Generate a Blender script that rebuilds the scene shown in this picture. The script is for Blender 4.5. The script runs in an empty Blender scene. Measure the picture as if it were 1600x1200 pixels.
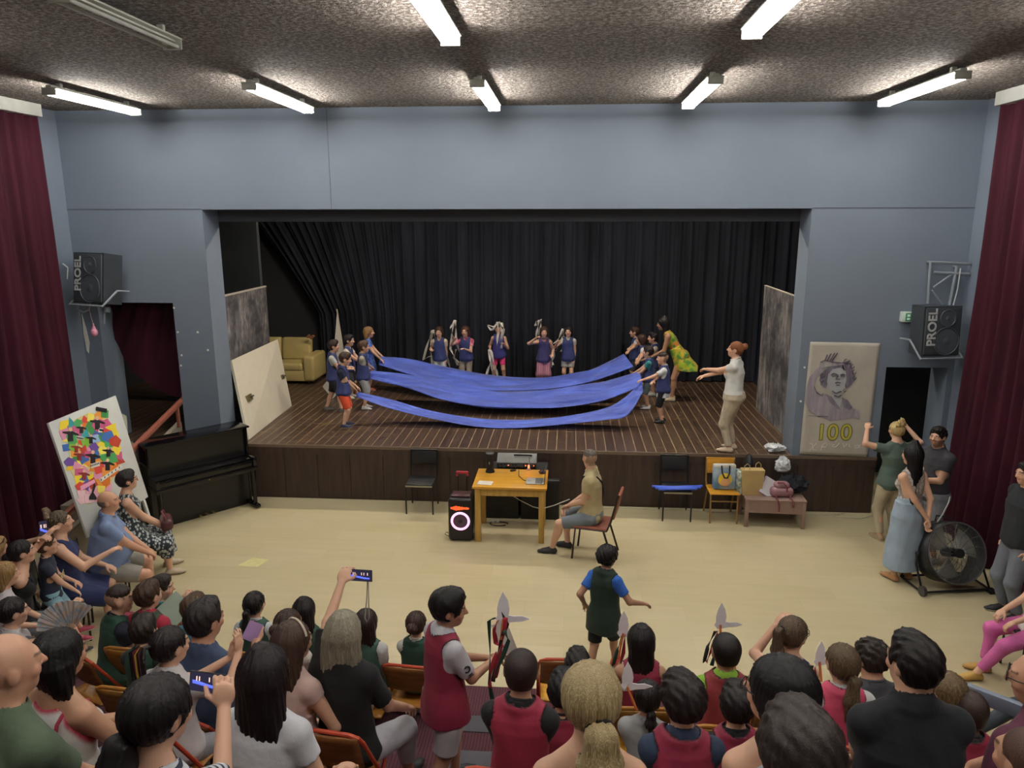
import bpy, bmesh, math, random
import numpy as np
from mathutils import Vector, Matrix
random.seed(7)
rng = np.random.default_rng(7)
scn = bpy.context.scene
COL = scn.collection
PI = math.pi
# ------------------------------------------------------------------ camera
CP = np.array([.4438, -10.873, 4.3228]); CYAW, CPIT, CROLL, CF = .07479, .21956, -.0011, 1171.98
_F = np.array([-math.sin(CYAW)*math.cos(CPIT), math.cos(CYAW)*math.cos(CPIT), -math.sin(CPIT)])
_R = np.array([math.cos(CYAW), math.sin(CYAW), 0.0]); _U = np.cross(_R, _F)
_R, _U = _R*math.cos(CROLL)+_U*math.sin(CROLL), -_R*math.sin(CROLL)+_U*math.cos(CROLL)
def at(x, y, ax, v):
    """the point of the world seen at pixel x, y on the plane ax = v"""
    i = 'xyz'.index(ax); r = _F + _R*(x-800)/CF - _U*(y-600)/CF
    return CP + r*((v-CP[i])/r[i])
cd = bpy.data.cameras.new('camera'); cam = bpy.data.objects.new('camera', cd); COL.objects.link(cam)
cam.matrix_world = Matrix(((_R[0], _U[0], -_F[0], CP[0]), (_R[1], _U[1], -_F[1], CP[1]), (_R[2], _U[2], -_F[2], CP[2]), (0, 0, 0, 1)))
cd.sensor_width = 36; cd.lens = 36*CF/1600; cd.clip_start = .05; cd.clip_end = 100
scn.camera = cam
# ------------------------------------------------------------------ exposure, world, ceiling tubes
scn.view_settings.view_transform = 'Standard'; scn.view_settings.look = 'None'
scn.view_settings.exposure = .64; scn.view_settings.gamma = 1; scn.view_settings.use_curve_mapping = False
w = bpy.data.worlds.new('world'); scn.world = w; w.use_nodes = True
w.node_tree.nodes['Background'].inputs[0].default_value = (.75, .85, 1, 1)
w.node_tree.nodes['Background'].inputs[1].default_value = .25
TUBE_POWER = 66.0; STAGE_POWER = 80.0
ZS = .874          # height of the stage
# tiers of the seating: front edges and heights
TIER_Y = [-4.8 - .86*k for k in range(7)]; TIER_H = [.12, .45, .82, 1.18, 1.54, 1.9, 2.25]
def tier_h(y):
    h = 0
    for e, hh in zip(TIER_Y, TIER_H):
        if y < e: h = hh
    return h
# ------------------------------------------------------------------ materials
MATS = {}
def srgb(c):
    if isinstance(c, str): c = tuple(int(c[i:i+2], 16)/255 for i in (0, 2, 4))
    return tuple(x/12.92 if x <= .04045 else ((x+.055)/1.055)**2.4 for x in c[:3])
class NT:
    def __init__(s, name):
        s.m = bpy.data.materials.new(name); s.m.use_nodes = True; s.t = s.m.node_tree
        s.b = s.t.nodes['Principled BSDF']; s.tc = None
    def n(s, typ, **kw):
        nd = s.t.nodes.new(typ)
        for k, v in kw.items():
            if k in nd.inputs.keys(): nd.inputs[k].default_value = v
            else: setattr(nd, k, v)
        return nd
    def l(s, a, b): s.t.links.new(a, b); return s
    def coord(s, scale=(1, 1, 1), rot=(0, 0, 0)):
        if not s.tc: s.tc = s.n('ShaderNodeTexCoord')
        mp = s.n('ShaderNodeMapping'); mp.inputs['Scale'].default_value = scale; mp.inputs['Rotation'].default_value = rot
        s.l(s.tc.outputs['Object'], mp.inputs['Vector']); return mp.outputs['Vector']
    def noise(s, scale, vec=None, detail=3, rough=.5):
        nd = s.n('ShaderNodeTexNoise'); nd.inputs['Scale'].default_value = scale; nd.inputs['Detail'].default_value = detail
        nd.inputs['Roughness'].default_value = rough
        s.l(vec if vec is not None else s.coord(), nd.inputs['Vector']); return nd.outputs['Fac']
    def ramp(s, fac, stops):
        nd = s.n('ShaderNodeValToRGB'); s.l(fac, nd.inputs['Fac']); e = nd.color_ramp.elements
        while len(e) > 1: e.remove(e[-1])
        for i, (p, c) in enumerate(stops):
            el = e[0] if i == 0 else e.new(p)
            el.position = p; el.color = (*c, 1) if len(c) == 3 else c
        return nd.outputs['Color']
    def mix(s, fac, a, b, typ='MIX'):
        nd = s.n('ShaderNodeMix', data_type='RGBA', blend_type=typ)
        for inp, v in ((nd.inputs['Factor'], fac), (nd.inputs[6], a), (nd.inputs[7], b)):
            if hasattr(v, 'links') or hasattr(v, 'is_linked'): s.l(v, inp)
            elif isinstance(v, tuple): inp.default_value = (*v[:3], 1)
            else: inp.default_value = v
        return nd.outputs[2]
    def bump(s, h, strength=.3, dist=.01):
        nd = s.n('ShaderNodeBump'); nd.inputs['Strength'].default_value = strength; nd.inputs['Distance'].default_value = dist
        s.l(h, nd.inputs['Height']); s.l(nd.outputs['Normal'], s.b.inputs['Normal'])
    def col(s, v):
        if isinstance(v, tuple): s.b.inputs['Base Color'].default_value = (*v[:3], 1)
        else: s.l(v, s.b.inputs['Base Color'])
def plain(name, c, rough=.6, metal=0, var=.06, emit=0, spec=None, bump=0, scale=8, alpha=1):
    key = ('p', name)
    if key in MATS: return MATS[key]
    t = NT(name); c = srgb(c)
    t.b.inputs['Roughness'].default_value = rough; t.b.inputs['Metallic'].default_value = metal
    if spec is not None: t.b.inputs['Specular IOR Level'].default_value = spec
    if emit: t.b.inputs['Emission Color'].default_value = (*c, 1); t.b.inputs['Emission Strength'].default_value = emit; t.col(c)
    else:
        f = t.noise(scale)
        t.col(t.ramp(f, [(.3, tuple(x*(1-var) for x in c)), (.7, tuple(min(1, x*(1+var)) for x in c))]))
        if bump: t.bump(t.noise(scale*12), .4, bump)
    if alpha < 1: t.b.inputs['Alpha'].default_value = alpha
    MATS[key] = t.m; return t.m
# ------------------------------------------------------------------ mesh helpers
def link(name, mesh, parent=None):
    o = bpy.data.objects.new(name, mesh); COL.objects.link(o)
    if parent is not None: o.parent = parent
    return o
def tag(o, label=None, cat=None, group=None, kind=None):
    if label: o['label'] = label
    if cat: o['category'] = cat
    if group: o['group'] = group
    if kind: o['kind'] = kind
    return o
def empty(name, loc=(0, 0, 0), rz=0, label=None, cat=None, group=None):
    o = bpy.data.objects.new(name, None); COL.objects.link(o); o.location = loc; o.rotation_euler = (0, 0, rz); o.empty_display_size = .1
    return tag(o, label, cat, group)
class MB:
    """collects shapes and links them as one mesh"""
    def __init__(s): s.bm = bmesh.new(); s.M = Matrix.Identity(4)
    def _x(s, vs, M):
        bmesh.ops.transform(s.bm, matrix=s.M @ M, verts=vs)
    def box(s, x0, x1, y0, y1, z0, z1, bev=0, M=None, seg=2):
        r = bmesh.ops.create_cube(s.bm, size=1); vs = r['verts']
        bmesh.ops.transform(s.bm, matrix=Matrix.Translation(((x0+x1)/2, (y0+y1)/2, (z0+z1)/2)) @ Matrix.Diagonal((x1-x0, y1-y0, z1-z0, 1)), verts=vs)
        if bev:
            es = list({e for v in vs for e in v.link_edges})
            rr = bmesh.ops.bevel(s.bm, geom=es, offset=bev, segments=seg, affect='EDGES', profile=.5); vs = rr['verts']
            vs = list({v for f in rr['faces'] for v in f.verts} | {v for v in vs if v.is_valid})
            # include untouched faces' verts
        s._x([v for v in vs if v.is_valid], M or Matrix.Identity(4)); return s
    def cyl(s, a, b, r, r2=None, n=16, cap=True):
        a, b = Vector(a), Vector(b); d = b-a; L = d.length
        rr = bmesh.ops.create_cone(s.bm, cap_ends=cap, segments=n, radius1=r, radius2=r if r2 is None else r2, depth=L)
        q = d.to_track_quat('Z', 'Y').to_matrix().to_4x4()
        s._x(rr['verts'], Matrix.Translation((a+b)/2) @ q); return s
    def sph(s, c, r, n=16, M=None):
        rr = bmesh.ops.create_uvsphere(s.bm, u_segments=n, v_segments=max(6, n//2), radius=1)
        if not hasattr(r, '__len__'): r = (r, r, r)
        s._x(rr['verts'], Matrix.Translation(c) @ (M or Matrix.Identity(4)) @ Matrix.Diagonal((*r, 1))); return s
    def tube(s, pts, r, n=8, closed=False):
        pts = [Vector(p) for p in pts]; rs = r if hasattr(r, '__len__') else [r]*len(pts)
        rings = []; up = None
        N = len(pts)
        for i, p in enumerate(pts):
            if closed: t = (pts[(i+1) % N]-pts[i-1])
            else: t = pts[min(i+1, N-1)]-pts[max(i-1, 0)]
            t.normalize()
            if up is None: up = t.orthogonal().normalized()
            u = (up - t*up.dot(t)); u = u.normalized() if u.length > 1e-6 else t.orthogonal().normalized(); up = u
            v = t.cross(u)
            rings.append([s.bm.verts.new(s.M @ (p+(u*math.cos(2*PI*k/n)+v*math.sin(2*PI*k/n))*rs[i])) for k in range(n)])
        for i in range(N if closed else N-1):
            A, B = rings[i], rings[(i+1) % N]
            for k in range(n): s.bm.faces.new((A[k], A[(k+1) % n], B[(k+1) % n], B[k]))
        if not closed: s.bm.faces.new(rings[0][::-1]); s.bm.faces.new(rings[-1])
        return s
    def prism(s, poly, y0, y1, M=None):
        """poly in (x, z), from y0 to y1"""
        M = M or Matrix.Identity(4)
        A = [s.bm.verts.new(s.M @ M @ Vector((x, y0, z))) for x, z in poly]; B = [s.bm.verts.new(s.M @ M @ Vector((x, y1, z))) for x, z in poly]
        n = len(poly); s.bm.faces.new(A); s.bm.faces.new(B[::-1])
        for i in range(n): s.bm.faces.new((A[(i+1) % n], A[i], B[i], B[(i+1) % n]))
        return s
    def grid(s, f, nu, nv, thick=0):
        """surface f(u, v) with u, v in 0..1; thick gives it two sides"""
        def sheet(off):
            return [[s.bm.verts.new(s.M @ Vector(f(i/nu, j/nv, off) if off is not None else f(i/nu, j/nv))) for j in range(nv+1)] for i in range(nu+1)]
        G = sheet(None)
        for i in range(nu):
            for j in range(nv): s.bm.faces.new((G[i][j], G[i+1][j], G[i+1][j+1], G[i][j+1]))
        return s
    def build(s, name, mat, parent=None, smooth=True, ang=.6, solid=0, loc=None):
        me = bpy.data.meshes.new(name); bmesh.ops.recalc_face_normals(s.bm, faces=s.bm.faces[:])
        if smooth:
            for fc in s.bm.faces: fc.smooth = True
            for e in s.bm.edges:
                if len(e.link_faces) == 2 and e.calc_face_angle(0) > ang: e.smooth = False
        s.bm.to_mesh(me); s.bm.free(); me.materials.append(mat)
        o = link(name, me, parent)
        if loc is not None: o.location = loc
        if solid:
            md = o.modifiers.new('thickness', 'SOLIDIFY'); md.thickness = solid; md.offset = 0
        return o
def text_mesh(name, txt, size, mat, parent, M, depth=.002, bold=0, shear=0, spacing=1):
    cu = bpy.data.curves.new(name, 'FONT'); cu.body = txt; cu.size = size; cu.extrude = depth; cu.offset = bold; cu.shear = shear
    cu.align_x = 'CENTER'; cu.align_y = 'CENTER'; cu.space_character = spacing; cu.resolution_u = 4
    o = bpy.data.objects.new(name, cu); me = bpy.data.meshes.new_from_object(o); bpy.data.objects.remove(o)
    me.transform(M); me.materials.clear(); me.materials.append(mat)
    return link(name, me, parent)
def RX(a): return Matrix.Rotation(a, 4, 'X')
def RY(a): return Matrix.Rotation(a, 4, 'Y')
def RZ(a): return Matrix.Rotation(a, 4, 'Z')
def TR(x, y, z): return Matrix.Translation((x, y, z))
def copy_tree(o, parent=None):
    c = o.copy(); COL.objects.link(c); c.parent = parent
    for ch in [x for x in o.children]: copy_tree(ch, c)
    return c
# ================================================================== the room
def wallmat(name, c, var=.05, rough=.75):
    t = NT(name); c = srgb(c); t.b.inputs['Roughness'].default_value = rough
    n = t.noise(.9, detail=4); n2 = t.noise(7, detail=4)
    t.col(t.mix(.3, t.ramp(n, [(.3, tuple(x*(1-var) for x in c)), (.7, tuple(x*(1+var) for x in c))]), t.ramp(n2, [(.3, tuple(x*.95 for x in c)), (.7, tuple(x*1.05 for x in c))])))
    t.bump(t.noise(120), .1, .003); return t.m
M_WALL = wallmat('slate blue wall paint', '6c7786')
M_DARKWALL = plain('dark stage wall paint', '2e2d2f', .8)
def ceil_mat():
    t = NT('stippled ceiling plaster'); t.b.inputs['Roughness'].default_value = .85
    v = t.noise(26, detail=3, rough=.75); n = t.noise(.55, detail=3)
    base = t.ramp(n, [(.3, srgb('7d716a')), (.55, srgb('877c74')), (.75, srgb('91877f'))])
    c = t.mix(t.ramp(v, [(.5, (.0, .0, .0)), (.6, (.75, .75, .75))]), base, srgb('c6bfb5')); t.col(t.mix(t.ramp(v, [(.38, (.7, .7, .7)), (.46, (0, 0, 0))]), c, srgb('4c453f')))
    t.bump(t.ramp(v, [(.35, (0, 0, 0)), (.62, (1, 1, 1))]), 1.0, .045); return t.m
M_CEIL = ceil_mat()
def floor_mat():
    t = NT('beige stone floor tiles'); t.b.inputs['Roughness'].default_value = .32; t.b.inputs['Specular IOR Level'].default_value = .35
    vec = t.coord()
    br = t.n('ShaderNodeTexBrick'); t.l(vec, br.inputs['Vector']); br.inputs['Scale'].default_value = 1
    br.inputs['Brick Width'].default_value = .9; br.inputs['Row Height'].default_value = .3; br.inputs['Mortar Size'].default_value = .002
    br.inputs['Color1'].default_value = (*srgb('b8ab85'), 1); br.inputs['Color2'].default_value = (*srgb('c2b695'), 1); br.inputs['Mortar'].default_value = (*srgb('ab9a70'), 1)
    br.inputs['Bias'].default_value = .1
    n = t.noise(2.2, t.coord((.5, 3.5, 1)), 6, .6); n2 = t.noise(.7, None, 3)
    c = t.mix(.4, br.outputs['Color'], t.ramp(n, [(.3, srgb('ac9f7c')), (.55, srgb('bdb08b')), (.75, srgb('c8bea0'))]))
    c = t.mix(t.ramp(n2, [(.35, (0, 0, 0)), (.7, (.4, .4, .4))]), c, srgb('bdb494'))
    t.col(c)
    r = t.ramp(n, [(.3, (.28, .28, .28)), (.7, (.42, .42, .42))]); t.l(r, t.b.inputs['Roughness']); return t.m
M_FLOOR = floor_mat()
def wood_mat(name, cs, scale=3, axis=0, rough=.5, grain=10):
    t = NT(name); t.b.inputs['Roughness'].default_value = rough
    sc = [grain, grain, grain]; sc[axis] = .7
    n = t.noise(scale, t.coord(tuple(sc)), 5, .6)
    cs = [srgb(c) for c in cs]
    t.col(t.ramp(n, [(.3, cs[0]), (.5, cs[1]), (.72, cs[2])])); return t.m
def stage_mat():
    t = NT('worn dark stage boards'); vec = t.coord((1, 1, 1), (0, 0, PI/2))
    br = t.n('ShaderNodeTexBrick'); t.l(vec, br.inputs['Vector']); br.inputs['Scale'].default_value = 1
    br.inputs['Brick Width'].default_value = 9; br.inputs['Row Height'].default_value = .15; br.inputs['Mortar Size'].default_value = .0055
    br.inputs['Mortar Smooth'].default_value = .3; br.offset = 0
    br.inputs['Color1'].default_value = (*srgb('3d2d27'), 1); br.inputs['Color2'].default_value = (*srgb('4b382e'), 1); br.inputs['Mortar'].default_value = (*srgb('b39a78'), 1)
    g = t.noise(3, t.coord((8, .6, 1)), 5, .6)
    c = t.mix(t.ramp(g, [(.35, (0, 0, 0)), (.75, (.6, .6, .6))]), br.outputs['Color'], srgb('524030'))
    # worn ochre scrapes in patches
    p = t.noise(.55, None, 2); s1 = t.noise(3.2, t.coord((1, 7, 1), (0, 0, .7)), 3, .8); 
    wm = t.n('ShaderNodeMath', operation='MULTIPLY'); t.l(t.ramp(p, [(.46, (0, 0, 0)), (.56, (1, 1, 1))]), wm.inputs[0]); t.l(t.ramp(s1, [(.56, (0, 0, 0)), (.7, (.75, .75, .75))]), wm.inputs[1])
    c = t.mix(wm.outputs[0], c, srgb('8f7348'))
    t.col(c); t.l(t.ramp(g, [(.3, (.3, .3, .3)), (.7, (.5, .5, .5))]), t.b.inputs['Roughness']); return t.m
M_STAGE = stage_mat()
M_PANEL = wood_mat('dark brown stained panelling', ['2f2420', '3d2f28', '493830'], 2.2, 2, .5, 6)
M_WOODB = plain('dark wood', '2c211c', .5)
def struct(name, mb, mat, **k): return tag(mb.build(name, mat, None, **k), kind='structure')
XL, XR, PL, PR, ZB, ZC = -6.97, 5.92, -4.907, 3.771, 4.429, 5.815
DL0, DL1, DLZ = -6.68, -5.49, 3.06       # left opening (from the ramp up to the stage)
DR0, DR1, DRZ = 4.99, 5.84, 2.22          # right opening
WT = .5
struct('floor', MB().box(-8.6, 7.2, -12.6, .0, -.1, 0), M_FLOOR)
struct('ceiling', MB().box(-8.6, 7.2, -12.6, .2, ZC, ZC+.1), M_CEIL)
w_ = MB()
for b in ((XL-1.6, DL0, 0, ZC), (DL0, DL1, DLZ, ZC), (DL1, PL, 0, ZC), (PL, PR, ZB, ZC), (PR, DR0, ZS, ZC), (DR0, DR1, DRZ, ZC), (DR1, XR+1.2, 0, ZC)):
    w_.box(b[0], b[1], 0, WT, b[2], b[3])
struct('wall_front', w_, M_WALL, smooth=False)
struct('trim_1', MB().box(PL, PR, WT, WT+.12, 4.25, 5.4), plain('dark grey pelmet', '484d58', .8))
seam = plain('paint seam shadow line', '535a66', .8)
struct('trim_2', MB().box(XL, PL, -.006, 0, ZB+.0, ZB+.012), seam); struct('trim_3', MB().box(PR, XR, -.006, 0, ZB, ZB+.012), seam)
struct('trim_4', MB().box(-2.98, -2.972, -.004, 0, ZB, ZC), seam)
struct('wall_left', MB().box(XL-1.5, XL-.02, -12.6, -.0, 0, ZC), plain('left wall paint', '8f959b', .8))
struct('wall_right', MB().box(XR+.02, XR+1.2, -12.6, -.0, 0, ZC), plain('right wall paint', '8f959b', .8))
struct('wall_back', MB().box(-8.6, 7.2, -12.7, -12.6, 0, ZC), plain('back wall paint', 'c9c8c2', .8))
# blue-grey column faces in the two front corners
struct('trim_5', MB().box(XL-.02, XL+.0, -.62, 0, 0, ZC), M_WALL)
struct('trim_6', MB().box(XR, XR+.02, -.62, 0, 0, ZC), M_WALL)
# pelmet boxes over the side curtains
mp = plain('white pelmet board', 'c5c6c0', .6)
struct('trim_7', MB().box(XL-.02, XL+.24, -12, -.62, ZC-.16, ZC), mp)
struct('trim_8', MB().box(XR-.24, XR+.02, -12, -.62, ZC-.16, ZC), mp)
# stage: floor, front panelling, dark inner walls and ceiling
sf = struct('floor_stage', MB().box(-8.6, 4.4, 0, 6.2, ZS-.05, ZS), M_STAGE)
sf2 = struct('trim_9', MB().box(DL1, DR0, -.02, .012, ZS-.045, ZS+.002), plain('worn stage edge strip', '6a5a4c', .5))
pn = MB(); pn.box(DL1, DR0, .0, .05, 0, ZS-.045)
x = DL1
while x < DR0-.3:
    pn.box(x+.006, min(x+.52, DR0)-.006, -.012, .0, .02, ZS-.15); x += .52
pn.box(DL1, DR0, -.018, 0, ZS-.15, ZS-.045)
struct('wall_stage_front', pn, M_PANEL, smooth=False)
struct('wall_stage_back', MB().box(-8.6, 7.2, 5.35, 5.45, 0, 6), M_DARKWALL)
struct('wall_stage_left', MB().box(-8.7, -8.6, 0, 5.4, 0, 6), M_DARKWALL)
struct('wall_stage_right', MB().box(7.1, 7.2, 0, 5.4, 0, 6), M_DARKWALL)
struct('ceiling_stage', MB().box(-8.6, 7.2, WT+.12, 5.4, 5.4, 5.5), M_DARKWALL)
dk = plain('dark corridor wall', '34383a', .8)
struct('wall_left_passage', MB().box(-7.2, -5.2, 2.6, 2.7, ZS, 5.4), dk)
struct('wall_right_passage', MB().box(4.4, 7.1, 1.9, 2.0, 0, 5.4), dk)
struct('floor_right_passage', MB().box(4.9, 7.1, 0, 1.9, -.1, 0), M_FLOOR)
# left ramp wall: rises along the side wall up to the stage door
rampm = plain('beige ramp parapet', '8a7f70', .75, var=.1, scale=3)
struct('trim_10', MB().prism([(-5.4, 0), (.0, 0), (.0, 1.2), (-5.4, -.0)], 0, .08, TR(-5.54, 0, 0) @ RZ(PI/2)).box(-6.75, -5.62, -1.3, -.0, 0, .3).box(-6.75, -5.62, -.9, -.0, .3, .6).box(-6.75, -5.62, -.5, -.0, .6, ZS).box(DL1-.02, PL, -.0, .05, 0, ZS), rampm, smooth=False)
# chipped paint spots on the pillars
chip = plain('chipped plaster', 'd8d6cf', .7)
k = 0
for x, y, r in ((272, 481, 2), (278, 519, 2), (309, 519, 2), (325, 547, 2), (284, 555, 2), (283, 571, 2), (131, 505, 2), (1257, 574, 2), (1251, 627, 2)):
    p = at(x, y, 'y', 0); mb = MB(); mb.cyl((p[0], -.008, p[2]), (p[0], .0, p[2]), .016, n=7)
    k += 1; struct('trim_%d' % (10+k), mb, chip)
mb = MB(); ps = [at(x, y, 'y', 0) for x, y in ((128, 490), (136, 518), (140, 535), (139, 552), (136, 548), (131, 522))]
mb.prism([(p[0], p[2]) for p in ps], -.006, 0); struct('trim_%d' % (11+k), mb, chip)
# carpeted seating tiers
def carpet():
    t = NT('ribbed burgundy carpet'); t.b.inputs['Roughness'].default_value = .95
    wv = t.n('ShaderNodeTexWave', wave_type='BANDS', bands_direction='X'); wv.inputs['Scale'].default_value = 13; wv.inputs['Distortion'].default_value = .3
    t.l(t.coord(), wv.inputs['Vector'])
    t.col(t.mix(.25, t.ramp(wv.outputs['Fac'], [(.2, srgb('3a1d25')), (.8, srgb('5c313b'))]), t.ramp(t.noise(60), [(.3, srgb('35191f')), (.7, srgb('643842'))]))); return t.m
M_CARPET = carpet()
mb = MB()
for k in range(7):
    y1 = TIER_Y[k]; y0 = TIER_Y[k+1] if k < 6 else -12.6
    mb.box(-4.25 if k < 1 else -4.6, 3.3, y0, y1, 0, TIER_H[k])
struct('floor_tiers', mb, M_CARPET, smooth=False)
# half steps with grey mats in the aisle
gm = plain('grey ribbed mat', '55535a', .95, bump=.004)
for k in range(1, 5):
    e = TIER_Y[k]; st = MB().box(-.42, .12, e, e+.26, TIER_H[k-1], TIER_H[k-1]+.175)
    tag(st.build('trim_%d' % (30+k), M_CARPET), kind='structure')
    mt = MB().box(-.36, .08, e-.2, e-.01, TIER_H[k], TIER_H[k]+.008, .003); o = mt.build('step_mat', gm)
    tag(o, ['grey mat on the lowest aisle step', 'grey mat on the second aisle step', 'grey mat on the third aisle step', 'grey mat on the highest aisle step'][k-1], 'mat', 'aisle step mats')
mb = MB().prism([(a, b) for a, b in ((-.14, -.11), (.13, -.13), (.2, .08), (-.03, .12))], 0, .006, TR(-3.56, -2.25, .001) @ RX(-PI/2))
tag(mb.build('floor_patch', plain('pale yellow filler', 'cfc78e', .5, var=.1, scale=20)), 'pale yellow patch of filler in the beige floor near the seated left row', 'floor patch')
# fluorescent ceiling fixtures
M_TUBE = plain('lit fluorescent tube', 'fffaf2', emit=TUBE_POWER); M_TUBE_OFF = plain('unlit fluorescent tube', 'c9cdc8', .3)
M_STAGELAMP = plain('lit stage lamp diffuser', 'fff1dc', emit=STAGE_POWER)
M_FIX = plain('white enamel fixture', 'b9bdb4', .45)
def fixture(x, y0, y1, lit, label):
    r = empty('fluorescent_light', (x, (y0+y1)/2, ZC), 0, label, 'ceiling light', 'fluorescent tubes on the ceiling'); L = (y1-y0)/2
    MB().box(-.09, .09, -L, L, -.085, -.07, .004).box(-.035, .035, -L, L, -.1, -.045, .006).box(-.025, .025, -L*.8, -L*.75, -.045, 0).box(-.025, .025, L*.75, L*.8, -.045, 0).build('housing', M_FIX, r)
    for s in (-1, 1):
        MB().box(-.08, .08, s*L-.012, s*L+.012, -.155, -.08, .006).build('end_cap', M_FIX, r)
        MB().cyl((s*.05, -L+.012, -.135), (s*.05, L-.012, -.135), .014, n=10).build('tube', M_TUBE if lit else M_TUBE_OFF, r)
    return r
Lz = ZC-.13
for (a, b, lit, lab) in (((87, 145), (197, 176), 1, 'lit twin tube ceiling light by the front wall, leftmost, beside the left curtain'), ((400, 137), (472, 174), 1, 'lit twin tube ceiling light by the front wall, second from the left curtain'),
        ((747, 133), (772, 172), 1, 'lit twin tube ceiling light over the middle of the stage front'), ((1113, 128), (1082, 165), 1, 'lit twin tube ceiling light near the right end of the stage opening'),
        ((1495, 120), (1405, 158), 1, 'lit twin tube ceiling light by the front wall, rightmost, beside the right curtain')):
    A, B = at(*a, 'z', Lz), at(*b, 'z', Lz); x = (A[0]+B[0])/2; fixture(x, min(A[1], -1.9), -.62, lit, lab)
fixture(-2.82, -5.9, -4.5, 0, 'unlit twin tube ceiling light near the upper left corner of the photo')
fixture(-.53, -5.85, -4.45, 1, 'lit ceiling light cut by the top of the photo, left of the middle')
fixture(1.83, -5.9, -4.5, 1, 'lit ceiling light cut by the top of the photo, right of the middle')
for x, y in ((-5.2, -5.9), (4.4, -5.9), (-3, -9.6), (-.5, -9.6), (1.9, -9.6), (4.4, -9.6)):
    fixture(x, y, y+1.4, 1, 'lit twin tube ceiling light over the %s of the %s seats' % ('far left' if x < -4 else 'left' if x < -1 else 'middle' if x < 0 else 'right' if x < 3 else 'far right', 'front' if y > -7 else 'rear'))
for x, sd in ((-3.2, 'left'), (0, 'middle'), (3.0, 'right')):       # work lights over the stage, behind the pelmet
    r = empty('stage_work_light', (x, 2.2, 5.36), 0, 'work light above the %s of the stage behind the pelmet' % sd, 'stage light', 'work lights above the stage')
    MB().box(-.6, .6, -.12, .12, -.06, 0).build('housing', M_FIX, r)
    MB().box(-.56, .56, -.09, .09, -.075, -.06).build('diffuser', M_STAGELAMP, r)

rg_ = random.Random(21); mb = MB(); n_ = 0
for cx, cy, rx, ry, m_ in ((-3.05, .95, .75, .45, 15), (-2.9, 2.6, 1.1, .35, 12), (1.9, 2.2, .7, .4, 8)):
    for i in range(m_):
        a = rg_.choice((0.0, .12, .9, 1.2, 1.57, 2.3, 2.9)); L = rg_.uniform(.15, .6); x, y = cx+rg_.uniform(-rx, rx), cy+rg_.uniform(-ry, ry)
        mb.box(-L/2, L/2, -.004, .004, 0, .0012, M=TR(x, y, ZS) @ RZ(a+rg_.uniform(-.1, .1)))
struct('trim_40', mb, plain('scraped pale wood', '86693f', .7), smooth=False)
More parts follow.
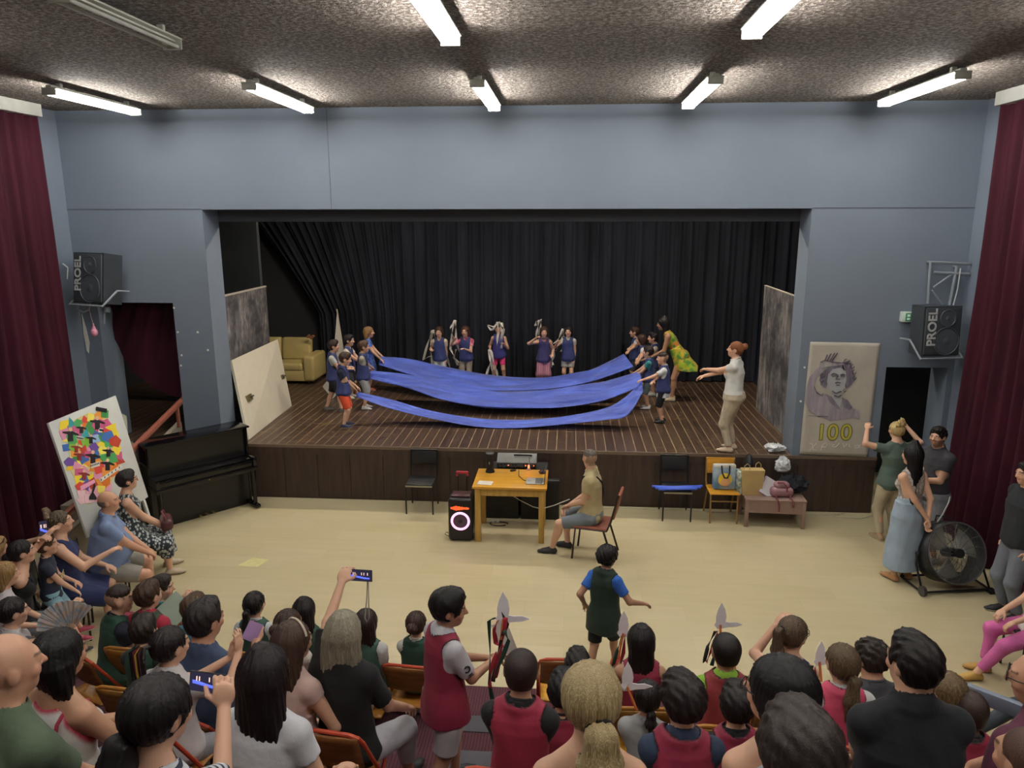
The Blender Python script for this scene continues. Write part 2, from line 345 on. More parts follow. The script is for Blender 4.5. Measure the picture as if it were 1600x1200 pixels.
# ================================================================== figures: smooth bodies grown from distance fields
BIG = 9.0
def V3(*a): return np.array(a, float)
def nrm(v):
    v = np.asarray(v, float); return v/(np.linalg.norm(v)+1e-9)
class Field:
    def __init__(s, lo, hi, h):
        s.h = h; s.lo = np.array(lo, float); n = np.ceil((np.array(hi)-s.lo)/h).astype(int)+2
        s.ax = [(s.lo[i]+h*np.arange(n[i])).astype(np.float32) for i in range(3)]
        s.V = np.full(tuple(n), BIG, np.float32)
    def win(s, lo, hi, pad):
        sl = []
        for i in range(3):
            a = int(max(0, math.floor((lo[i]-pad-s.lo[i])/s.h))); b = int(min(len(s.ax[i]), math.ceil((hi[i]+pad-s.lo[i])/s.h)+1))
            if b <= a: return None
            sl.append(slice(a, b))
        return tuple(sl)
    def xyz(s, sl): return s.ax[0][sl[0]][:, None, None], s.ax[1][sl[1]][None, :, None], s.ax[2][sl[2]][None, None, :]
    def add(s, p, k=.02):
        f, lo, hi = p; sl = s.win(lo, hi, k+2.5*s.h)
        if sl is None: return s
        d = f(*s.xyz(sl)); v = s.V[sl]
        if k > 0:
            hh = np.maximum(k-np.abs(v-d), 0)/k; s.V[sl] = np.minimum(v, d)-hh*hh*k*.25
        else: s.V[sl] = np.minimum(v, d)
        return s
    def sub(s, p, k=.006):
        f, lo, hi = p; sl = s.win(lo, hi, k+2.5*s.h)
        if sl is None: return s
        d = -f(*s.xyz(sl)); v = s.V[sl]; hh = np.maximum(k-np.abs(v-d), 0)/max(k, 1e-6)
        s.V[sl] = np.maximum(v, d)+hh*hh*k*.25; return s
    def clip(s, f):
        """keep the part where f < 0"""
        d = f(s.ax[0][:, None, None], s.ax[1][None, :, None], s.ax[2][None, None, :]); s.V = np.maximum(s.V, d); return s
    def warp(s, f):
        m = np.abs(s.V) < .06; d = f(s.ax[0][:, None, None], s.ax[1][None, :, None], s.ax[2][None, None, :]); s.V = np.where(m, s.V+d, s.V).astype(np.float32); return s
    def mesh(s):
        V = s.V; S = V < 0; n = V.shape
        if not S.any(): return None
        # keep the border outside
        c = [S[i:n[0]-1+i, j:n[1]-1+j, k:n[2]-1+k] for i in (0, 1) for j in (0, 1) for k in (0, 1)]
        al = np.logical_and.reduce(c); an = np.logical_or.reduce(c); act = an & ~al
        idx = np.full(act.shape, -1, np.int32); cells = np.argwhere(act); N = len(cells); idx[act] = np.arange(N)
        ci, cj, ck = cells.T
        val = np.stack([V[ci+i, cj+j, ck+k] for i in (0, 1) for j in (0, 1) for k in (0, 1)], 1)
        cor = np.array([(i, j, k) for i in (0, 1) for j in (0, 1) for k in (0, 1)], np.float32)
        acc = np.zeros((N, 3), np.float32); cnt = np.zeros(N, np.float32)
        for a in range(8):
            for b in range(a+1, 8):
                df = cor[a]-cor[b]
                if np.abs(df).sum() != 1: continue
                va, vb = val[:, a], val[:, b]; m = (va < 0) != (vb < 0)
                t = np.where(m, va/np.where(m, va-vb, 1), 0); t = np.clip(t, 0, 1)
                acc += np.where(m[:, None], cor[a]+(cor[b]-cor[a])*t[:, None], 0); cnt += m
        P = s.lo + s.h*(cells+acc/cnt[:, None])
        F = []
        for ax in range(3):
            o = [(1, 0, 0), (0, 1, 0), (0, 0, 1)][ax]; u, v = [(1, 2), (2, 0), (0, 1)][ax]
            A = S[:n[0]-o[0], :n[1]-o[1], :n[2]-o[2]]; B = S[o[0]:, o[1]:, o[2]:]
            e = np.argwhere(A != B); ok = (e[:, u] > 0) & (e[:, v] > 0) & (e[:, u] < n[u]-1) & (e[:, v] < n[v]-1); e = e[ok]
            ins = A[tuple(e.T)]
            du = np.zeros(3, int); du[u] = 1; dv = np.zeros(3, int); dv[v] = 1
            q = [idx[tuple((e-x).T)] for x in (du+dv, dv, 0*du, du)]
            q = np.stack(q, 1); q[~ins] = q[~ins][:, ::-1]; F.append(q[(q >= 0).all(1)])
        return P, np.concatenate(F)
def bbox(*pr): 
    return np.min([p[1] for p in pr], 0), np.max([p[2] for p in pr], 0)
def cap(a, b, ra, rb=None, fl=None):
    """tapered limb from a to b; fl = (axis, factor) flattens it along an axis"""
    a = np.asarray(a, float); b = np.asarray(b, float); rb = ra if rb is None else rb; ab = b-a; L = float(ab@ab)+1e-9; R = max(ra, rb)
    if fl is not None: n_ = nrm(fl[0]); q = 1/fl[1]-1
    def f(X, Y, Z):
        x, y, z = X-a[0], Y-a[1], Z-a[2]; t = np.clip((x*ab[0]+y*ab[1]+z*ab[2])/L, 0, 1)
        x, y, z = x-t*ab[0], y-t*ab[1], z-t*ab[2]
        if fl is not None:
            s_ = (x*n_[0]+y*n_[1]+z*n_[2])*q; x, y, z = x+s_*n_[0], y+s_*n_[1], z+s_*n_[2]
        return np.sqrt(x*x+y*y+z*z)-(ra+(rb-ra)*t)
    return f, np.minimum(a, b)-R, np.maximum(a, b)+R
def ell(c, r, Q=None):
    c = np.asarray(c, float); r = np.asarray(r, float)*np.ones(3); R = float(r.max()); Q = np.eye(3) if Q is None else Q   # rows of Q: local axes
    def f(X, Y, Z):
        x, y, z = X-c[0], Y-c[1], Z-c[2]; l = [Q[i][0]*x+Q[i][1]*y+Q[i][2]*z for i in range(3)]
        k0 = np.sqrt((l[0]/r[0])**2+(l[1]/r[1])**2+(l[2]/r[2])**2); k1 = np.sqrt((l[0]/r[0]**2)**2+(l[1]/r[1]**2)**2+(l[2]/r[2]**2)**2)
        return k0*(k0-1)/(k1+1e-6)
    return f, c-R, c+R
def rbox(c, hw, Q=None, r=.01):
    c = np.asarray(c, float); hw = np.asarray(hw, float); R = float(np.linalg.norm(hw)); Q = np.eye(3) if Q is None else Q
    def f(X, Y, Z):
        x, y, z = X-c[0], Y-c[1], Z-c[2]; l = [np.abs(Q[i][0]*x+Q[i][1]*y+Q[i][2]*z)-hw[i]+r for i in range(3)]
        return np.sqrt(sum(np.maximum(q, 0)**2 for q in l))+np.minimum(np.maximum(np.maximum(l[0], l[1]), l[2]), 0)-r
    return f, c-R, c+R
def loft(O, Q, tab, L, off=0, ex=2.4, bend=0):
    """stack of rounded sections along Q[2]; tab rows: t (fraction of L), half width, half depth, forward shift"""
    T = np.array([r[0] for r in tab])*L; A = np.array([r[1] for r in tab])+off; B = np.array([r[2] for r in tab])+off
    Cc = np.array([r[3] if len(r) > 3 else 0 for r in tab]); O = np.asarray(O, float); t0, t1 = T[0]-off, T[-1]+off
    R = max(A.max(), B.max()+np.abs(Cc).max()); p0 = O+Q[2]*t0; p1 = O+Q[2]*t1
    def f(X, Y, Z):
        x, y, z = X-O[0], Y-O[1], Z-O[2]; u = Q[0][0]*x+Q[0][1]*y+Q[0][2]*z; v = Q[1][0]*x+Q[1][1]*y+Q[1][2]*z; s = Q[2][0]*x+Q[2][1]*y+Q[2][2]*z
        a = np.interp(s, T, A).astype(np.float32); b = np.interp(s, T, B).astype(np.float32); v = v-np.interp(s, T, Cc).astype(np.float32)
        q = (np.abs(u/a)**ex+np.abs(v/b)**ex)**(1/ex); d = (q-1)*np.minimum(a, b)
        return np.maximum(d, np.maximum(t0-s, s-t1)*.8)
    return f, np.minimum(p0, p1)-R*1.2, np.maximum(p0, p1)+R*1.2
def frame(fwd, up):
    """rows: right, forward, up"""
    up = nrm(up); f = np.asarray(fwd, float); f = nrm(f-up*(f@up)); return np.array([np.cross(f, up), f, up])
def rot(axis, deg):
    a = math.radians(deg); x, y, z = nrm(axis); c, s = math.cos(a), math.sin(a); C = 1-c
    return np.array([[c+x*x*C, x*y*C-z*s, x*z*C+y*s], [y*x*C+z*s, c+y*y*C, y*z*C-x*s], [z*x*C-y*s, z*y*C+x*s, c+z*z*C]])
def ik(a, t, l1, l2, hint):
    a = np.asarray(a, float); t = np.asarray(t, float); d = t-a; D = np.linalg.norm(d); D2 = min(D, (l1+l2)*.995); D2 = max(D2, abs(l1-l2)*1.05+.01); d = nrm(d); t = a+d*D2
    c = (l1*l1+D2*D2-l2*l2)/(2*l1*D2); c = max(-1, min(1, c)); s_ = math.sqrt(1-c*c); h = np.asarray(hint, float); h = nrm(h-d*(h@d))
    return a+d*l1*c+h*l1*s_, t
def tomesh(name, pf, mats, parent=None, cols=None, pat=None):
    if pf is None: return None
    P, F = pf; me = bpy.data.meshes.new(name); n, m = len(P), len(F)
    me.vertices.add(n); me.vertices.foreach_set('co', P.astype(np.float32).ravel()); me.loops.add(m*4); me.loops.foreach_set('vertex_index', F.astype(np.int32).ravel())
    me.polygons.add(m); me.polygons.foreach_set('loop_start', np.arange(0, m*4, 4, dtype=np.int32)); me.polygons.foreach_set('loop_total', np.full(m, 4, np.int32))
    me.update(calc_edges=True); me.shade_smooth(); me.materials.append(mats)
    if cols is not None:
        at_ = me.attributes.new('col', 'FLOAT_COLOR', 'POINT'); at_.data.foreach_set('color', np.concatenate([cols, np.ones((n, 1))], 1).astype(np.float32).ravel())
    if pat is not None:
        at_ = me.attributes.new('pat', 'FLOAT', 'POINT'); at_.data.foreach_set('value', pat.astype(np.float32))
    return link(name, me, parent)
# --- materials of figures
def skin_mat():
    t = NT('skin'); t.b.inputs['Roughness'].default_value = .5
    a = t.n('ShaderNodeAttribute', attribute_name='col'); t.l(a.outputs['Color'], t.b.inputs['Base Color'])
    t.b.inputs['Specular IOR Level'].default_value = .35; t.bump(t.noise(140), .12, .002); return t.m
M_SKIN = skin_mat()
def cloth(c, c2=None, kind='', rough=.85, scale=1.0, c3=None):
    key = ('c', c, c2, kind, rough, scale, c3)
    if key in MATS: return MATS[key]
    t = NT('fabric '+c+kind); t.b.inputs['Roughness'].default_value = rough; t.b.inputs['Sheen Weight'].default_value = .04
    a = srgb(c); b = srgb(c2) if c2 else a; w_ = t.noise(9, detail=4)
    base = t.ramp(w_, [(.3, tuple(x*.9 for x in a)), (.7, tuple(min(1, x*1.08) for x in a))])
    if kind == 'stripe':
        wv = t.n('ShaderNodeTexWave', wave_type='BANDS', bands_direction='Z', wave_profile='SIN'); wv.inputs['Scale'].default_value = scale; wv.inputs['Distortion'].default_value = .6
        t.l(t.coord(), wv.inputs['Vector']); base = t.mix(t.ramp(wv.outputs['Fac'], [(.62, (0, 0, 0)), (.68, (1, 1, 1))]), base, b)
    elif kind == 'vstripe':
        wv = t.n('ShaderNodeTexWave', wave_type='BANDS', bands_direction='X', wave_profile='SIN'); wv.inputs['Scale'].default_value = scale; wv.inputs['Distortion'].default_value = 1.5
        t.l(t.coord(), wv.inputs['Vector']); base = t.mix(t.ramp(wv.outputs['Fac'], [(.45, (0, 0, 0)), (.6, (1, 1, 1))]), base, b)
    elif kind == 'print':
        vo = t.n('ShaderNodeTexVoronoi'); vo.inputs['Scale'].default_value = scale; t.l(t.coord((1, 1, .7)), vo.inputs['Vector'])
        base = t.mix(t.ramp(vo.outputs['Distance'], [(.38, (0, 0, 0)), (.5, (1, 1, 1))]), base, b)
        if c3: base = t.mix(t.ramp(t.noise(scale*.7), [(.55, (0, 0, 0)), (.6, (1, 1, 1))]), base, srgb(c3))
    elif kind == 'blotch':
        base = t.mix(t.ramp(t.noise(scale, None, 3), [(.42, (0, 0, 0)), (.58, (1, 1, 1))]), base, b)
        if c3: base = t.mix(t.ramp(t.noise(scale*1.3, t.coord((1, 1, 1), (1, 1, 0)), 3), [(.5, (0, 0, 0)), (.62, (1, 1, 1))]), base, srgb(c3))
    at_ = t.n('ShaderNodeAttribute', attribute_name='pat')
    if c2: base = t.mix(at_.outputs['Fac'], base, b)
    t.col(base); t.bump(t.noise(26, None, 4), .25, .012); MATS[key] = t.m; return t.m
def hair_mat(c, c2=None):
    key = ('h', c, c2)
    if key in MATS: return MATS[key]
    t = NT('hair '+c); t.b.inputs['Roughness'].default_value = .42; a = srgb(c); b = srgb(c2) if c2 else tuple(min(1, x*1.5+.005) for x in a)
    n = t.noise(5, t.coord((70, 70, 1.6)), 3, .6); t.col(t.ramp(n, [(.3, tuple(x*.72 for x in a)), (.5, a), (.74, b)]))
    t.b.inputs['Specular IOR Level'].default_value = .3; t.bump(n, .3, .008); MATS[key] = t.m; return t.m
SK = {'f': 'cfa48b', 'm': 'b58a70', 'd': '86604a', 'o': 'c4957b', 'p': 'd9ab90'}
def hand_p(W, d, n, side, h, curl=.45, spread=.12, point=None):
    """palm and five fingers; W wrist, d direction, n palm normal (towards the palm side), side = +1 when the thumb leaves towards cross(d, n)"""
    d = nrm(d); n = np.asarray(n, float); n = nrm(n-d*(n@d)); t = np.cross(d, n)*side; k = h/1.7; out = []
    pc = W+d*.048*k; out.append((ell(pc, V3(.043, .05, .019)*k, np.array([t, d, n])), .012*k))
    for i, (ln, off) in enumerate(((.072, .03), (.08, .0105), (.074, -.0105), (.058, -.03))):
        b = W+d*.082*k+t*off*k-n*.002; dd = nrm(d+t*off*spread*25); r = (.0098, .0098, .0094, .0084)[i]*k; c = curl*(1+.12*i)
        j1 = b+(dd*math.cos(c*.9)+n*math.sin(c*.9))*ln*.48*k; j2 = j1+(dd*math.cos(c*2.1)+n*math.sin(c*2.1))*ln*.3*k; j3 = j2+(dd*math.cos(c*3.0)+n*math.sin(c*3.0))*ln*.22*k
        out += [(cap(b-d*.02*k, j1, r*1.05, r), .004*k), (cap(j1, j2, r, r*.93), .003*k), (cap(j2, j3, r*.93, r*.8), .003*k)]
    b = W+d*.022*k+t*.03*k; j1 = b+nrm(t*.8+d*.75+n*.35)*.042*k; j2 = j1+nrm(t*.25+d+n*.45)*.034*k
    out += [(cap(b-t*.008, j1, .0135*k, .0115*k), .008*k), (cap(j1, j2, .0112*k, .009*k), .004*k)]
    return out
class Obj: pass
def person(label, loc, face=0, h=1.7, sex='m', kid=False, sit=None, lean=0, side=0, twist=0, head=(0, 0, 0), la='lap', ra='lap', legs=None, bulk=1.0, skin='f',
           hair=('short', '2a2220'), top=None, vest=None, bottom=None, dress=None, shoes='2c2b2d', res=None, eyes=True, lh=None, rh=None, group=None, belly=0, brow=None, beard=None, shoe2='d8d8d6', socks=None, shrug=0, neck=1.0, hs=1.0, glasses=None, lod=0, yaw0=0, vis='all', hp=None, pre=False):
    """face: degrees, 0 looks to the stage, positive turns left. sit: seat height. Hand targets in metres in the figure's own frame (x right, y forward, z up from its floor)."""
    root = None if pre else empty('person', loc, math.radians(face), label, 'person', group)
    k = h; res = res or .0075
    B = sex == 'm'; Hh = .232*(h/1.7)**.3*hs
    hipz = (sit+.085*(h/1.7)**.5) if sit is not None else (.47 if kid else .495)*h
    NZ = h-Hh-.035*h; S = NZ-(.47 if kid else .495)*h
    if hp: P = V3(*hp)
    else: P = V3(0, 0 if sit is not None else 0, hipz)
    yw = rot((0, 0, 1), twist); sp = rot((1, 0, 0), -lean) @ V3(0, 0, 1); sp = rot((0, 1, 0), side) @ sp
    fw = yw @ V3(0, 1, 0); Q = frame(fw, sp)
    N = P+Q[2]*S
    sw = (.091 if B else .083)*h*(1+.35*(bulk-1)); 
    if kid: sw = .094*h
    hy, hpit, hr = head
    Qh = (rot((0, 0, 1), hy) @ rot((1, 0, 0), hpit) @ rot((0, 1, 0), hr))
    Qh = np.array([Qh @ V3(1, 0, 0), Qh @ V3(0, 1, 0), Qh @ V3(0, 0, 1)])   # rows right, fwd, up (hpit>0 looks up)
    nk = nrm(Q[2]*.75+V3(0, 0, .45)+Q[1]*.25)
    HB = N+nk*(.035*h)*neck+Q[1]*.008*h; Hc = HB+Qh[2]*Hh*.5+Qh[1]*Hh*.1
    if pre: return Hc, sw
    U_ = Hh
    def H(u, f, s): return Hc+(Qh[0]*u+Qh[1]*f+Qh[2]*s)*U_
    # --- torso table
    bk = bulk
    if kid: T = [(-.14, .06, .055), (0, .088*bk, .066*bk), (.3, .083*bk, .062*bk, .004), (.55, .082*bk, .06*bk), (.8, .088, .058), (.91, .074, .05), (1.0, .04, .036)]
    elif B: T = [(-.14, .062, .055), (0, .092*bk, .068*bk), (.3, .088*bk, (.064+belly)*bk, .006+belly*.5), (.5, .09*bk, (.062+belly*.8)*bk, belly*.5), (.72, .102*(bk*.6+.4), .066*bk), (.86, .1, .058), (.95, .066, .046), (1.02, .036, .036)]
    else: T = [(-.14, .066, .058), (0, .1*bk, .072*bk), (.25, .088*bk, (.06+belly)*bk, .004), (.45, .074*bk, .055*bk, .0), (.7, .084*(bk*.6+.4), .06*bk), (.86, .086, .052), (.94, .06, .042), (1.02, .034, .034)]
    T = [tuple([r[0]]+[x*h for x in r[1:]]) for r in T]
    def torso(o, tab=None): return loft(P, Q, tab or T, S, o, 2.3)
    sh = [P+Q[2]*S*(.872+shrug)+Q[0]*sd*sw for sd in (-1, 1)]
    ua, fa = .168*h, .148*h
    ab = (1+.5*(bulk-1))*(1.0 if B or kid else .9)
    lw, rw = None, None; arms = []
    for sd, spec, hv in ((-1, la, lh), (1, ra, rh)):
        i = 0 if sd < 0 else 1; s0 = sh[i]; hint = V3(sd*.6, -.5, -.7); hint = V3(sd*.35, -.6, -.6)
        nd = None
        if spec == 'down': tgt = s0+V3(sd*.03, .05, -1)*(ua+fa)*.985; hint = V3(sd*.2, -1, 0)
        elif spec == 'lap': tgt = P+Q[1]*.2*h+V3(sd*.025*h, 0, .04*h)
        elif spec == 'thigh': tgt = P+V3(sd*.07*h, .17*h, .045*h)
        elif isinstance(spec, dict): tgt = V3(*spec['t']); hint = V3(*spec.get('h', hint)); nd = spec.get('d')
        else: tgt = V3(*spec)
        el, wr = ik(s0, tgt, ua, fa, hint)
        ho = hv or {}
        d = nrm(wr-el); dh = nrm(np.array(ho.get('d', d), float)) if 'd' in ho else (nrm(np.array(nd)) if nd is not None else nrm(d+V3(0, 0, -.15) if spec in ('lap', 'thigh') else d))
        pn = V3(*ho.get('n', (-sd, 0, 0) if spec == 'down' else (0, 0, -1)))
        if abs(pn @ dh) > .9: pn = V3(0, -1, 0)
        # thumb side: towards cross(dh, pn)*side ; choose the one facing forward/up-inner
        tt = np.cross(dh, pn); want = V3(*ho.get('t', (0, 1, 0) if spec == 'down' else (-sd, .2, .4))); ts = 1 if tt @ want > 0 else -1
        arms.append((s0, el, wr, dh, pn, ts, ho.get('c', .4), sd))
    def arm(sd, o, a=0, b=2, m=1.0):
        """a..b: 0 shoulder, 1 elbow, 2 wrist"""
        s0, el, wr = arms[0 if sd < 0 else 1][:3]; r0, r1, r2, r3 = .031*h*ab, .0245*h*ab, .024*h*ab, .0155*h*(ab*.5+.5); out = []
        if a < 1:
            b1 = min(b, 1); p0 = s0+(el-s0)*a; p1 = s0+(el-s0)*b1; out.append((cap(p0, p1, (r0+(r1-r0)*a)*m+o, (r0+(r1-r0)*b1)*m+o), .02))
        if b > 1:
            a1 = max(a-1, 0); b1 = b-1; p0 = el+(wr-el)*a1; p1 = el+(wr-el)*b1; out.append((cap(p0, p1, (r2+(r3-r2)*a1)*m+o, (r2+(r3-r2)*b1)*m+o), .02))
        return out
    # --- legs
    th, shn = (.238*h, .218*h) if not kid else (.224*h, .206*h); fz = .045*h; LG = []
    for sd in (-1, 1):
        i = 0 if sd < 0 else 1; hj = P+Q[0]*sd*.052*h-V3(0, 0, .01*h); sp_ = None if legs is None else legs[i]
        if sp_ is None: an = V3(sd*.06*h, -.005, fz) if sit is None else V3(sd*.085*h, th*.93+.02, fz)
        else: an = V3(*sp_[:3]) + V3(0, 0, fz)
        kh = V3(sd*.1, 1, 0) if sit is None else V3(sd*.25, .35, 1)
        fd = V3(sd*.18, 1, 0)
        if sp_ is not None and len(sp_) > 3: fd = V3(*sp_[3])
        if sp_ is not None and len(sp_) > 4: kh = V3(*sp_[4])
        kn, an = ik(hj, an, th, shn, kh); LG.append((hj, kn, an, nrm(fd)))
    def leg(sd, o, a=0, b=2, m=1.0, flare=0):
        hj, kn, an, fd = LG[0 if sd < 0 else 1]; r0, r1, r2, r3 = .05*h*(bk*.7+.3), .033*h*(bk*.4+.6), .031*h*(bk*.4+.6), .021*h; out = []
        if kid: r0 *= .92
        if a < 1:
            b1 = min(b, 1); p0 = hj+(kn-hj)*a; p1 = hj+(kn-hj)*b1; out.append((cap(p0, p1, (r0+(r1-r0)*a)*m+o, (r0+(r1-r0)*b1)*m+o+flare*b1), .025))
        if b > 1:
            a1 = max(a-1, 0); b1 = b-1; p0 = kn+(an-kn)*a1; p1 = kn+(an-kn)*b1; out.append((cap(p0, p1, (r2+(r3-r2)*a1)*m+o+flare, (r2+(r3-r2)*b1)*m+o+flare*1.2), .02))
        return out
    def foot(sd, o, flat=0):
        hj, kn, an, fd = LG[0 if sd < 0 else 1]; kk = h/1.7; up = V3(0, 0, 1); ez = an[2]-fz
        heel = V3(an[0], an[1], an[2]-fz*.55)-fd*.03*kk; ball = V3(an[0], an[1], an[2]-fz*.6)+fd*.11*kk; toe = V3(an[0], an[1], an[2]-fz*.68)+fd*.165*kk
        return [(cap(an, heel+fd*.01, .027*kk+o, .03*kk+o), .015), (cap(an-V3(0, 0, .008), ball, .03*kk+o, .022*kk+o), .02), (cap(heel, ball, .028*kk+o, .026*kk+o, (V3(*np.cross(fd, up)), 1.25)), .02), (cap(ball, toe, .029*kk+o, .022*kk+o, (up, .75)), .02)], an[2]-fz
    # --- body
    parts = [(torso(-.004), .0)]
    for sd in (-1, 1):
        s0 = sh[0 if sd < 0 else 1]
        parts.append((cap(N+Q[2]*.012*h+Q[0]*sd*.012*h, s0+Q[2]*.002*h, .028*h, .027*h), .03)); parts += [(p, .03) if q == 0 else (p, .015) for q, (p, _) in enumerate(arm(sd, 0))]
        s_, el, wr, dh, pn, ts, cu, _ = arms[0 if sd < 0 else 1]
        parts += hand_p(wr, dh, pn, ts, h*(1.04 if kid else 1), cu)
        if vis != 'top':
            parts += leg(sd, 0); hj, kn, an, fd = LG[0 if sd < 0 else 1]
            cd_ = nrm(np.cross(np.cross(an-kn, fd), an-kn)); cd_ = cd_ if cd_ @ fd < 0 else -cd_
            parts.append((ell(kn+(an-kn)*.3+cd_*.012*h, V3(.027, .027, .07)*h, frame(fd, kn-an)), .02))
            parts += foot(sd, -.004)[0]
            if sit is None: parts.append((ell(P+Q[0]*sd*.045*h-Q[1]*.03*h, V3(.05, .05, .055)*h*(1 if B else 1.08)), .03))
        if not B and not kid: parts.append((ell(P+Q[2]*S*.68+Q[0]*sd*.045*h+Q[1]*.045*h, V3(.035, .032, .036)*h*(bk*.5+.5)), .025))
    nr = (.036 if B else .031)*h*(bk*.4+.6) if not kid else .031*h
    parts.append((cap(N-Q[2]*.01*h-Q[1]*.004*h, HB+Qh[2]*Hh*.16-Qh[1]*Hh*.02, nr*1.06, nr*.97), .03))
    lo, hi = bbox(*[p for p, _ in parts]); lo = np.minimum(lo, Hc-Hh*.75); hi = np.maximum(hi, Hc+Hh*.75)
    if vis == 'top': lo[2] = max(lo[2], P[2]-.12)
    F = Field(lo-.03, hi+.03, res)
    for p, q in parts: F.add(p, q)
    F.add(ell(H(0, -.09, .13), V3(.345, .40, .365)*U_, Qh), .01)                       # cranium
    F.add(ell(H(0, .06, -.1), V3(.29 if B else .275, .31, .38)*U_, Qh), .04*U_*4)     # face
    F.add(ell(H(0, .2, -.36), V3(.13, .12, .12)*U_, Qh), .03)                         # chin
    for s_ in (-1, 1):
        F.add(ell(H(s_*.34, -.06, -.03), V3(.045, .085, .14)*U_, Qh), .004)
        F.sub(ell(H(s_*.14, .42, .02), V3(.085, .07, .055)*U_, Qh), .02)
        F.add(ell(H(s_*.14, .315, .015), V3(.075, .06, .055)*U_, Qh), .004)
        F.add(ell(H(s_*.17, .26, -.12), V3(.1, .08, .09)*U_, Qh), .02)
    F.add(cap(H(-.16, .33, .1), H(.16, .33, .1), .045*U_), .02)
    F.add(cap(H(0, .36, .05), H(0, .45, -.115), .028*U_, .05*U_), .012)
    F.add(cap(H(-.045, .38, -.125), H(.045, .38, -.125), .035*U_), .008)
    F.add(cap(H(-.07, .345, -.235), H(.07, .345, -.235), .03*U_), .006)
    pf = F.mesh(); Pv = pf[0]; loc_ = (Pv-Hc) @ Qh.T/U_
    cs = np.tile(np.array(srgb(SK.get(skin, skin))), (len(Pv), 1)); u, f_, s_ = loc_.T
    def paint(m, c, a): cs[m] = cs[m]*(1-a)+np.array(c)*a
    onhead = (f_**2+u**2+s_**2 < .6)
    paint(onhead & (np.abs(u) < .1) & (np.abs(s_+.235) < .035) & (f_ > .25), srgb('a5524c'), .75)
    paint(onhead & (f_ > .05) & (np.abs(u) > .12) & (s_ < -.05) & (s_ > -.22) | onhead & (f_ > .4), srgb('cf7d68'), .18)
    hc = srgb(brow or (hair[1] if hair[0] != 'bald' else '5a4a40'))
    paint(onhead & (np.abs(np.abs(u)-.15) < .085) & (np.abs(s_-.115) < .022) & (f_ > .2), hc, .85)
    if eyes:
        e = onhead & (np.abs(np.abs(u)-.14) < .05) & (np.abs(s_-.01) < .014) & (f_ > .3); paint(e, srgb('d8d0c8'), .7)
        e = onhead & (np.abs(np.abs(u)-.14) < .022) & (np.abs(s_-.01) < .02) & (f_ > .3); paint(e, srgb('1d1512'), .95)
    if beard: paint(onhead & (s_ < -.12) & (f_ > -.05) & ~((np.abs(u) < .09) & (np.abs(s_+.235) < .03)), srgb(beard[0]), beard[1])
    if hair[0] in ('buzz', 'fade', 'bald'): paint(onhead & (f_ < .18-.3*(s_ < .1)) & (s_ > -.3) & (f_ < .12) & (np.abs(u) < .33), srgb(hair[1]), .55 if hair[0] != 'bald' else .15)
    body = tomesh('body', pf, M_SKIN, root, cols=cs)
    O = Obj(); O.root = root; O.H = H; O.Hc = Hc; O.Qh = Qh; O.U = U_; O.arms = arms; O.sh = sh; O.P = P; O.Q = Q; O.S = S; O.N = N; O.LG = LG; O.h = h; O.res = res
    # --- clothes
    rr = res*(1.15)
    def garment(name, prims, mat, clips=(), subs=(), wr=.004, trim=None, r=None, seed=0):
        lo, hi = bbox(*[p for p, _ in prims]); 
        if vis == 'top': lo[2] = max(lo[2], P[2]-.1)
        G = Field(lo-.02, hi+.02, r or rr)
        for p, q in prims: G.add(p, q)
        if wr:
            ph = seed*1.7
            G.warp(lambda X, Y, Z: wr*.8*(np.sin(X*13+Z*9+ph+2*np.sin(Y*7+Z*5))*np.sin(Y*15-Z*11+ph*2)+.5*np.sin(Z*24+X*27*math.sin(ph+.5)+Y*19+1.5*np.sin(X*16+ph))+.25*np.sin(X*55+Z*21*math.cos(ph))).astype(np.float32))
        for c in clips: G.clip(c)
        for c in subs: G.sub(c, .004)
        pf = G.mesh()
        if pf is None: return None
        pt = None
        if trim is not None: pt = trim(pf[0])
        return tomesh(name, pf, mat, root, pat=pt)
    def plane(o, n):  # keep where (p-o).n < 0
        n = nrm(n); return lambda X, Y, Z: ((X-o[0])*n[0]+(Y-o[1])*n[1]+(Z-o[2])*n[2]).astype(np.float32)
    def pd(P_, pr): return pr[0](P_[:, 0], P_[:, 1], P_[:, 2])
    hemc = lambda s: plane(P+Q[2]*S*s, -Q[2])
    bk_ex = 0
    def upper(name, mat, off, hem, sleeve, necks, trimw=0, flare=0, wrk=.004, strap=False, seed=0, sd_only=None):
        lo_ = lambda t: (flare*h*max(0, .6-t) if sit is None else flare*h*max(0, .35-t)*.5)+(.009 if t < .2 and hem < 0 else 0)+bk_ex
        tb = [tuple([r[0], r[1]+lo_(r[0]), r[2]+lo_(r[0])]+list(r[3:])) for r in T]
        if hem < -.14: tb = [(hem-.05, tb[1][1]+.01*h, tb[1][2]+.012*h)]+[(0, tb[1][1]+.004*h, tb[1][2]+.004*h)]+tb[2:]
        pr = [(torso(off, tb), 0)]; subs = []; cl = [hemc(hem)]
        if sit is not None:   # cloth spreads over the lap
            for s_ in (-1, 1): pr.append((cap(LG[0][0] if s_ < 0 else LG[1][0], P+(LG[0 if s_ < 0 else 1][1]-P)*.25, .052*h*bk+off, .05*h*bk+off), .03))
        if sit is None and hem < .05 and not kid:
            for s_ in (-1, 1): pr.append((ell(P+Q[0]*s_*.045*h-Q[1]*.03*h, V3(.052, .052, .058)*h*(1 if B else 1.08)+off, None), .03))
        if not B and not kid:
            for s_ in (-1, 1): pr.append((ell(P+Q[2]*S*.68+Q[0]*s_*.045*h+Q[1]*.045*h, V3(.035, .032, .036)*h*(bk*.5+.5)+off), .03))
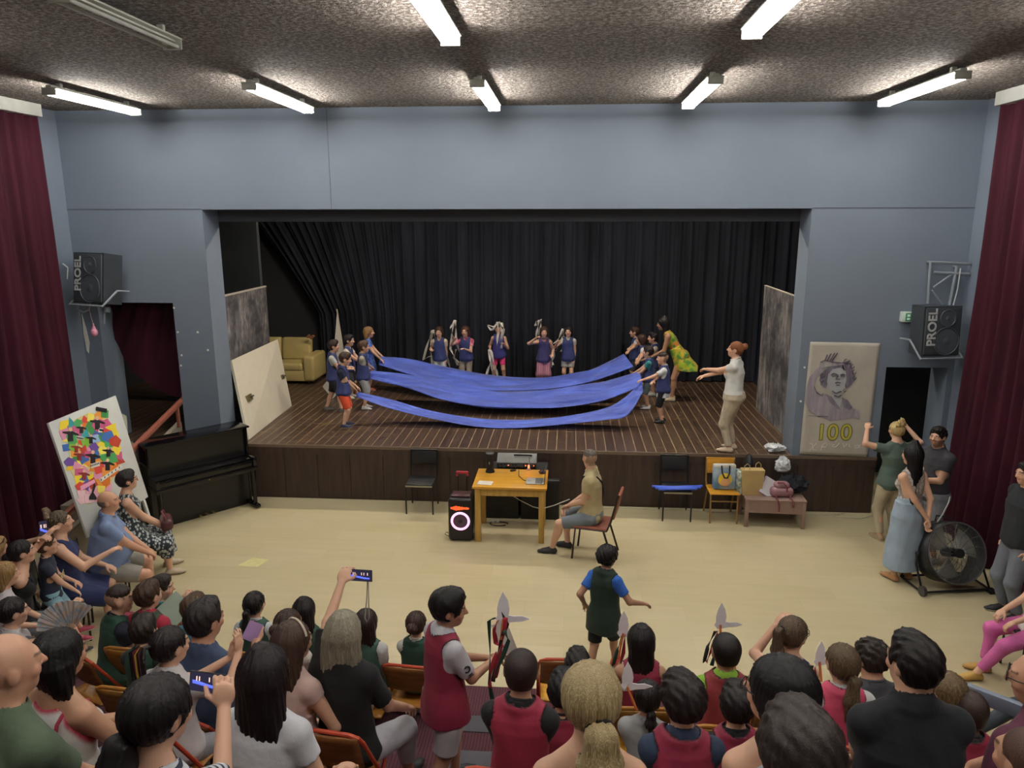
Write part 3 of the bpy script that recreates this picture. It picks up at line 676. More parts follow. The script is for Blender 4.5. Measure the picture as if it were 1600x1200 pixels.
        for s_ in (-1, 1):
            s0, el = arms[0 if s_ < 0 else 1][:2]
            if not strap: pr.append((cap(N+Q[2]*.006*h+Q[0]*s_*.012*h, s0+Q[2]*.002*h, .028*h+off, .027*h+off), .03))
            if sleeve > 0:
                pr += arm(s_, off+.001, 0, sleeve, 1.03)
                pr.append((cap(P+Q[2]*S*.62+Q[0]*s_*sw*.7, s0, .026*h+off, .026*h+off), .02))
        if not strap: pr.append((cap(N-Q[2]*.02*h, N+Q[2]*.02*h, nr*1.05+off, nr*1.02+off), .02))
        nw, nf = necks     # neckline: radius, drop at the front
        ctr = N+Q[2]*.028*h+Q[1]*.012*h; sb = [cap(ctr+Q[2]*.05, ctr-Q[1]*.01, nr+nw, nr+nw)]
        if nf: sb.append(cap(ctr, ctr+Q[1]*.075*h-Q[2]*nf, nr+nw*.8, nr*.5))
        ends = []
        if sleeve > 0:
            for s_ in (-1, 1):
                s0, el, wr = arms[0 if s_ < 0 else 1][:3]
                if sleeve <= 1: c = s0+(el-s0)*sleeve; nn = nrm(el-s0)
                else: c = el+(wr-el)*(sleeve-1); nn = nrm(wr-el)
                ends.append(ell(c+nn*.05, V3(.085, .085, .05)*max(1, h/1.6), frame(V3(*np.cross(nn, (0.3, .1, .9))), nn)))
        else:
            for s_ in (-1, 1):
                s0, el = arms[0 if s_ < 0 else 1][:2]
                o_ = s0+Q[0]*s_*.012*h*(1 if not strap else .3)-Q[2]*.015*h; ends.append(cap(o_+Q[2]*.02*h, o_+nrm(el-s0)*.11*h+Q[0]*s_*.02*h, .036*h+off*.8, .034*h+off))
        allsub = sb+ends
        tr = None
        if trimw: tr = lambda P_: np.clip(1.5-np.min([np.abs(pd(P_, c)) for c in allsub], 0)/trimw, 0, 1)
        return garment(name, pr, mat, cl, allsub, wrk, tr, seed=seed)
    if bottom:
        b = dict(c='3a3f4a', L=1.95, w=.008, kind='', c2=None, name=None); b.update(bottom); L = b['L']; w_ = b['w']; pr = [(torso(w_, [r for r in T if r[0] <= .3]), 0)]
        for s_ in (-1, 1):
            pr += [(p, .035) for p, _ in leg(s_, w_, 0, L, 1.03, b.get('flare', 0))]
            if sit is None and not kid: pr.append((ell(P+Q[0]*s_*.045*h-Q[1]*.03*h, V3(.05, .05, .055)*h+w_), .03))
        subs = []
        for s_ in (-1, 1):
            hj, kn, an, fd = LG[0 if s_ < 0 else 1]
            if L <= 1: c = hj+(kn-hj)*L; nn = nrm(kn-hj)
            else: c = kn+(an-kn)*(L-1); nn = nrm(an-kn)
            subs.append(rbox(c+nn*.1, V3(.1, .1, .1)*h/1.6, frame(V3(*np.cross(nn, (.95, .1, .2))), nn), .002))
        if not b.get('full'): garment(b['name'] or ('shorts' if L < 1.2 else 'trousers'), pr, cloth(b['c'], b['c2'], b['kind'], scale=b.get('s', 1)), [plane(P+Q[2]*S*(.17 if (top or {}).get('hem', -1) > 0 else .12), Q[2])], subs, b.get('wr', .004), seed=3)
    if dress:   # skirt part
        b = dict(c='3a3f4a', L=.9, w=.012, kind='', c2=None, c3=None, s=1, name='skirt', flare=.05); b.update(dress)
        m_ = cloth(b['c'], b['c2'], b['kind'], scale=b['s'], c3=b['c3']); pr = [(torso(b['w'], [r for r in T if r[0] <= .45]), 0)]; L = b['L']; sb = []
        if sit is None:
            ln = L*(th+shn) if L > 0 else 0; zb = P[2]-ln; tb = [(-ln/S, (.1+b['flare'])*h, (.075+b['flare'])*h), (0, .1*h*bk+.006, .078*h*bk+.008), (.3, T[2][1]+.004, T[2][2]+.006)]
            pr.append((loft(P, np.array([Q[0], Q[1], V3(0, 0, 1)]), tb, S, b['w']), .02)); pr.append((ell(P-Q[1]*.03*h, V3(.09, .055, .06)*h+b['w']), .03)); cl = [plane(V3(0, 0, zb), V3(0, 0, -1)), plane(P+Q[2]*S*.42, Q[2])]
        else:
            pr += [(p, .06) for s_ in (-1, 1) for p, _ in leg(s_, b['w']+.006, 0, L, 1.05)]
            pr.append((cap(P+V3(0, .02, -.01), (LG[0][1]+LG[1][1])/2-V3(0, 0, .01), .055*h, .05*h), .06))
            if L > 1: kn = (LG[0][1]+LG[1][1])/2; an = (LG[0][2]+LG[1][2])/2; pr.append((cap(kn-V3(0, 0, .01), kn+(an-kn)*(L-1), .062*h, .075*h), .07)); cl = [plane(kn+(an-kn)*(L-1), an-kn), plane(P+Q[2]*S*.42, Q[2])]
            else: kn = (LG[0][1]+LG[1][1])/2; cl = [plane(P+(kn-P)*L, kn-P), plane(P+Q[2]*S*.42, Q[2])]
        garment(b['name'], pr, m_, cl, sb, .007, seed=5)
    if top:
        b = dict(c='cccccc', c2=None, kind='', s=1, c3=None, hem=-.1, sl=.45, off=.009, neck=(.008, .0), strap=False, name=None, flare=0, wr=.0035, trim=0); b.update(top)
        upper(b['name'] or ('shirt' if b['sl'] > 0 else 'tank_top'), cloth(b['c'], b['c2'], b['kind'], scale=b['s'], c3=b['c3']), b['off'], b['hem'], b['sl'], b['neck'], b['trim'], b['flare'], b['wr'], b['strap'], seed=len(label) % 7)
        if b.get('straps'):
            mb = MB()
            for s_ in (-1, 1):
                pts = []
                for q in range(7):
                    a = q/6*PI; pts.append(P+Q[2]*(S*(.80+.135*math.sin(a)))+Q[0]*s_*(.05+.006*math.cos(a))*h+Q[1]*(-math.cos(a))*.062*h*(1))
                mb.tube(pts, b['straps']*.5+.002, 6)
            mb.build('shoulder_strap', cloth(b['c2'] or b['c']), root)
    if top and top.get('collar', dict(c=0)) is not None and (top.get('neck', (.008, 0))[0] <= .02):
        cw = top.get('neck', (.008, 0))[0]; cc = N+Q[2]*.026*h+Q[1]*.006*h; cr = nr*1.04+cw*.6
        MB().tube([cc+(Q[0]*math.cos(a)+Q[1]*math.sin(a))*cr-Q[2]*(.016*h*math.sin(a)) for a in np.linspace(0, 2*PI, 25)[:-1]], .0075, 8, closed=True).build('collar', cloth(top.get('collar') or top.get('c', 'cccccc')), root)
    if vest is not None:
        b = dict(c='22407a', c2='1c2233', hem=-.12, off=.022, neck=(.024, .05), trim=.006, flare=.02, kind='', s=1); b.update(vest)
        upper('bib_vest', cloth(b['c'], b['c2'], b['kind'], scale=b['s'], rough=.7), b['off'], b['hem'], 0, b['neck'], b['trim'], b['flare'], .005, seed=len(label) % 5)
    # --- shoes
    if vis != 'top' and shoes:
        for s_ in (-1, 1):
            fp, z0 = foot(s_, .006); mt = cloth(shoes, shoe2, rough=.6)
            lo, hi = bbox(*[p for p, _ in fp]); G = Field(lo-.01, hi+.01, min(rr, .007))
            for p, q in fp: G.add(p, q)
            G.clip(lambda X, Y, Z, z=z0+.001: (z-Z)+0*X); an = LG[0 if s_ < 0 else 1][2]; G.clip(lambda X, Y, Z, z=an[2]+.012: (Z-z)+0*X); q_ = G.mesh()
            if q_: tomesh('shoe', q_, mt, root, pat=(q_[0][:, 2] < z0+.022*h/1.7).astype(float))
            if socks:
                hj, kn, an, fd = LG[0 if s_ < 0 else 1]; pr = [(cap(an, an+(kn-an)*socks[1], .027*h, .029*h), 0)]; garment('sock', pr, cloth(socks[0]), wr=0)
    # --- hair
    ht, hcol = hair[0], hair[1]; hopt = hair[2] if len(hair) > 2 else {}; hm = hair_mat(hcol, hopt.get('c2')); hres = min(rr, .006) if Hh > .1 else rr
    if hopt.get('res'): hres = hopt['res']
    def hairmesh(name, prims, subs=(), amp=.003, clips=(), mat=None, spiky=0, par=None):
        lo, hi = bbox(*[p for p, _ in prims]); G = Field(lo-.02, hi+.02, hres)
        for p, q in prims: G.add(p, q)
        if amp or spiky:
            def wf(X, Y, Z):
                x, y, z = X-Hc[0], Y-Hc[1], Z-Hc[2]; u = Qh[0][0]*x+Qh[0][1]*y+Qh[0][2]*z; v = Qh[1][0]*x+Qh[1][1]*y+Qh[1][2]*z; s = Qh[2][0]*x+Qh[2][1]*y+Qh[2][2]*z
                a = np.arctan2(u, -v+.001); d = amp*(np.sin(a*34+s*9)+.7*np.sin(a*61-s*14+1)+.8*np.sin(a*13+s*22))
                if spiky: d = d+spiky*(np.sin(u*150+s*60+2*np.sin(v*40))*np.sin(v*60+u*30)+.6*np.sin(s*90+v*60+u*140))
                return (d*.8).astype(np.float32)
            G.warp(wf)
        for c in clips: G.clip(c)
        for c in subs: G.sub(c, .008)
        q_ = G.mesh(); return tomesh(name, q_, mat or hm, par or root)
    th_ = hopt.get('th', .05)
    facecut = [ell(H(0, .52, -.18+hopt.get('fr', 0)), V3(.34, .42, .47)*U_, Qh), ell(H(0, .35, -.45), V3(.6, .36, .42)*U_, Qh)]
    ears = [ell(H(s_*.38, .0, -.08), V3(.14, .13, .17)*U_, Qh) for s_ in (-1, 1)]
    def capm(t, dn=0): return (ell(H(0, -.10, .12), V3(.345+t, .405+t, .37+t)*U_, Qh), 0)
    if ht in ('short', 'spiky', 'curly', 'fade', 'buzz'):
        t = {'short': .06, 'spiky': .07, 'curly': .11, 'fade': .055, 'buzz': .018}[ht] if 'th' not in hopt else th_
        pr = [capm(t)]; nape = -.26
        if ht != 'fade': pr.append((ell(H(0, -.2, -.12), V3(.28+t*.6, .24+t*.5, .26)*U_, Qh), .02))
        if ht in ('fade',): pr = [(ell(H(0, -.05, .24), V3(.34, .4, .3)*U_, Qh), 0)]; nape = .06
        if ht == 'short' or ht == 'spiky': pr.append((ell(H(0, .12, .4), V3(.26, .24, .13+t*.6)*U_, Qh), .03))
        sp_ = {'short': .0035, 'spiky': .004, 'curly': .008, 'fade': .002, 'buzz': 0}[ht]
        hairmesh('hair', pr, facecut+ears, .0015 if ht != 'buzz' else 0, [plane(H(0, -.3, nape), -(Qh[2]*.9+Qh[1]*.25))], spiky=sp_)
    elif ht == 'fringe':
        pr = [(ell(H(0, -.10, .02), V3(.36, .42, .3)*U_, Qh), 0)]; hairmesh('hair', pr, facecut+ears+[ell(H(0, .05, .4), V3(.34, .45, .34)*U_, Qh)], .001, [plane(H(0, -.3, -.25), -Qh[2])])
    elif ht in ('long', 'bob'):
        L = hopt.get('L', 1.3 if ht == 'long' else .62); wd = hopt.get('w', .4); pr = [capm(th_+.02)]
        b0 = H(0, -.2, .1); back = -Q[1]; dn = nrm(V3(0, 0, -1)*.93+back*.12) if ht == 'long' else V3(0, 0, -1)
        A0 = H(0, -.12, -.02); E0 = A0+dn*(L*U_)+(back*.10*U_ if ht == 'long' else 0)
        Qd = frame(V3(0, 1, 0) if abs(Qh[1][1]) < .2 else Qh[1], -dn) if ht == 'long' else Qh
        Ls = L*U_
        tb = [(-1, hopt.get('we', wd*.8)*U_, .12*U_), (-.7, wd*1.02*U_, .2*U_), (-.35, (wd+.02)*U_, .3*U_), (0, (wd-.02)*U_, .36*U_), (.18, .3*U_, .3*U_), (.34, .12*U_, .14*U_)]
        pr.append((loft(A0+back*.1*U_, np.array([Qd[0], Qd[1], -dn]), tb, Ls, 0, 2.2), .04))
        hairmesh('hair', pr, facecut+[ell(H(0, .46, -.75), V3(.42, .5, .8)*U_, Qh)], .0022)
    elif ht in ('pony', 'bun', 'braids', 'updo'):
        pr = [capm(th_)]; kp = hopt.get('k', (0, -.5, .12)); kd = V3(kp[0], kp[1]+.1, kp[2]-.12); tt_ = (.345+th_, .405+th_, .37+th_); kd = kd/math.sqrt(sum((kd[i]/tt_[i])**2 for i in range(3)))*1.03; K = H(kd[0], kd[1]-.1, kd[2]+.12)
        pr.append((ell(H(0, -.22, -.05), V3(.3, .26, .25)*U_, Qh), .03))
        if ht == 'bun': pr.append((ell(K-Qh[1]*.06*U_, V3(.2, .18, .2)*U_*hopt.get('bs', 1), Qh), .01))
        hairmesh('hair', pr, facecut+ears, .0028, [plane(H(0, -.3, -.3), -(Qh[2]*.95+Qh[1]*.2))])
        if ht == 'updo':
            pr = [(ell(K+(Qh[0]*x+Qh[2]*z-Qh[1]*y)*U_, V3(.13, .12, .13)*U_, Qh), .01) for x, y, z in ((-.1, 0, .12), (.1, .02, .1), (0, .05, -.02), (-.16, 0, -.06), (.15, 0, -.05), (.02, .02, .25))]
            hairmesh('bun', pr, (), .003, spiky=.006, mat=hair_mat(hopt.get('cb', hcol), hopt.get('c2')))
        tie = hopt.get('tie', '1c1a1c')
        if ht == 'pony':
            L = hopt.get('L', .9); bw = hopt.get('w', .11); sw_ = hopt.get('sw', 0); p0 = K; p1 = K-Qh[1]*.13*U_-Qh[2]*.05*U_; p2 = p1+(V3(0, 0, -1)*.5*L+Qh[0]*sw_*.4-Q[1]*.06)*U_; p3 = p2+(V3(0, 0, -1)*.55*L+Qh[0]*sw_*.5)*U_
            hairmesh('ponytail', [(cap(p0, p1, bw*.55*U_, bw*.9*U_), 0), (cap(p1, p2, bw*.95*U_, bw*1.25*U_), .02), (cap(p2, p3, bw*1.2*U_, .03*U_), .02)], (), .004)
        if ht in ('pony', 'bun') and tie:
            o = MB(); kk = K-Qh[1]*.02*U_; ring = [kk+(Qh[0]*math.cos(a)+Qh[2]*math.sin(a))*.085*U_*hopt.get('ts', 1)*(1 if ht == 'pony' else 1.5) for a in np.linspace(0, 2*PI, 14)[:-1]]
            o.tube(ring, .028*U_*hopt.get('ts', 1), 8, closed=True).build('hair_tie', cloth(tie), root)
        if ht == 'braids':
            rg = random.Random(4)
            for q in range(hopt.get('n', 16)):
                a = rg.uniform(-1, 1); p0 = K+Qh[0]*a*.12*U_; Lb = rg.uniform(.7, 1.25)*U_; pts = [p0, p0-Qh[1]*.16*U_+Qh[2]*.04*U_]
                e = p0-Qh[1]*(.24+.1*abs(a))*U_+Qh[0]*a*.25*U_; pts += [e+V3(0, 0, -Lb*x) for x in (.15, .4, .7, 1)]
                mb = MB(); mb.tube(pts, [.03*U_]*5+[.018*U_], 6); mb.build('braid', hm if q % 5 else cloth(('7c1f33', '3f7d55', 'c9a43c')[q//5 % 3]), root)
    if glasses:
        mb = MB()
        for s_ in (-1, 1):
            mb.tube([H(s_*.15+.1*math.cos(a), .43, .0+.085*math.sin(a)) for a in np.linspace(0, 2*PI, 15)[:-1]], .012*U_, 6, closed=True)
            mb.tube([H(s_*.25, .42, .02), H(s_*.345, .25, .03), H(s_*.375, -.05, .03)], .011*U_, 6)
        mb.tube([H(-.05, .44, .01), H(.05, .44, .01)], .012*U_, 6).build('glasses', plain('glasses '+glasses, glasses, .3), root)
    O.garment = garment; O.cap = cap; O.hairmesh = hairmesh; O.plane = plane; O.torso = torso; O.T = T; O.arm = arm
    return O

def wl(loc, face, p):
    a = math.radians(face); d = np.asarray(p, float)-np.asarray(loc, float); return (float(d[0]*math.cos(a)+d[1]*math.sin(a)), float(-d[0]*math.sin(a)+d[1]*math.cos(a)), float(d[2]))
def lw(loc, face, p):
    a = math.radians(face); return (loc[0]+p[0]*math.cos(a)-p[1]*math.sin(a), loc[1]+p[0]*math.sin(a)+p[1]*math.cos(a), loc[2]+p[2])
def put(label, u, v, fl, face=0, **k):
    """a figure whose head centre is seen at pixel u, v and which stands or sits on the floor at height fl"""
    kk = {q: k[q] for q in ('h', 'sex', 'kid', 'sit', 'lean', 'side', 'twist', 'head', 'bulk', 'hs', 'neck', 'hp') if q in k}
    Hc, _ = person('', (0, 0, 0), face, pre=True, **kk); wz = fl+Hc[2]; W = at(u, v, 'z', wz); a = math.radians(face)
    loc = (W[0]-(Hc[0]*math.cos(a)-Hc[1]*math.sin(a)), W[1]-(Hc[0]*math.sin(a)+Hc[1]*math.cos(a)), fl)
    for q in ('la', 'ra'):
        t = k.get(q)
        if isinstance(t, tuple) and t and t[0] == 'pxr': k[q] = wl(loc, face, at(t[1], t[2], 'y', loc[1]+t[3]))
        elif isinstance(t, tuple) and t and t[0] == 'px': k[q] = wl(loc, face, at(t[1], t[2], t[3], t[4]))
        elif isinstance(t, tuple) and t and t[0] == 'w': k[q] = wl(loc, face, t[1:])
    O = person(label, loc, face, **k); O.loc = loc; O.face = face; O.hand = [lw(loc, face, arm_[2]+arm_[3]*.09*k.get('h', 1.7)/1.7) for arm_ in O.arms]
    return O
# ================================================================== curtains
def velvet(name, c, c2):
    t = NT(name); t.b.inputs['Roughness'].default_value = .9; t.b.inputs['Sheen Weight'].default_value = .3; t.b.inputs['Specular IOR Level'].default_value = .2
    t.b.inputs['Sheen Tint'].default_value = (*srgb(c2), 1)
    t.col(t.ramp(t.noise(3, t.coord((1, 1, .2)), 4), [(.3, srgb(c)), (.7, srgb(c2))])); return t.m
M_MAROON = velvet('maroon velvet', '2f101b', '431827'); M_BLACK = velvet('black drape', '1a1c23', '2b2e37')
def pleat(s, seed, n):
    return .5*math.sin(2*PI*n*s+1.3*math.sin(2*PI*n*.13*s+seed))+.3*math.sin(2*PI*n*2.1*s+seed*2+2*math.sin(9*s))+.2*math.sin(2*PI*n*.37*s+seed)
def curtain(name, P, nu, nv, mat, label, solid=.004):
    o = MB().grid(P, nu, nv).build(name, mat, ang=3); return tag(o, label, 'curtain')
def side_cur(x0, sg, seed):
    def P(u, v):
        y = -.62-u*9.2; z = .02+(5.67-.02)*v; a = .10*(1.05-.35*v); b = pleat(u+.004*math.sin(v*3+seed), seed, 34)
        return (x0+sg*(.05+a*(b+.5)), y+.05*math.sin(6*v+20*u)*(1-v), z)
    return P
curtain('side_curtain', side_cur(-6.93, 1, 1.0), 620, 10, M_MAROON, 'maroon velvet curtain covering the left side wall, beside the ramp railing')
curtain('side_curtain', side_cur(5.86, -1, 2.7), 620, 10, M_MAROON, 'maroon velvet curtain covering the right side wall, behind the drum fan')
def back_cur(u, v):
    z = ZS+.02+(5.35-ZS-.02)*v; t = min(1, max(0, (5.35-z)/3.1)); g = t*t*(3-2*t) if t < 1 else 1
    xt = -7.3+12.5*u; xb = xt+2.3*max(0, 1-u/.36)**1.4; x = xt+(xb-xt)*(t**.8)
    a = .05+.06*(1-v)*.6+.06*max(0, .25-u)*2
    return (x+.02*math.sin(u*90), 5.06+a*pleat(u, .6, 46)+.08*math.sin(u*7), z)
curtain('backdrop_curtain', back_cur, 760, 16, M_BLACK, 'tall black pleated backdrop curtain hanging across the back of the stage')
def doorcur(u, v):
    pts = [at(x, y, 'y', .3) for x, y in ((152, 474), (165, 505), (186, 548), (205, 580), (236, 605), (262, 618), (289, 624))]
    xs = np.linspace(0, 1, 7); zb = np.interp(u, xs, [p[2] for p in pts]); xb = np.interp(u, xs, [p[0] for p in pts])
    xt = DL0-.08+(DL1-DL0+.2)*u; x = xt+(xb-xt)*(1-v); return (x, .3+.035*math.sin(u*40+2*(1-v))*(.3+.7*v)+.03, zb+(3.12-zb)*v)
curtain('doorway_curtain', doorcur, 60, 10, M_MAROON, 'dark maroon curtain swept aside in the left doorway beside the stage')
curtain('doorway_curtain', lambda u, v: (5.0+.42*u-.1*u*(1-v), 1.0+.05*math.sin(u*30), .03+2.5*v), 40, 4, M_MAROON, 'narrow maroon curtain hanging inside the right doorway')
# ================================================================== railings
M_RAIL = plain('rust red painted steel', '9a5a48', .5)
r = empty('stair_railing', (-5.52, -2, 0), 0, 'rust red handrail rising along the ramp to the left stage door', 'railing')
rz = lambda y: 1.53+.242*y
MB().box(-.03, .03, -2.9, 2.93, -.035, .035, .006, M=TR(0, 0, rz(-2)) @ RX(math.atan(.242))).build('handrail', M_RAIL, r)
for y in (-.12, -1.2, -2.5, -3.9): 
    b = max(0, 1.2+y*1.2/5.4); MB().box(-.022, .022, y+2-.022, y+2+.022, b-.02, rz(y)-.02, .003).build('post', M_RAIL, r)
M_GREYR = plain('slate grey painted steel', '6f7888', .5)
A_ = at(1488, 1070, 'z', 1.78); B_ = at(1640, 1128, 'z', 1.78)
r = empty('guard_rail', tuple(A_), 0, 'grey flat metal guard rail beside the right end of the seats', 'railing')
d = Vector(B_-A_); d.z = 0; L_ = d.length; ang_ = math.atan2(d.y, d.x)
MB().box(0, L_, -.02, .02, -.04, .04, .005, M=RZ(ang_)).build('bar', M_GREYR, r)
for s in (.05, L_-.05): 
    q = d.normalized()*s; MB().box(q.x-.02, q.x+.02, q.y-.02, q.y+.02, -(A_[2]-tier_h(A_[1]+q.y)), -.03).build('post', M_GREYR, r)
# ================================================================== loudspeakers on the front wall
M_CAB = plain('charcoal speaker cabinet', '33383e', .6); M_GRILL = plain('dark perforated grille', '3b4147', .55, bump=.002); M_CONE = plain('grey speaker cone', '4a5158', .5)
M_STEELG = plain('grey painted steel bracket', '7e868e', .5); M_LOGO = plain('pale grey lettering', 'b4b8ba', .5)
def pa(loc, rz, tilt, W, Hh_, label):
    r = empty('wall_loudspeaker', loc, 0, label, 'loudspeaker', 'wall loudspeakers beside the stage'); r.rotation_euler = (tilt, 0, rz)
    w2 = W/2; mb = MB(); mb.prism([(-w2, 0), (w2, 0), (w2*.55, .42), (-w2*.55, .42)], 0, Hh_, TR(0, 0, 0) @ Matrix(((1, 0, 0, 0), (0, 0, 1, 0), (0, 1, 0, 0), (0, 0, 0, 1)))); mb.build('cabinet', M_CAB, r, smooth=False)
    MB().box(-w2+.02, w2-.02, -.022, 0, .02, Hh_-.02, .01).build('grille', M_GRILL, r)
    for nm, z, ra in (('woofer', Hh_*.3, W*.33), ('horn', Hh_*.76, W*.2)):
        mb = MB(); cx = .06
        mb.tube([(cx+ra*math.cos(a), -.026, z+ra*math.sin(a)) for a in np.linspace(0, 2*PI, 25)[:-1]], .008, 6, closed=True); mb.cyl((cx, -.022, z), (cx, -.027, z), ra*.9, ra*.9, 24); mb.cyl((cx, -.027, z), (cx, -.034, z), ra*.3, ra*.2, 16)
        mb.build(nm, M_CONE, r)
    text_mesh('lettering', 'PROEL', .17, M_LOGO, r, TR(-w2*.58, -.03, Hh_*.58) @ RX(PI/2) @ RZ(PI/2), .003, .004)
    mb = MB(); mb.tube([(-w2-.03, .2, .2), (-w2-.03, -.04, -.03), (w2+.03, -.04, -.03), (w2+.03, .2, .2)], .016, 6); mb.tube([(-w2-.03, .2, .2), (-w2-.03, .4, .2)], .014, 6); mb.tube([(w2+.03, .2, .2), (w2+.03, .4, .2)], .014, 6)
    mb.build('bracket', M_STEELG, r); return r
p = at(138, 474, 'y', -.62); L1 = pa(tuple(p), -.32, math.radians(-8), .6, .72, 'dark wall loudspeaker on the left of the stage, above the doorway with the balloon')
MB().cyl((0, .3, -.12), (0, .3, -.04), .05, n=12).cyl((-.05, .3, -.3), (-.05, .3, -.05), .015, n=8).build('mount', M_STEELG, L1)
p = at(1468, 556, 'y', -.62); L2 = pa(tuple(p), .22, math.radians(-3), .55, .66, 'dark wall loudspeaker on the right of the stage, below the steel truss')
r = empty('wall_truss', (5.6, -.02, 3.45), 0, 'grey steel truss bracket on the wall above the right loudspeaker', 'bracket')
mb = MB()
for a, b, q in (((-.23, -.1, .26), (.3, -.1, .24), .018), ((-.23, -.1, .26), (-.2, -.1, -.3), .02), ((-.17, -.1, .12), (.3, -.1, .1), .02), ((-.15, -.1, -.08), (.1, -.1, .12), .014), ((-.17, -.1, -.12), (.06, -.1, -.4), .012), ((.12, -.1, .2), (.08, -.1, -.5), .02), ((-.23, -.1, .26), (-.23, 0, .26), .015), ((.12, -.1, .2), (.12, 0, .2), .015), ((.0, -.1, -.5), (.0, .0, -.5), .015), ((.08, -.1, -.5), (-.1, -.1, -.5), .015)):
    mb.cyl(a, b, q, n=8)
mb.build('truss_frame', M_STEELG, r)
mb = MB(); mb.tube([(.16, -.13, .18), (.15, -.14, -.1), (.1, -.15, -.45), (.14, -.14, -.7), (.05, -.13, -.85)], .008, 6); mb.build('cable', plain('pale grey cable', 'b7b9b8', .5), r)
# exit sign
e = at(1424, 495, 'y', -.05); r = empty('exit_sign', (e[0]-.02, -.0, e[2]), 0, 'small pale green exit sign on the wall beside the right loudspeaker', 'sign')
MB().box(-.12, .1, -.09, 0, -.07, .07, .008).build('case', plain('white plastic case', 'c9d6cd', .4), r)
MB().box(-.075, .1, -.096, -.088, -.055, .055).build('panel', plain('green sign face', '2f9a6a', .4), r)
w_ = plain('white pictogram', 'e4f2ea', .4); mb = MB()
mb.box(-.055, -.015, -.1, -.095, .005, .04).box(-.055, -.015, -.1, -.095, -.04, -.01).box(.05, .085, -.1, -.095, -.045, .045).box(.0, .04, -.1, -.095, -.005, .008); mb.cyl((.02, -.1, .03), (.02, -.095, .03), .01, n=10).build('pictogram', w_, r)
# balloon hanging under the left loudspeaker
b = at(147, 517, 'y', -.6); r = empty('balloon', tuple(b), 0, 'small pink deflating balloon on a string under the left loudspeaker', 'balloon')
Mpk = plain('pink rubber', 'd98fa8', .4); mb = MB(); mb.sph((0, 0, -.02), (.048, .048, .062)); mb.cyl((0, 0, .02), (0, 0, .09), .034, .006, 14).sph((0, 0, .095), .014, 8); mb.build('balloon_skin', Mpk, r)
MB().tube([(0, 0, .095), (-.02, 0, .2), (-.06, .02, .42)], .003, 5).build('string', plain('pink string', 'c9a0a8'), r)
b = at(117, 490, 'y', -.62)
mb = MB(); mb.tube([tuple(at(x, y, 'y', -.55)) for x, y in ((98, 412), (106, 418), (105, 436))], .009, 6); mb.tube([tuple(at(x, y, 'y', -.4)) for x, y in ((120, 482), (130, 488), (139, 484), (141, 474))], .012, 6)
tag(mb.build('cable', plain('pale cable', 'a9acb0', .5)), 'pale loose cable hooks around the left wall loudspeaker', 'cable')
# ================================================================== chalkboards and stage pieces
def chalk_mat():
    t = NT('smeared chalkboard'); t.b.inputs['Roughness'].default_value = .8
    n = t.noise(1.3, t.coord((1, 1, 1)), 6, .65); n2 = t.noise(3, t.coord((1, 2.5, .8), (.5, 0, 0)), 6, .75)
    mk = t.n('ShaderNodeMath', operation='MULTIPLY'); t.l(t.ramp(n, [(.38, (0, 0, 0)), (.62, (1, 1, 1))]), mk.inputs[0]); t.l(t.ramp(n2, [(.36, (0, 0, 0)), (.64, (.85, .85, .85))]), mk.inputs[1])
    t.col(t.mix(mk.outputs[0], srgb('323136'), srgb('b0a9a6'))); return t.m
M_CHALK = chalk_mat(); M_CREAM = plain('cream door paint', 'cfc8b6', .5, var=.03)
def panel(name, cs, th, mat, parent=None, n=None):
    """four corners of the front face, given thickness away from the camera side"""
    c = [Vector(tuple(q)) for q in cs]; o = sum(c, Vector())/4; nn = (c[1]-c[0]).cross(c[3]-c[0]).normalized()
    if nn.dot(Vector(tuple(CP))-o) < 0: nn = -nn
    mb = MB(); a = [mb.bm.verts.new(q) for q in c]; b = [mb.bm.verts.new(q-nn*th) for q in c]
    mb.bm.faces.new(a); mb.bm.faces.new(b[::-1])
    for i in range(4): mb.bm.faces.new((a[(i+1) % 4], a[i], b[i], b[(i+1) % 4]))
    return mb.build(name, mat, parent, smooth=False), nn
r = empty('chalkboard', (-5.06, 1.6, ZS), 0, 'tall smeared chalkboard with a drawn heart, on the left side of the stage', 'chalkboard')
MB().box(-.03, 0, -1.0, .9, 0, 2.2).build('writing_surface', M_CHALK, r); MB().box(-.035, .01, -1.0, .9, 2.2, 2.225).build('frame', plain('pale wood strip', 'a9a196', .6), r)
hp_ = [(math.sin(a)**3*.12, (13*math.cos(a)-5*math.cos(2*a)-2*math.cos(3*a)-math.cos(4*a))/16*.12) for a in np.linspace(0, 2*PI, 26)[:-1]]
mc = plain('white chalk', 'b9b6b4', .9); mb = MB(); mb.tube([(.004, .05-x, .95+z) for x, z in hp_], .006, 4, closed=True)
mb.tube([(.004, .0+.035*i*.6, .92+.05*(i % 2)) for i in range(6)], .005, 4); mb.tube([(.004, -.18+.02*math.sin(i), .86+.02*i) for i in range(8)], .004, 4).build('chalk_heart', mc, r)
r = empty('chalkboard', (3.93, 1.6, ZS), 0, 'tall chalkboard smeared with pale chalk, on the right side of the stage', 'chalkboard')
MB().box(0, .03, -1.15, 1.25, 0, 2.24).build('writing_surface', M_CHALK, r); MB().box(-.005, .035, -1.15, 1.25, 2.24, 2.255).build('frame', plain('pale wood strip', 'a9a196', .6), r)
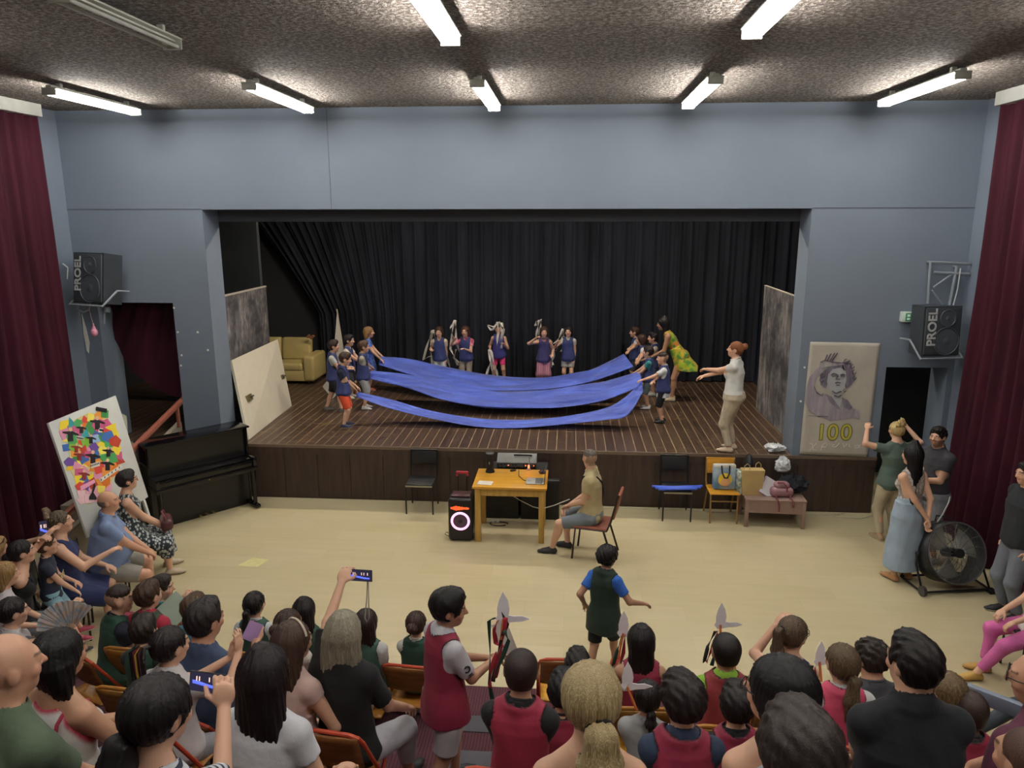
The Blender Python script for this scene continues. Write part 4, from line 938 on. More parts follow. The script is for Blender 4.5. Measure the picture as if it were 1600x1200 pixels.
# leaning door
r = empty('leaning_door', (-4.7, 1.3, ZS), 0, 'cream door leaf with two locks lying on its side against the left chalkboard', 'door panel')
B0, B1 = at(389, 687, 'z', ZS+.005), at(456, 634, 'z', ZS+.005); T0 = at(362, 563, 'x', -4.99); T1 = at(434, 530, 'x', -5.0)
off = Vector((4.7, -1.3, -ZS)); cs = [Vector(tuple(q))+off for q in (B0, B1, T1, T0)]
_, nn = panel('door_leaf', cs, .04, M_CREAM, r)
for nm, x, y, s in (('lock_plate', 387, 622, 1), ('lock_plate', 438, 590, .8)):
    # place on the leaf plane
    o_ = cs[0]; ray = Vector(tuple(_F+_R*(x-800)/CF-_U*(y-600)/CF)); cpl = Vector(tuple(CP))+off; tt = (o_-cpl).dot(nn)/ray.dot(nn); pt = cpl+ray*tt
    ex = (cs[1]-cs[0]).normalized(); ez = nn.cross(ex); M = Matrix((ex, ez, nn)).transposed().to_4x4(); M.translation = pt
    q = MB().box(-.085*s, .085*s, -.05*s, .05*s, -.01, .05, M=M).build(nm, plain('aged brass', '8a7f5e', .4, metal=.7), r)
    MB().box(-.01, .1, -.012, .012, .05, .08, .003, M=M).cyl(M @ Vector((.0, 0, 0)), M @ Vector((0, 0, .075)), .012, n=8).build('handle', plain('steel', '77756f', .4, metal=.8), q)
# sofa
def sofa():
    M_SOFA = plain('cream leather', 'c6b276', .42, var=.07, scale=5, bump=.001)
    r = empty('sofa', (-5.75, 4.62, ZS), 0, 'cream leather two seat sofa at the left back of the stage, behind the leaning door', 'sofa')
    MB().box(-.78, .78, -.42, .38, .06, .3, .03).build('base', M_SOFA, r)
    for s in (-1, 1): MB().box(s*.78-.12, s*.78+.12, -.44, .4, .06, .6, .06, seg=4).build('armrest', M_SOFA, r)
    for s in (-1, 1): MB().box(s*.33-.32, s*.33+.32, -.43, .12, .28, .44, .045, seg=3).build('seat_cushion', M_SOFA, r)
    for s in (-1, 1): MB().box(s*.33-.325, s*.33+.325, -.09, .09, 0, .5, .06, M=TR(0, .2, .4) @ RX(-.14), seg=3).build('back_cushion', M_SOFA, r)
    for x in (-.75, .75):
        for y in (-.35, .3): MB().cyl((x, y, 0), (x, y, .07), .03, n=10).build('leg', M_WOODB, r)
sofa()
mb = MB();  # invented lumps standing in for an unidentified brown thing, not known to be cloth
for i in range(5): mb.sph((-5.12+.03*i, 4.7, ZS+.93+.02*math.sin(i*2)), (.035, .03, .03+.012*(i % 2)), 8)
tag(mb.build('brown_object', plain('orange brown lump', '8a5c38')), 'small unidentified brown object on the top of the cream sofa back', 'cloth')
# white paper sail behind the left boys
r = empty('paper_sail', (-4.0, 3.35, ZS), 0, 'tall narrow white sail shape standing behind the boys on the left of the stage', 'sail')
cs = [at(521, 560, 'y', 3.35), at(539, 551, 'y', 3.35), at(526, 484, 'y', 3.35)]; 
mb = MB(); mb.prism([(q[0]+4.0, q[2]-ZS) for q in (at(517, 612, 'y', 3.35), at(545, 600, 'y', 3.35), at(527, 486, 'y', 3.35))], -.01, .01); mb.build('sail_cloth', plain('white paper', 'c8c3ba', .8), r)
a, b = at(547, 612, 'y', 3.34), at(526, 483, 'y', 3.34); MB().cyl((a[0]+4, 0, 0), (b[0]+4, 0, b[2]-ZS), .012, n=8).build('pole', plain('pale wood pole', 'b8aa90'), r)
mb = MB(); mb.prism([(q[0]+4.0, q[2]-ZS) for q in (at(504, 604, 'y', 3.0), at(511, 595, 'y', 3.0), at(531, 612, 'y', 3.0), at(520, 623, 'y', 3.0))], -.36, -.34); mb.build('base_cloth', plain('white paper', 'c8c3ba', .8), r)
# crumpled plastic bag on the stage edge
def crumple(name, loc, s, mat, label, cat, seed=1, parent=None, squash=.6, n=20):
    rg = np.random.default_rng(seed); mb = MB(); mb.sph((0, 0, s*squash), (s, s*.7, s*squash), n)
    for v in mb.bm.verts:
        k = 1+.16*math.sin(v.co.x*60/s*.05+seed)+.14*rg.normal(); v.co = Vector((v.co.x*k, v.co.y*k, max(.001, v.co.z*(1+.12*rg.normal()))))
    o = mb.build(name, mat, parent, smooth=False); o.location = loc
    return tag(o, label, cat) if label else o
M_PLAST = plain('white plastic film', 'c6cbcf', .35)
p = at(1218, 708, 'z', ZS); crumple('plastic_bag', (3.58, .16, ZS), .14, M_PLAST, 'crumpled white plastic bag on the stage edge beside the right pillar', 'bag', 3, squash=.45)
# ================================================================== blue cloths
def cloth_blue():
    t = NT('royal blue silk'); t.b.inputs['Roughness'].default_value = .55; t.b.inputs['Sheen Weight'].default_value = .3
    t.col(t.ramp(t.noise(1.2, t.coord((1, 3, 3)), 4), [(.3, srgb('3549a2')), (.7, srgb('4a66d2'))])); t.bump(t.noise(1.6, t.coord((.8, 3.5, 3.5)), 4), .8, .1); return t.m
M_BLUE = cloth_blue()
def band(back, front, label, seed, amp=.03):
    n = len(back); us = np.linspace(0, 1, n)
    Bk = np.array([at(x, y, 'y', Y) for x, y, Y in back]); Fr = np.array([at(x, y, 'y', Y) for x, y, Y in front])
    def cr(Pp, u):   # smooth through the points
        t = u*(n-1); i = min(int(t), n-2); f = t-i; p0 = Pp[max(i-1, 0)]; p1, p2 = Pp[i], Pp[i+1]; p3 = Pp[min(i+2, n-1)]
        return .5*((2*p1)+(-p0+p2)*f+(2*p0-5*p1+4*p2-p3)*f*f+(-p0+3*p1-3*p2+p3)*f**3)
    def S(u, v):
        a, b = cr(Bk, u), cr(Fr, u); p = a+(b-a)*v; w_ = amp*min(1, 6*u, 6*(1-u))*math.sin(PI*min(1, max(0, v)))**.5
        p = p+np.array([0, 0, w_*(math.sin(v*13+u*5+seed)+.6*math.sin(v*25-u*9+seed*2)+.4*math.sin(u*17+v*4))]); return tuple(p)
    o = MB().grid(S, 120, 26).build('blue_cloth', M_BLUE, ang=3, solid=.006)
    return tag(o, label, 'cloth', 'long blue cloths held across the stage')
band([(594, 557, 3.75), (640, 562, 3.9), (700, 574, 4.0), (760, 585, 4.0), (820, 590, 4.0), (880, 588, 4.0), (925, 577, 3.8), (975, 553, 3.5)],
     [(592, 570, 3.6), (630, 582, 3.3), (690, 600, 3.0), (750, 609, 2.9), (810, 610, 2.9), (870, 606, 2.9), (930, 594, 2.9), (990, 573, 2.9)], 'rear long blue cloth held sagging across the stage, nearest the black backdrop', 1, .05)
band([(578, 579, 2.8), (640, 586, 2.9), (700, 602, 2.9), (760, 611, 2.85), (820, 611, 2.85), (880, 607, 2.8), (940, 597, 2.75), (1000, 580, 2.6)],
     [(576, 592, 2.7), (635, 606, 2.2), (690, 624, 2.0), (750, 634, 1.9), (815, 637, 1.9), (880, 636, 1.9), (945, 625, 2.0), (1004, 602, 2.3)], 'middle and widest blue cloth held sagging across the stage', 2, .06)
band([(557, 612, 1.3), (610, 624, 1.45), (670, 641, 1.5), (740, 653, 1.5), (810, 656, 1.5), (880, 651, 1.5), (945, 638, 1.5), (975, 622, 1.5), (1003, 596, 1.5)],
     [(557, 620, 1.25), (610, 638, 1.15), (670, 653, 1.1), (740, 666, 1.1), (800, 669, 1.1), (870, 664, 1.1), (945, 656, 1.1), (980, 649, 1.15), (1005, 612, 1.4)], 'front and narrowest blue cloth held sagging over the stage boards', 3, .015)
# ================================================================== piano
def piano():
    M_P = plain('glossy black lacquer', '0c0c0e', .14, spec=.5); M_P2 = plain('black piano panel', '121214', .3)
    fl = at(284, 826, 'z', 0); rt = at(404, 792, 'z', 0); W = 1.48; ang = math.radians(50)
    r = empty('upright_piano', (-4.66, -1.0, 0), ang, 'glossy black upright piano placed at an angle left of the stage', 'piano')
    w2 = W/2; g = 0
    # local: x along the width, front towards -y; key bed front at y=0.0, back at y=.62
    for s in (-1, 1): MB().box(s*(w2-.015)-.015, s*(w2-.015)+.015, .25, .62, 0, 1.22, .004).build('side_panel', M_P, r)
    MB().box(-w2-.02, w2+.02, .2, .64, 1.22, 1.245, .006).build('lid', M_P, r)
    MB().box(-w2+.03, w2-.03, .3, .33, .78, 1.21).build('upper_panel', M_P2, r); MB().box(-w2+.03, w2-.03, .26, .29, .08, .62).build('lower_panel', M_P2, r)
    MB().box(-w2+.03, w2-.03, .28, .62, 0, .08).box(-w2+.03, w2-.03, .58, .62, .08, 1.22).build('back', M_P2, r)
    MB().box(-w2, w2, .0, .3, .6, .67, .008).build('key_bed', M_P, r)
    for s in (-1, 1): MB().box(s*w2-(.06 if s > 0 else 0), s*w2+(.06 if s < 0 else 0), .0, .3, .67, .8, .01).build('arm', M_P, r)
    MB().box(-w2+.06, w2-.06, .06, .3, .76, .785, .004, M=TR(0, 0, 0)).box(-w2+.06, w2-.06, .02, .045, .67, .76, .004).build('fallboard', M_P, r)
    for s in (-1, 1):
        MB().cyl((s*(w2-.05), .05, .06), (s*(w2-.05), .05, .6), .03, .038, 10).build('leg', M_P, r); MB().box(s*(w2-.05)-.04, s*(w2-.05)+.04, -.04, .3, .02, .07, .01).build('toe_block', M_P, r)
    for x in (-.1, 0, .1): MB().box(x-.018, x+.018, .14, .28, .05, .065, .006).build('pedal', plain('brass pedal', 'c9b070', .25, metal=.9), r)
    MB().cyl((0, -.002, .64), (0, .01, .64), .01, n=10).build('lock', plain('brass pedal', 'c9b070', .25, metal=.9), r)
piano()
# ================================================================== collage board by the ramp
def collage():
    TL, TR_ = at(76, 661, 'x', -5.40), at(181, 618, 'x', -5.40); BL = at(128, 817, 'x', -5.16)
    TL, TR_, BL = (Vector(tuple(q)) for q in (TL, TR_, BL))
    ex = (TR_-TL).normalized(); dn = (BL-TL); dn = (dn-ex*dn.dot(ex)).normalized(); W = (TR_-TL).length; Hn = 1.42; nn = ex.cross(-dn).normalized()
    if nn.x < 0: nn = -nn
    r = empty('collage_board', tuple(TL), 0, 'white board with a colourful paper collage leaning on the ramp railing', 'board')
    M0 = Matrix((ex, -dn, nn)).transposed().to_4x4()   # local x right, y up, z out
    MB().box(0, W, -Hn, 0, -.03, 0, .005, M=M0).build('board', plain('white board paint', 'c9ccc9', .55, var=.03), r)
    legs = MB(); z0 = TL.z
    bot = M0 @ Vector((.1, -Hn, -.015)); legs.box(.08, .12, -1.95, -Hn, -.03, 0, M=M0).box(W-.12, W-.08, -1.95, -Hn, -.03, 0, M=M0); legs.build('stand_leg', plain('white board paint', 'c9ccc9', .55), r)
    # collage: image crop coordinates -> board plane
    def on(x, y, z=.003):
        ray = Vector(tuple(_F+_R*(x-800)/CF-_U*(y-600)/CF)); cc = Vector(tuple(CP)); t = (TL-cc).dot(nn)/ray.dot(nn); pt = cc+ray*t-TL; return pt+nn*z
    def patch(name, poly, c, z=.003, mat=None):
        mb = MB(); a = [mb.bm.verts.new(on(60+x/5, 600+y/5, z)) for x, y in poly]; b = [mb.bm.verts.new(on(60+x/5, 600+y/5, z-.0025)) for x, y in poly]
        mb.bm.faces.new(a); mb.bm.faces.new(b[::-1])
        for i in range(len(a)): mb.bm.faces.new((a[(i+1) % len(a)], a[i], b[i], b[(i+1) % len(a)]))
        return mb.build(name, mat or plain('paper '+c, c, .8, var=.04), r, smooth=False)
    sheet = patch('collage_sheet', [(182, 330), (300, 270), (385, 228), (540, 225), (560, 380), (605, 400), (620, 560), (660, 600), (600, 700), (560, 790), (480, 880), (400, 940), (345, 935), (310, 800), (285, 740), (255, 690), (235, 520)], 'cfc58a')
    cols = ['d64a3c', 'e07a2c', 'e8c52c', '7fb83c', '3f8f4a', '3fa0a8', '3c68b0', '6a4a9a', 'c85a88', 'd98fb0', 'efe060', '8fb0d8', 'e8963c', 'b8402c', 'f0d838', '4a9f5a']
    rg = random.Random(11)
    cells = []
    inside = [(182, 330), (385, 228), (540, 225), (605, 400), (655, 600), (560, 790), (400, 940), (345, 935), (255, 690)]
    def inp(x, y):
        c = False; n = len(inside)
        for i in range(n):
            (x1, y1), (x2, y2) = inside[i], inside[i-1]
            if (y1 > y) != (y2 > y) and x < (x2-x1)*(y-y1)/(y2-y1)+x1: c = not c
        return c
    for j in range(13):
        for i in range(9):
            cx, cy = 200+i*52+j*8+rg.uniform(-12, 12), 330-i*14+j*54+rg.uniform(-12, 12)
            if not inp(cx, cy): continue
            c = rg.choice(cols) if j < 10 else rg.choice(['e5a8c0', 'e5a8c0', 'e8c0c8', 'efe060', '6fae4a']); w1, h1 = rg.uniform(34, 54), rg.uniform(34, 56); a0 = rg.uniform(-.5, .5)
            k = rg.choice((3, 4, 4, 5)); pl = [(cx+w1*math.cos(a0+2*PI*q/k+.6)*rg.uniform(.9, 1.25), cy+h1*math.sin(a0+2*PI*q/k+.6)*rg.uniform(.9, 1.25)) for q in range(k)]
            patch('paper_shape', pl, c, .0045+.0006*((i*3+j*5) % 7))
    for x, y, s in ((455, 305, 1.3), (245, 395, 1.4), (420, 570, 1.3), (540, 530, 1), (315, 560, 1), (350, 710, 1), (330, 350, .9), (405, 430, .9), (535, 630, 1.2), (290, 500, .9)):
        c = rg.choice(['17161a', '17161a', '2a2350', '8a2a2a']) if s < 1.2 else '17161a'
        patch('paper_figure', [(x-14*s, y), (x-45*s, y-8*s), (x-44*s, y-16*s), (x-10*s, y-18*s), (x+10*s, y-18*s), (x+46*s, y-2*s), (x+44*s, y+8*s), (x+14*s, y), (x+16*s, y+38*s), (x-14*s, y+40*s)], c, .0105)
        patch('paper_head', [(x+11*s*math.cos(a), y-28*s+12*s*math.sin(a)) for a in np.linspace(0, 2*PI, 10)[:-1]], 'd8b090', .011)
    for pl in ([(445, 178), (530, 195), (527, 226), (443, 208)],): patch('black_card', pl, '101012', .012)
    patch('paper_figure', [(430, 770), (442, 800), (425, 850), (450, 890), (448, 905), (390, 905), (392, 880), (410, 850)], '17161a', .011)
    patch('paper_strip', [(320, 800), (430, 745), (440, 770), (325, 838)], 'e8a0c0', .011)
    for pl in ([(400, 628), (470, 605), (475, 640), (405, 660)], [(290, 405), (345, 415), (350, 440), (290, 432)], [(470, 345), (500, 350), (490, 380), (460, 378)], [(470, 745), (640, 630), (650, 650), (480, 770)]):
        patch('paper_strip', pl, 'dcdccf', .0115)
        (x0, y0), (x1, y1) = pl[0], pl[1]
        for q in range(6):
            f = (q+.5)/6; x, y = x0+(x1-x0)*f, y0+(y1-y0)*f+14; patch('letter_mark', [(x-4, y-7), (x+2, y-8), (x+3, y+8), (x-3, y+7)], '1c1c20', .0135)
collage()
r = empty('spare_panel', (-5.62, -1.45, 0), 0, 'pale board edge showing behind the collage board', 'board'); panel('panel', [Vector(tuple(at(x, y, 'x', -5.46)))-Vector((-5.62, -1.45, 0)) for x, y in ((188, 645), (198, 650), (208, 790), (196, 790))], .02, plain('pale grey green board', 'a8ab9c'), r)
# ================================================================== portrait poster
def poster():
    r = empty('portrait_poster', (4.38, 0, 1.7), 0, 'hand drawn portrait poster reading 100, hung right of the stage opening', 'poster')
    o = Vector((4.38, 0, 1.7))
    def on(x, y, d=.012):
        p = at(1240+x/5.714, 520+y/5.714, 'y', -d); return Vector(tuple(p))-o
    t = NT('creased brown white paper'); t.b.inputs['Roughness'].default_value = .8; t.col(t.ramp(t.noise(3, None, 4), [(.3, srgb('a9a398')), (.7, srgb('b5b0a6'))])); t.bump(t.noise(4, None, 3), .5, .03)
    def sheet(u, v):
        a = on(150, 80)*(1-u)+on(777, 92)*u; b = on(52, 1082)*(1-u)+on(660, 1108)*u; p = b+(a-b)*v; p.y = -.008-.004*math.sin(u*9)*math.sin(v*14)-.01*(1-v)**6; return p
    MB().grid(sheet, 20, 30).build('paper', t.m, r, ang=3, solid=.002)
    def hatch(c, c2, rz_):
        t = NT('pencil hatching '+c); t.b.inputs['Roughness'].default_value = .85; n = t.noise(16, t.coord((1, 1, .12), (0, rz_, 0)), 4, .8); t.col(t.ramp(n, [(.38, srgb(c)), (.62, srgb(c2))])); return t.m
    def poly(name, pts, mat, d):
        mb = MB(); a = [mb.bm.verts.new(on(x, y, d)) for x, y in pts]; b = [mb.bm.verts.new(on(x, y, d-.002)) for x, y in pts]; mb.bm.faces.new(a); mb.bm.faces.new(b[::-1])
        for i in range(len(a)): mb.bm.faces.new((a[(i+1) % len(a)], a[i], b[i], b[(i+1) % len(a)]))
        bmesh.ops.triangulate(mb.bm, faces=[f for f in mb.bm.faces if len(f.verts) > 4]); mb.build(name, mat, r, smooth=False)
    h1 = hatch('857d8a', 'a39ca4', .5); h2 = hatch('5d5666', '857d8b', -.6); h3 = hatch('8c8792', 'a9a5a6', .9); face = plain('pale pencil face', 'a4a6aa', .8, var=.03)
    poly('drawn_sleeve', [(245, 300), (200, 330), (140, 400), (110, 520), (100, 620), (140, 690), (240, 680), (260, 560), (205, 520), (185, 480), (215, 400), (262, 330)], h1, .0165)
    poly('drawn_coat', [(120, 620), (250, 560), (290, 545), (330, 600), (410, 672), (430, 580), (480, 610), (520, 670), (585, 700), (590, 775), (540, 750), (470, 770), (330, 790), (220, 740), (140, 700)], h1, .017)
    poly('drawn_lapel', [(290, 548), (340, 570), (412, 668), (408, 690), (320, 620)], h2, .019); poly('drawn_lapel', [(430, 575), (480, 600), (525, 668), (500, 690), (440, 660)], h2, .019)
    poly('drawn_hair', [(235, 380), (280, 330), (340, 290), (430, 262), (500, 250), (520, 300), (550, 400), (520, 460), (470, 500), (455, 450), (470, 360), (330, 350), (305, 430), (290, 500), (240, 460)], h2, .0175)
    poly('drawn_face', [(310, 370), (350, 325), (420, 310), (468, 345), (470, 430), (450, 510), (420, 560), (360, 555), (315, 500), (298, 440)], face, .0195)
    poly('drawn_neck', [(330, 545), (420, 555), (430, 600), (412, 668), (350, 590)], face, .0185)
    poly('drawn_hand', [(228, 300), (240, 262), (280, 245), (350, 252), (430, 262), (445, 285), (330, 300), (260, 312)], h3, .0205)
    dk = plain('dark pencil line', '4b4654', .8); mb = MB()
    def line(pts, w=.006, d=.023): mb.tube([on(x, y, d) for x, y in pts], w, 4)
    for a, b in (((280, 250), (300, 195)), ((300, 250), (335, 185)), ((325, 250), (368, 180)), ((345, 250), (392, 180))): line((a, b), .008)
    line(((240, 262), (275, 245), (350, 262), (430, 268)), .006); line(((335, 378), (360, 362), (395, 378)), .009); line(((418, 378), (440, 368), (462, 376)), .009)
    line(((345, 392), (365, 384), (390, 390)), .006); line(((420, 390), (440, 384), (458, 390)), .006); line(((400, 385), (378, 412), (412, 414)), .006); line(((372, 448), (395, 440), (418, 448)), .008); line(((380, 468), (412, 468)), .005); line(((345, 520), (380, 540), (425, 520)), .009)
    line(((365, 560), (400, 572), (425, 555)), .01)
    for cx, cy, q in ((470, 255, 20), (500, 262, 16), (525, 300, 18), (540, 350, 18), (545, 400, 16), (260, 380, 18), (250, 420, 18), (455, 515, 12)): line([(cx+q*math.cos(a), cy+q*math.sin(a)) for a in np.linspace(0, 5, 9)], .005)
    line(((185, 480), (205, 530), (250, 560), (265, 540)), .005); line(((215, 752), (260, 742), (310, 748)), .004); line(((130, 740), (200, 745), (260, 745)), .003)
    mb.build('pencil_lines', dk, r)
    M_Y = plain('yellow paint', 'b8b04a', .6); M_YD = plain('dark olive outline', '6a6a34', .6)
    def T(txt, x, y, size, mat, d, bold=0, sh=0): 
        q = on(x, y, d); text_mesh('lettering', txt, size, mat, r, TR(*q) @ RX(PI/2), .001, bold, sh)
    for ch, x in (('1', 248), ('0', 350), ('0', 470)): T(ch, x, 895, .34, M_YD, .016, .012); T(ch, x, 895, .34, M_Y, .019, -.0)
    M_W = plain('white chalk pen', 'd5d2cc', .6); mb = MB()
    def wl(pts): mb.tube([on(x, y, .017) for x, y in pts], .0055, 4)
    wl(((140, 985), (165, 990), (175, 1045), (205, 1045))); wl(((205, 985), (170, 1020), (140, 1048)))
    wl(((245, 1050), (255, 1005), (285, 985), (298, 1000), (285, 1020), (250, 1020))); wl(((365, 1000), (345, 1002), (350, 1020), (372, 1022), (395, 1005), (408, 985))); wl(((370, 975), (385, 968)))
    wl(((440, 990), (450, 1020), (478, 992))); wl(((495, 992), (497, 1015), (510, 1018))); wl(((600, 1025), (570, 1000), (545, 1010), (548, 1028), (575, 1025), (598, 998)))
    mb.build('lettering', M_W, r)
poster()
# ================================================================== chairs
def black_chair(loc, rz, label, group=None, armpad=0):
    r = empty('padded_chair', loc, rz, label, 'chair', group); m = plain('black steel tube', '141416', .4); pd = plain('black vinyl', '1d1e22', .45)
    for s in (-1, 1):
        MB().tube([(s*.2, .2, 0), (s*.2, .21, .44), (s*.2, -.2, .44), (s*.2, -.23, .5), (s*.2, -.26, .86)], .012, 8).build('frame_tube', m, r); MB().tube([(s*.2, -.18, .44), (s*.2, -.24, 0)], .012, 8).build('leg', m, r)
    MB().box(-.2, .2, -.2, .22, .435, .475, .015).build('seat', pd, r); MB().box(-.2, .2, .215, .225, .43, .455, .004).build('seat_trim', plain('brushed metal strip', 'a8a48f', .3, metal=.6), r)
    MB().box(-.19, .19, -.015, .015, 0, .2, .012, M=TR(0, -.25, .64) @ RX(.07)).build('backrest', pd, r); MB().tube([(-.2, -.26, .86), (.2, -.26, .86)], .012, 8).build('top_rail', m, r)
    return r
black_chair((-1.71, -.33, 0), PI, 'black padded chair standing empty against the stage front, left of the trolley speaker', 'black chairs against the stage')
c2_ = black_chair((2.06, -.33, 0), PI, 'black padded chair with a folded blue cloth over its seat', 'black chairs against the stage')
mb = MB(); 
for i in range(5): mb.tube([(1.7+.02*i, -.45-.03*i, .5+.01*(i % 2)), (2.0, -.5-.02*i, .515), (2.42-.03*i, -.42-.03*i, .5+.012*((i+1) % 2))], .018, 8)
tag(mb.build('folded_cloth', plain('bright blue cloth', '3f5fd0', .6)), 'folded bright blue cloth lying across the black chair right of the seated man', 'cloth')
def yellow_chair():
    r = empty('school_chair', (2.72, -.36, 0), PI, 'yellow plywood school chair with brown metal legs, holding a tote bag', 'chair'); m = plain('bronze steel tube', '8a6a3c', .45); y = wood_mat('yellow varnished plywood', ['b07c24', 'c98f2c', 'd69c34'], 3, 0, .35)
    for s in (-1, 1): MB().tube([(s*.19, .2, 0), (s*.19, .17, .42), (s*.19, -.15, .44), (s*.2, -.2, .5), (s*.2, -.24, .85)], .013, 8).build('frame_tube', m, r); MB().tube([(s*.19, -.1, .43), (s*.2, -.26, 0)], .013, 8).build('leg', m, r)
    MB().tube([(-.19, .18, .33), (.19, .18, .33)], .012, 8).build('stretcher', m, r); MB().box(-.21, .21, -.19, .22, .44, .456, .007).build('seat', y, r); MB().box(-.21, .21, -.008, .008, 0, .24, .007, M=TR(0, -.215, .62) @ RX(.09)).build('backrest', y, r)
yellow_chair()
def tote():
    r = empty('tote_bag', (2.74, -.37, .457), .05, 'blue tote bag with a yellow face print and black handles, on the yellow chair', 'bag'); 
    def S(u, v): return ((u-.5)*.33*(1-.06*v), .12*(1-v)-.05*v-.035*math.sin(PI*u), .37*v*(1+.02*math.sin(u*8)))
    def S2(u, v): return ((u-.5)*.33*(1-.06*v), .16-.07*v-.0*math.sin(PI*u), .37*v)
    y0 = .0
    MB().box(-.165, .165, -.05, .05, 0, .37, .03, M=RX(-.12)).build('bag_body', cloth('5b7fa0', 'a9b9c4', 'blotch', scale=3), r)
    MB().box(-.16, .16, -.053, .053, .31, .372, .02, M=RX(-.12)).build('top_band', plain('white canvas', 'c9c6bc', .8), r)
    M = RX(-.12); MB().sph((0, 0, 0), (.1, .008, .1), 20, M=Matrix.Identity(4)).build('print', plain('yellow print', 'e0c040', .8), r, loc=(-.01, -.072, .17)); MB().sph((0, 0, 0), (.07, .008, .06), 16).build('print_face', plain('peach print', 'dca878', .8), r, loc=(0, -.078, .13))
    MB().tube([(-.06, -.04, .37), (-.055, -.07, .27), (-.02, -.085, .2), (.02, -.085, .2), (.05, -.07, .27), (.055, -.04, .37)], .011, 6).build('handle', plain('black webbing', '121216'), r)
tote()
def bench():
    r = empty('side_bench', (3.42, -.42, 0), -.04, 'mauve painted low bench against the stage front, piled with bags', 'bench'); m = plain('mauve brown paint', '8a7268', .5)
    MB().box(-.42, .42, -.26, .26, .4, .42, .004).build('top', m, r); MB().box(-.41, .41, -.25, -.235, .22, .4).box(-.41, .41, .235, .25, .22, .4).box(-.41, -.395, -.25, .25, .22, .4).box(.395, .41, -.25, .25, .22, .4).build('apron', m, r)
    for x in (-.39, .39):
        for y in (-.23, .23): MB().box(x-.025, x+.025, y-.025, y+.025, 0, .4, .003).build('leg', m, r)
bench()
def paper_bag():
    r = empty('paper_bag', (3.11, -.45, .42), .05, 'brown paper shopping bag with twisted handles, standing on the mauve bench', 'bag'); t = plain('kraft paper', 'b39a68', .75, bump=.003)
    mb = MB(); mb.box(-.16, .16, -.07, .07, 0, .38, .006)
    for v in mb.bm.verts:
        if v.co.z < .1: v.co.x *= .85; v.co.y *= .8
    mb.build('bag_body', t, r, smooth=False)
    for s in (-1, 1): MB().tube([(s*.09-.04, .04*s, .37), (s*.09-.035, .04*s, .44), (s*.09, .04*s, .47), (s*.09+.035, .04*s, .44), (s*.09+.04, .04*s, .37)], .005, 6).build('handle', t, r)
paper_bag()
mb = MB(); mb.box(-.03, .03, -.08, .08, 0, .34, .006); o = mb.build('shopping_bag', cloth('7a9088', 'c9ccc4', 'blotch', scale=12)); o.location = (2.935, -.4, .42); o.rotation_euler = (0, .0, .1); tag(o, 'narrow patterned bag edge beside the brown paper bag', 'bag')
mb = MB(); mb.sph((0, 0, .26), (.08, .13, .26), 16); o = mb.build('black_bag', plain('black nylon', '15161b', .5)); o.location = (3.12, -.17, .42); tag(o, 'black bag standing behind the brown paper bag against the stage', 'bag')
mb = MB(); mb.box(-.1, .1, -.02, .02, 0, .26, .004, M=RY(.55) @ RX(-.4)); o = mb.build('notebook', plain('lilac notebook cover', '9a86b0', .6)); o.location = (3.28, -.5, .43)
MB().box(-.095, .095, -.025, -.02, .005, .255, M=RY(.55) @ RX(-.4)).build('page', plain('white paper page', 'd2d0d4', .7), o); tag(o, 'white paged lilac notebook leaning between the paper bag and pink bag', 'notebook')
r = empty('handbag', (3.52, -.48, .42), .05, 'dusty pink leather handbag lying on the mauve bench with straps hanging down', 'bag'); mpk = plain('dusty pink leather', '8f6870', .5)
mb = MB(); mb.box(-.16, .16, -.1, .1, 0, .13, .05, seg=4); mb.box(-.1, .12, -.05, .1, .1, .2, .05, seg=4); mb.build('bag_body', mpk, r)
for x in (-.1, .1): MB().tube([(x, -.1, .05), (x-.01, -.15, .02), (x, -.20, .0), (x+.01, -.235, -.03-.04*(x < 0)), (x+.01, -.235, -.09-.06*(x < 0))], .014, 6).build('strap', plain('dark red strap', '6a3038', .5), r)
MB().tube([(-.06, -.02, .2), (.0, -.08, .22), (.05, -.1, .16), (.05, -.105, .1)], .01, 6).build('buckle_strap', plain('dark red strap', '6a3038', .5), r)
crumple('dark_jacket', (3.72, -.33, .42), .2, plain('navy black cloth', '171a24', .85), 'crumpled navy jacket heaped on the right end of the mauve bench', 'jacket', 5, squash=.62)
crumple('plastic_pouch', (3.6, -.2, .68), .13, M_PLAST, 'silvery plastic bag on top of the heap on the mauve bench', 'bag', 8, squash=.8)
# ================================================================== table and sound gear
def table():
    r = empty('wooden_table', (-.30, -1.06, 0), -.0, 'square yellow wooden table in front of the stage carrying the laptop', 'table'); m = wood_mat('honey pine', ['a8843c', 'b8944a', 'c4a258'], 2.5, 2, .45); tp = wood_mat('varnished orange pine top', ['b8842a', 'c8912f', 'd09c3a'], 2, 0, .28)
    MB().box(-.5, .5, -.4, .36, .77, .8, .004).build('top', tp, r); MB().box(-.44, .44, -.35, -.33, .66, .77).box(-.44, .44, .3, .32, .66, .77).box(-.44, -.42, -.34, .31, .66, .77).box(.42, .44, -.34, .31, .66, .77).build('apron', m, r)
    MB().box(-.18, .2, -.356, -.35, .67, .765).build('drawer_front', m, r)
    for x in (-.43, .43):
        for y in (-.33, .29): MB().box(x-.038, x+.038, y-.038, y+.038, 0, .77, .003).build('leg', m, r)
table()
T0 = Vector((-.30, -1.06, .8))
r = empty('laptop', (.02, -1.2, .801), -PI/2, 'open silver laptop facing right on the yellow table', 'laptop'); sv = plain('silver aluminium', 'a9aaa6', .35, metal=.3)
MB().box(-.12, .12, -.11, .14, 0, .014, .003).build('base', sv, r)
k_ = plain('dark keys', '55585a', .5); mb = MB()
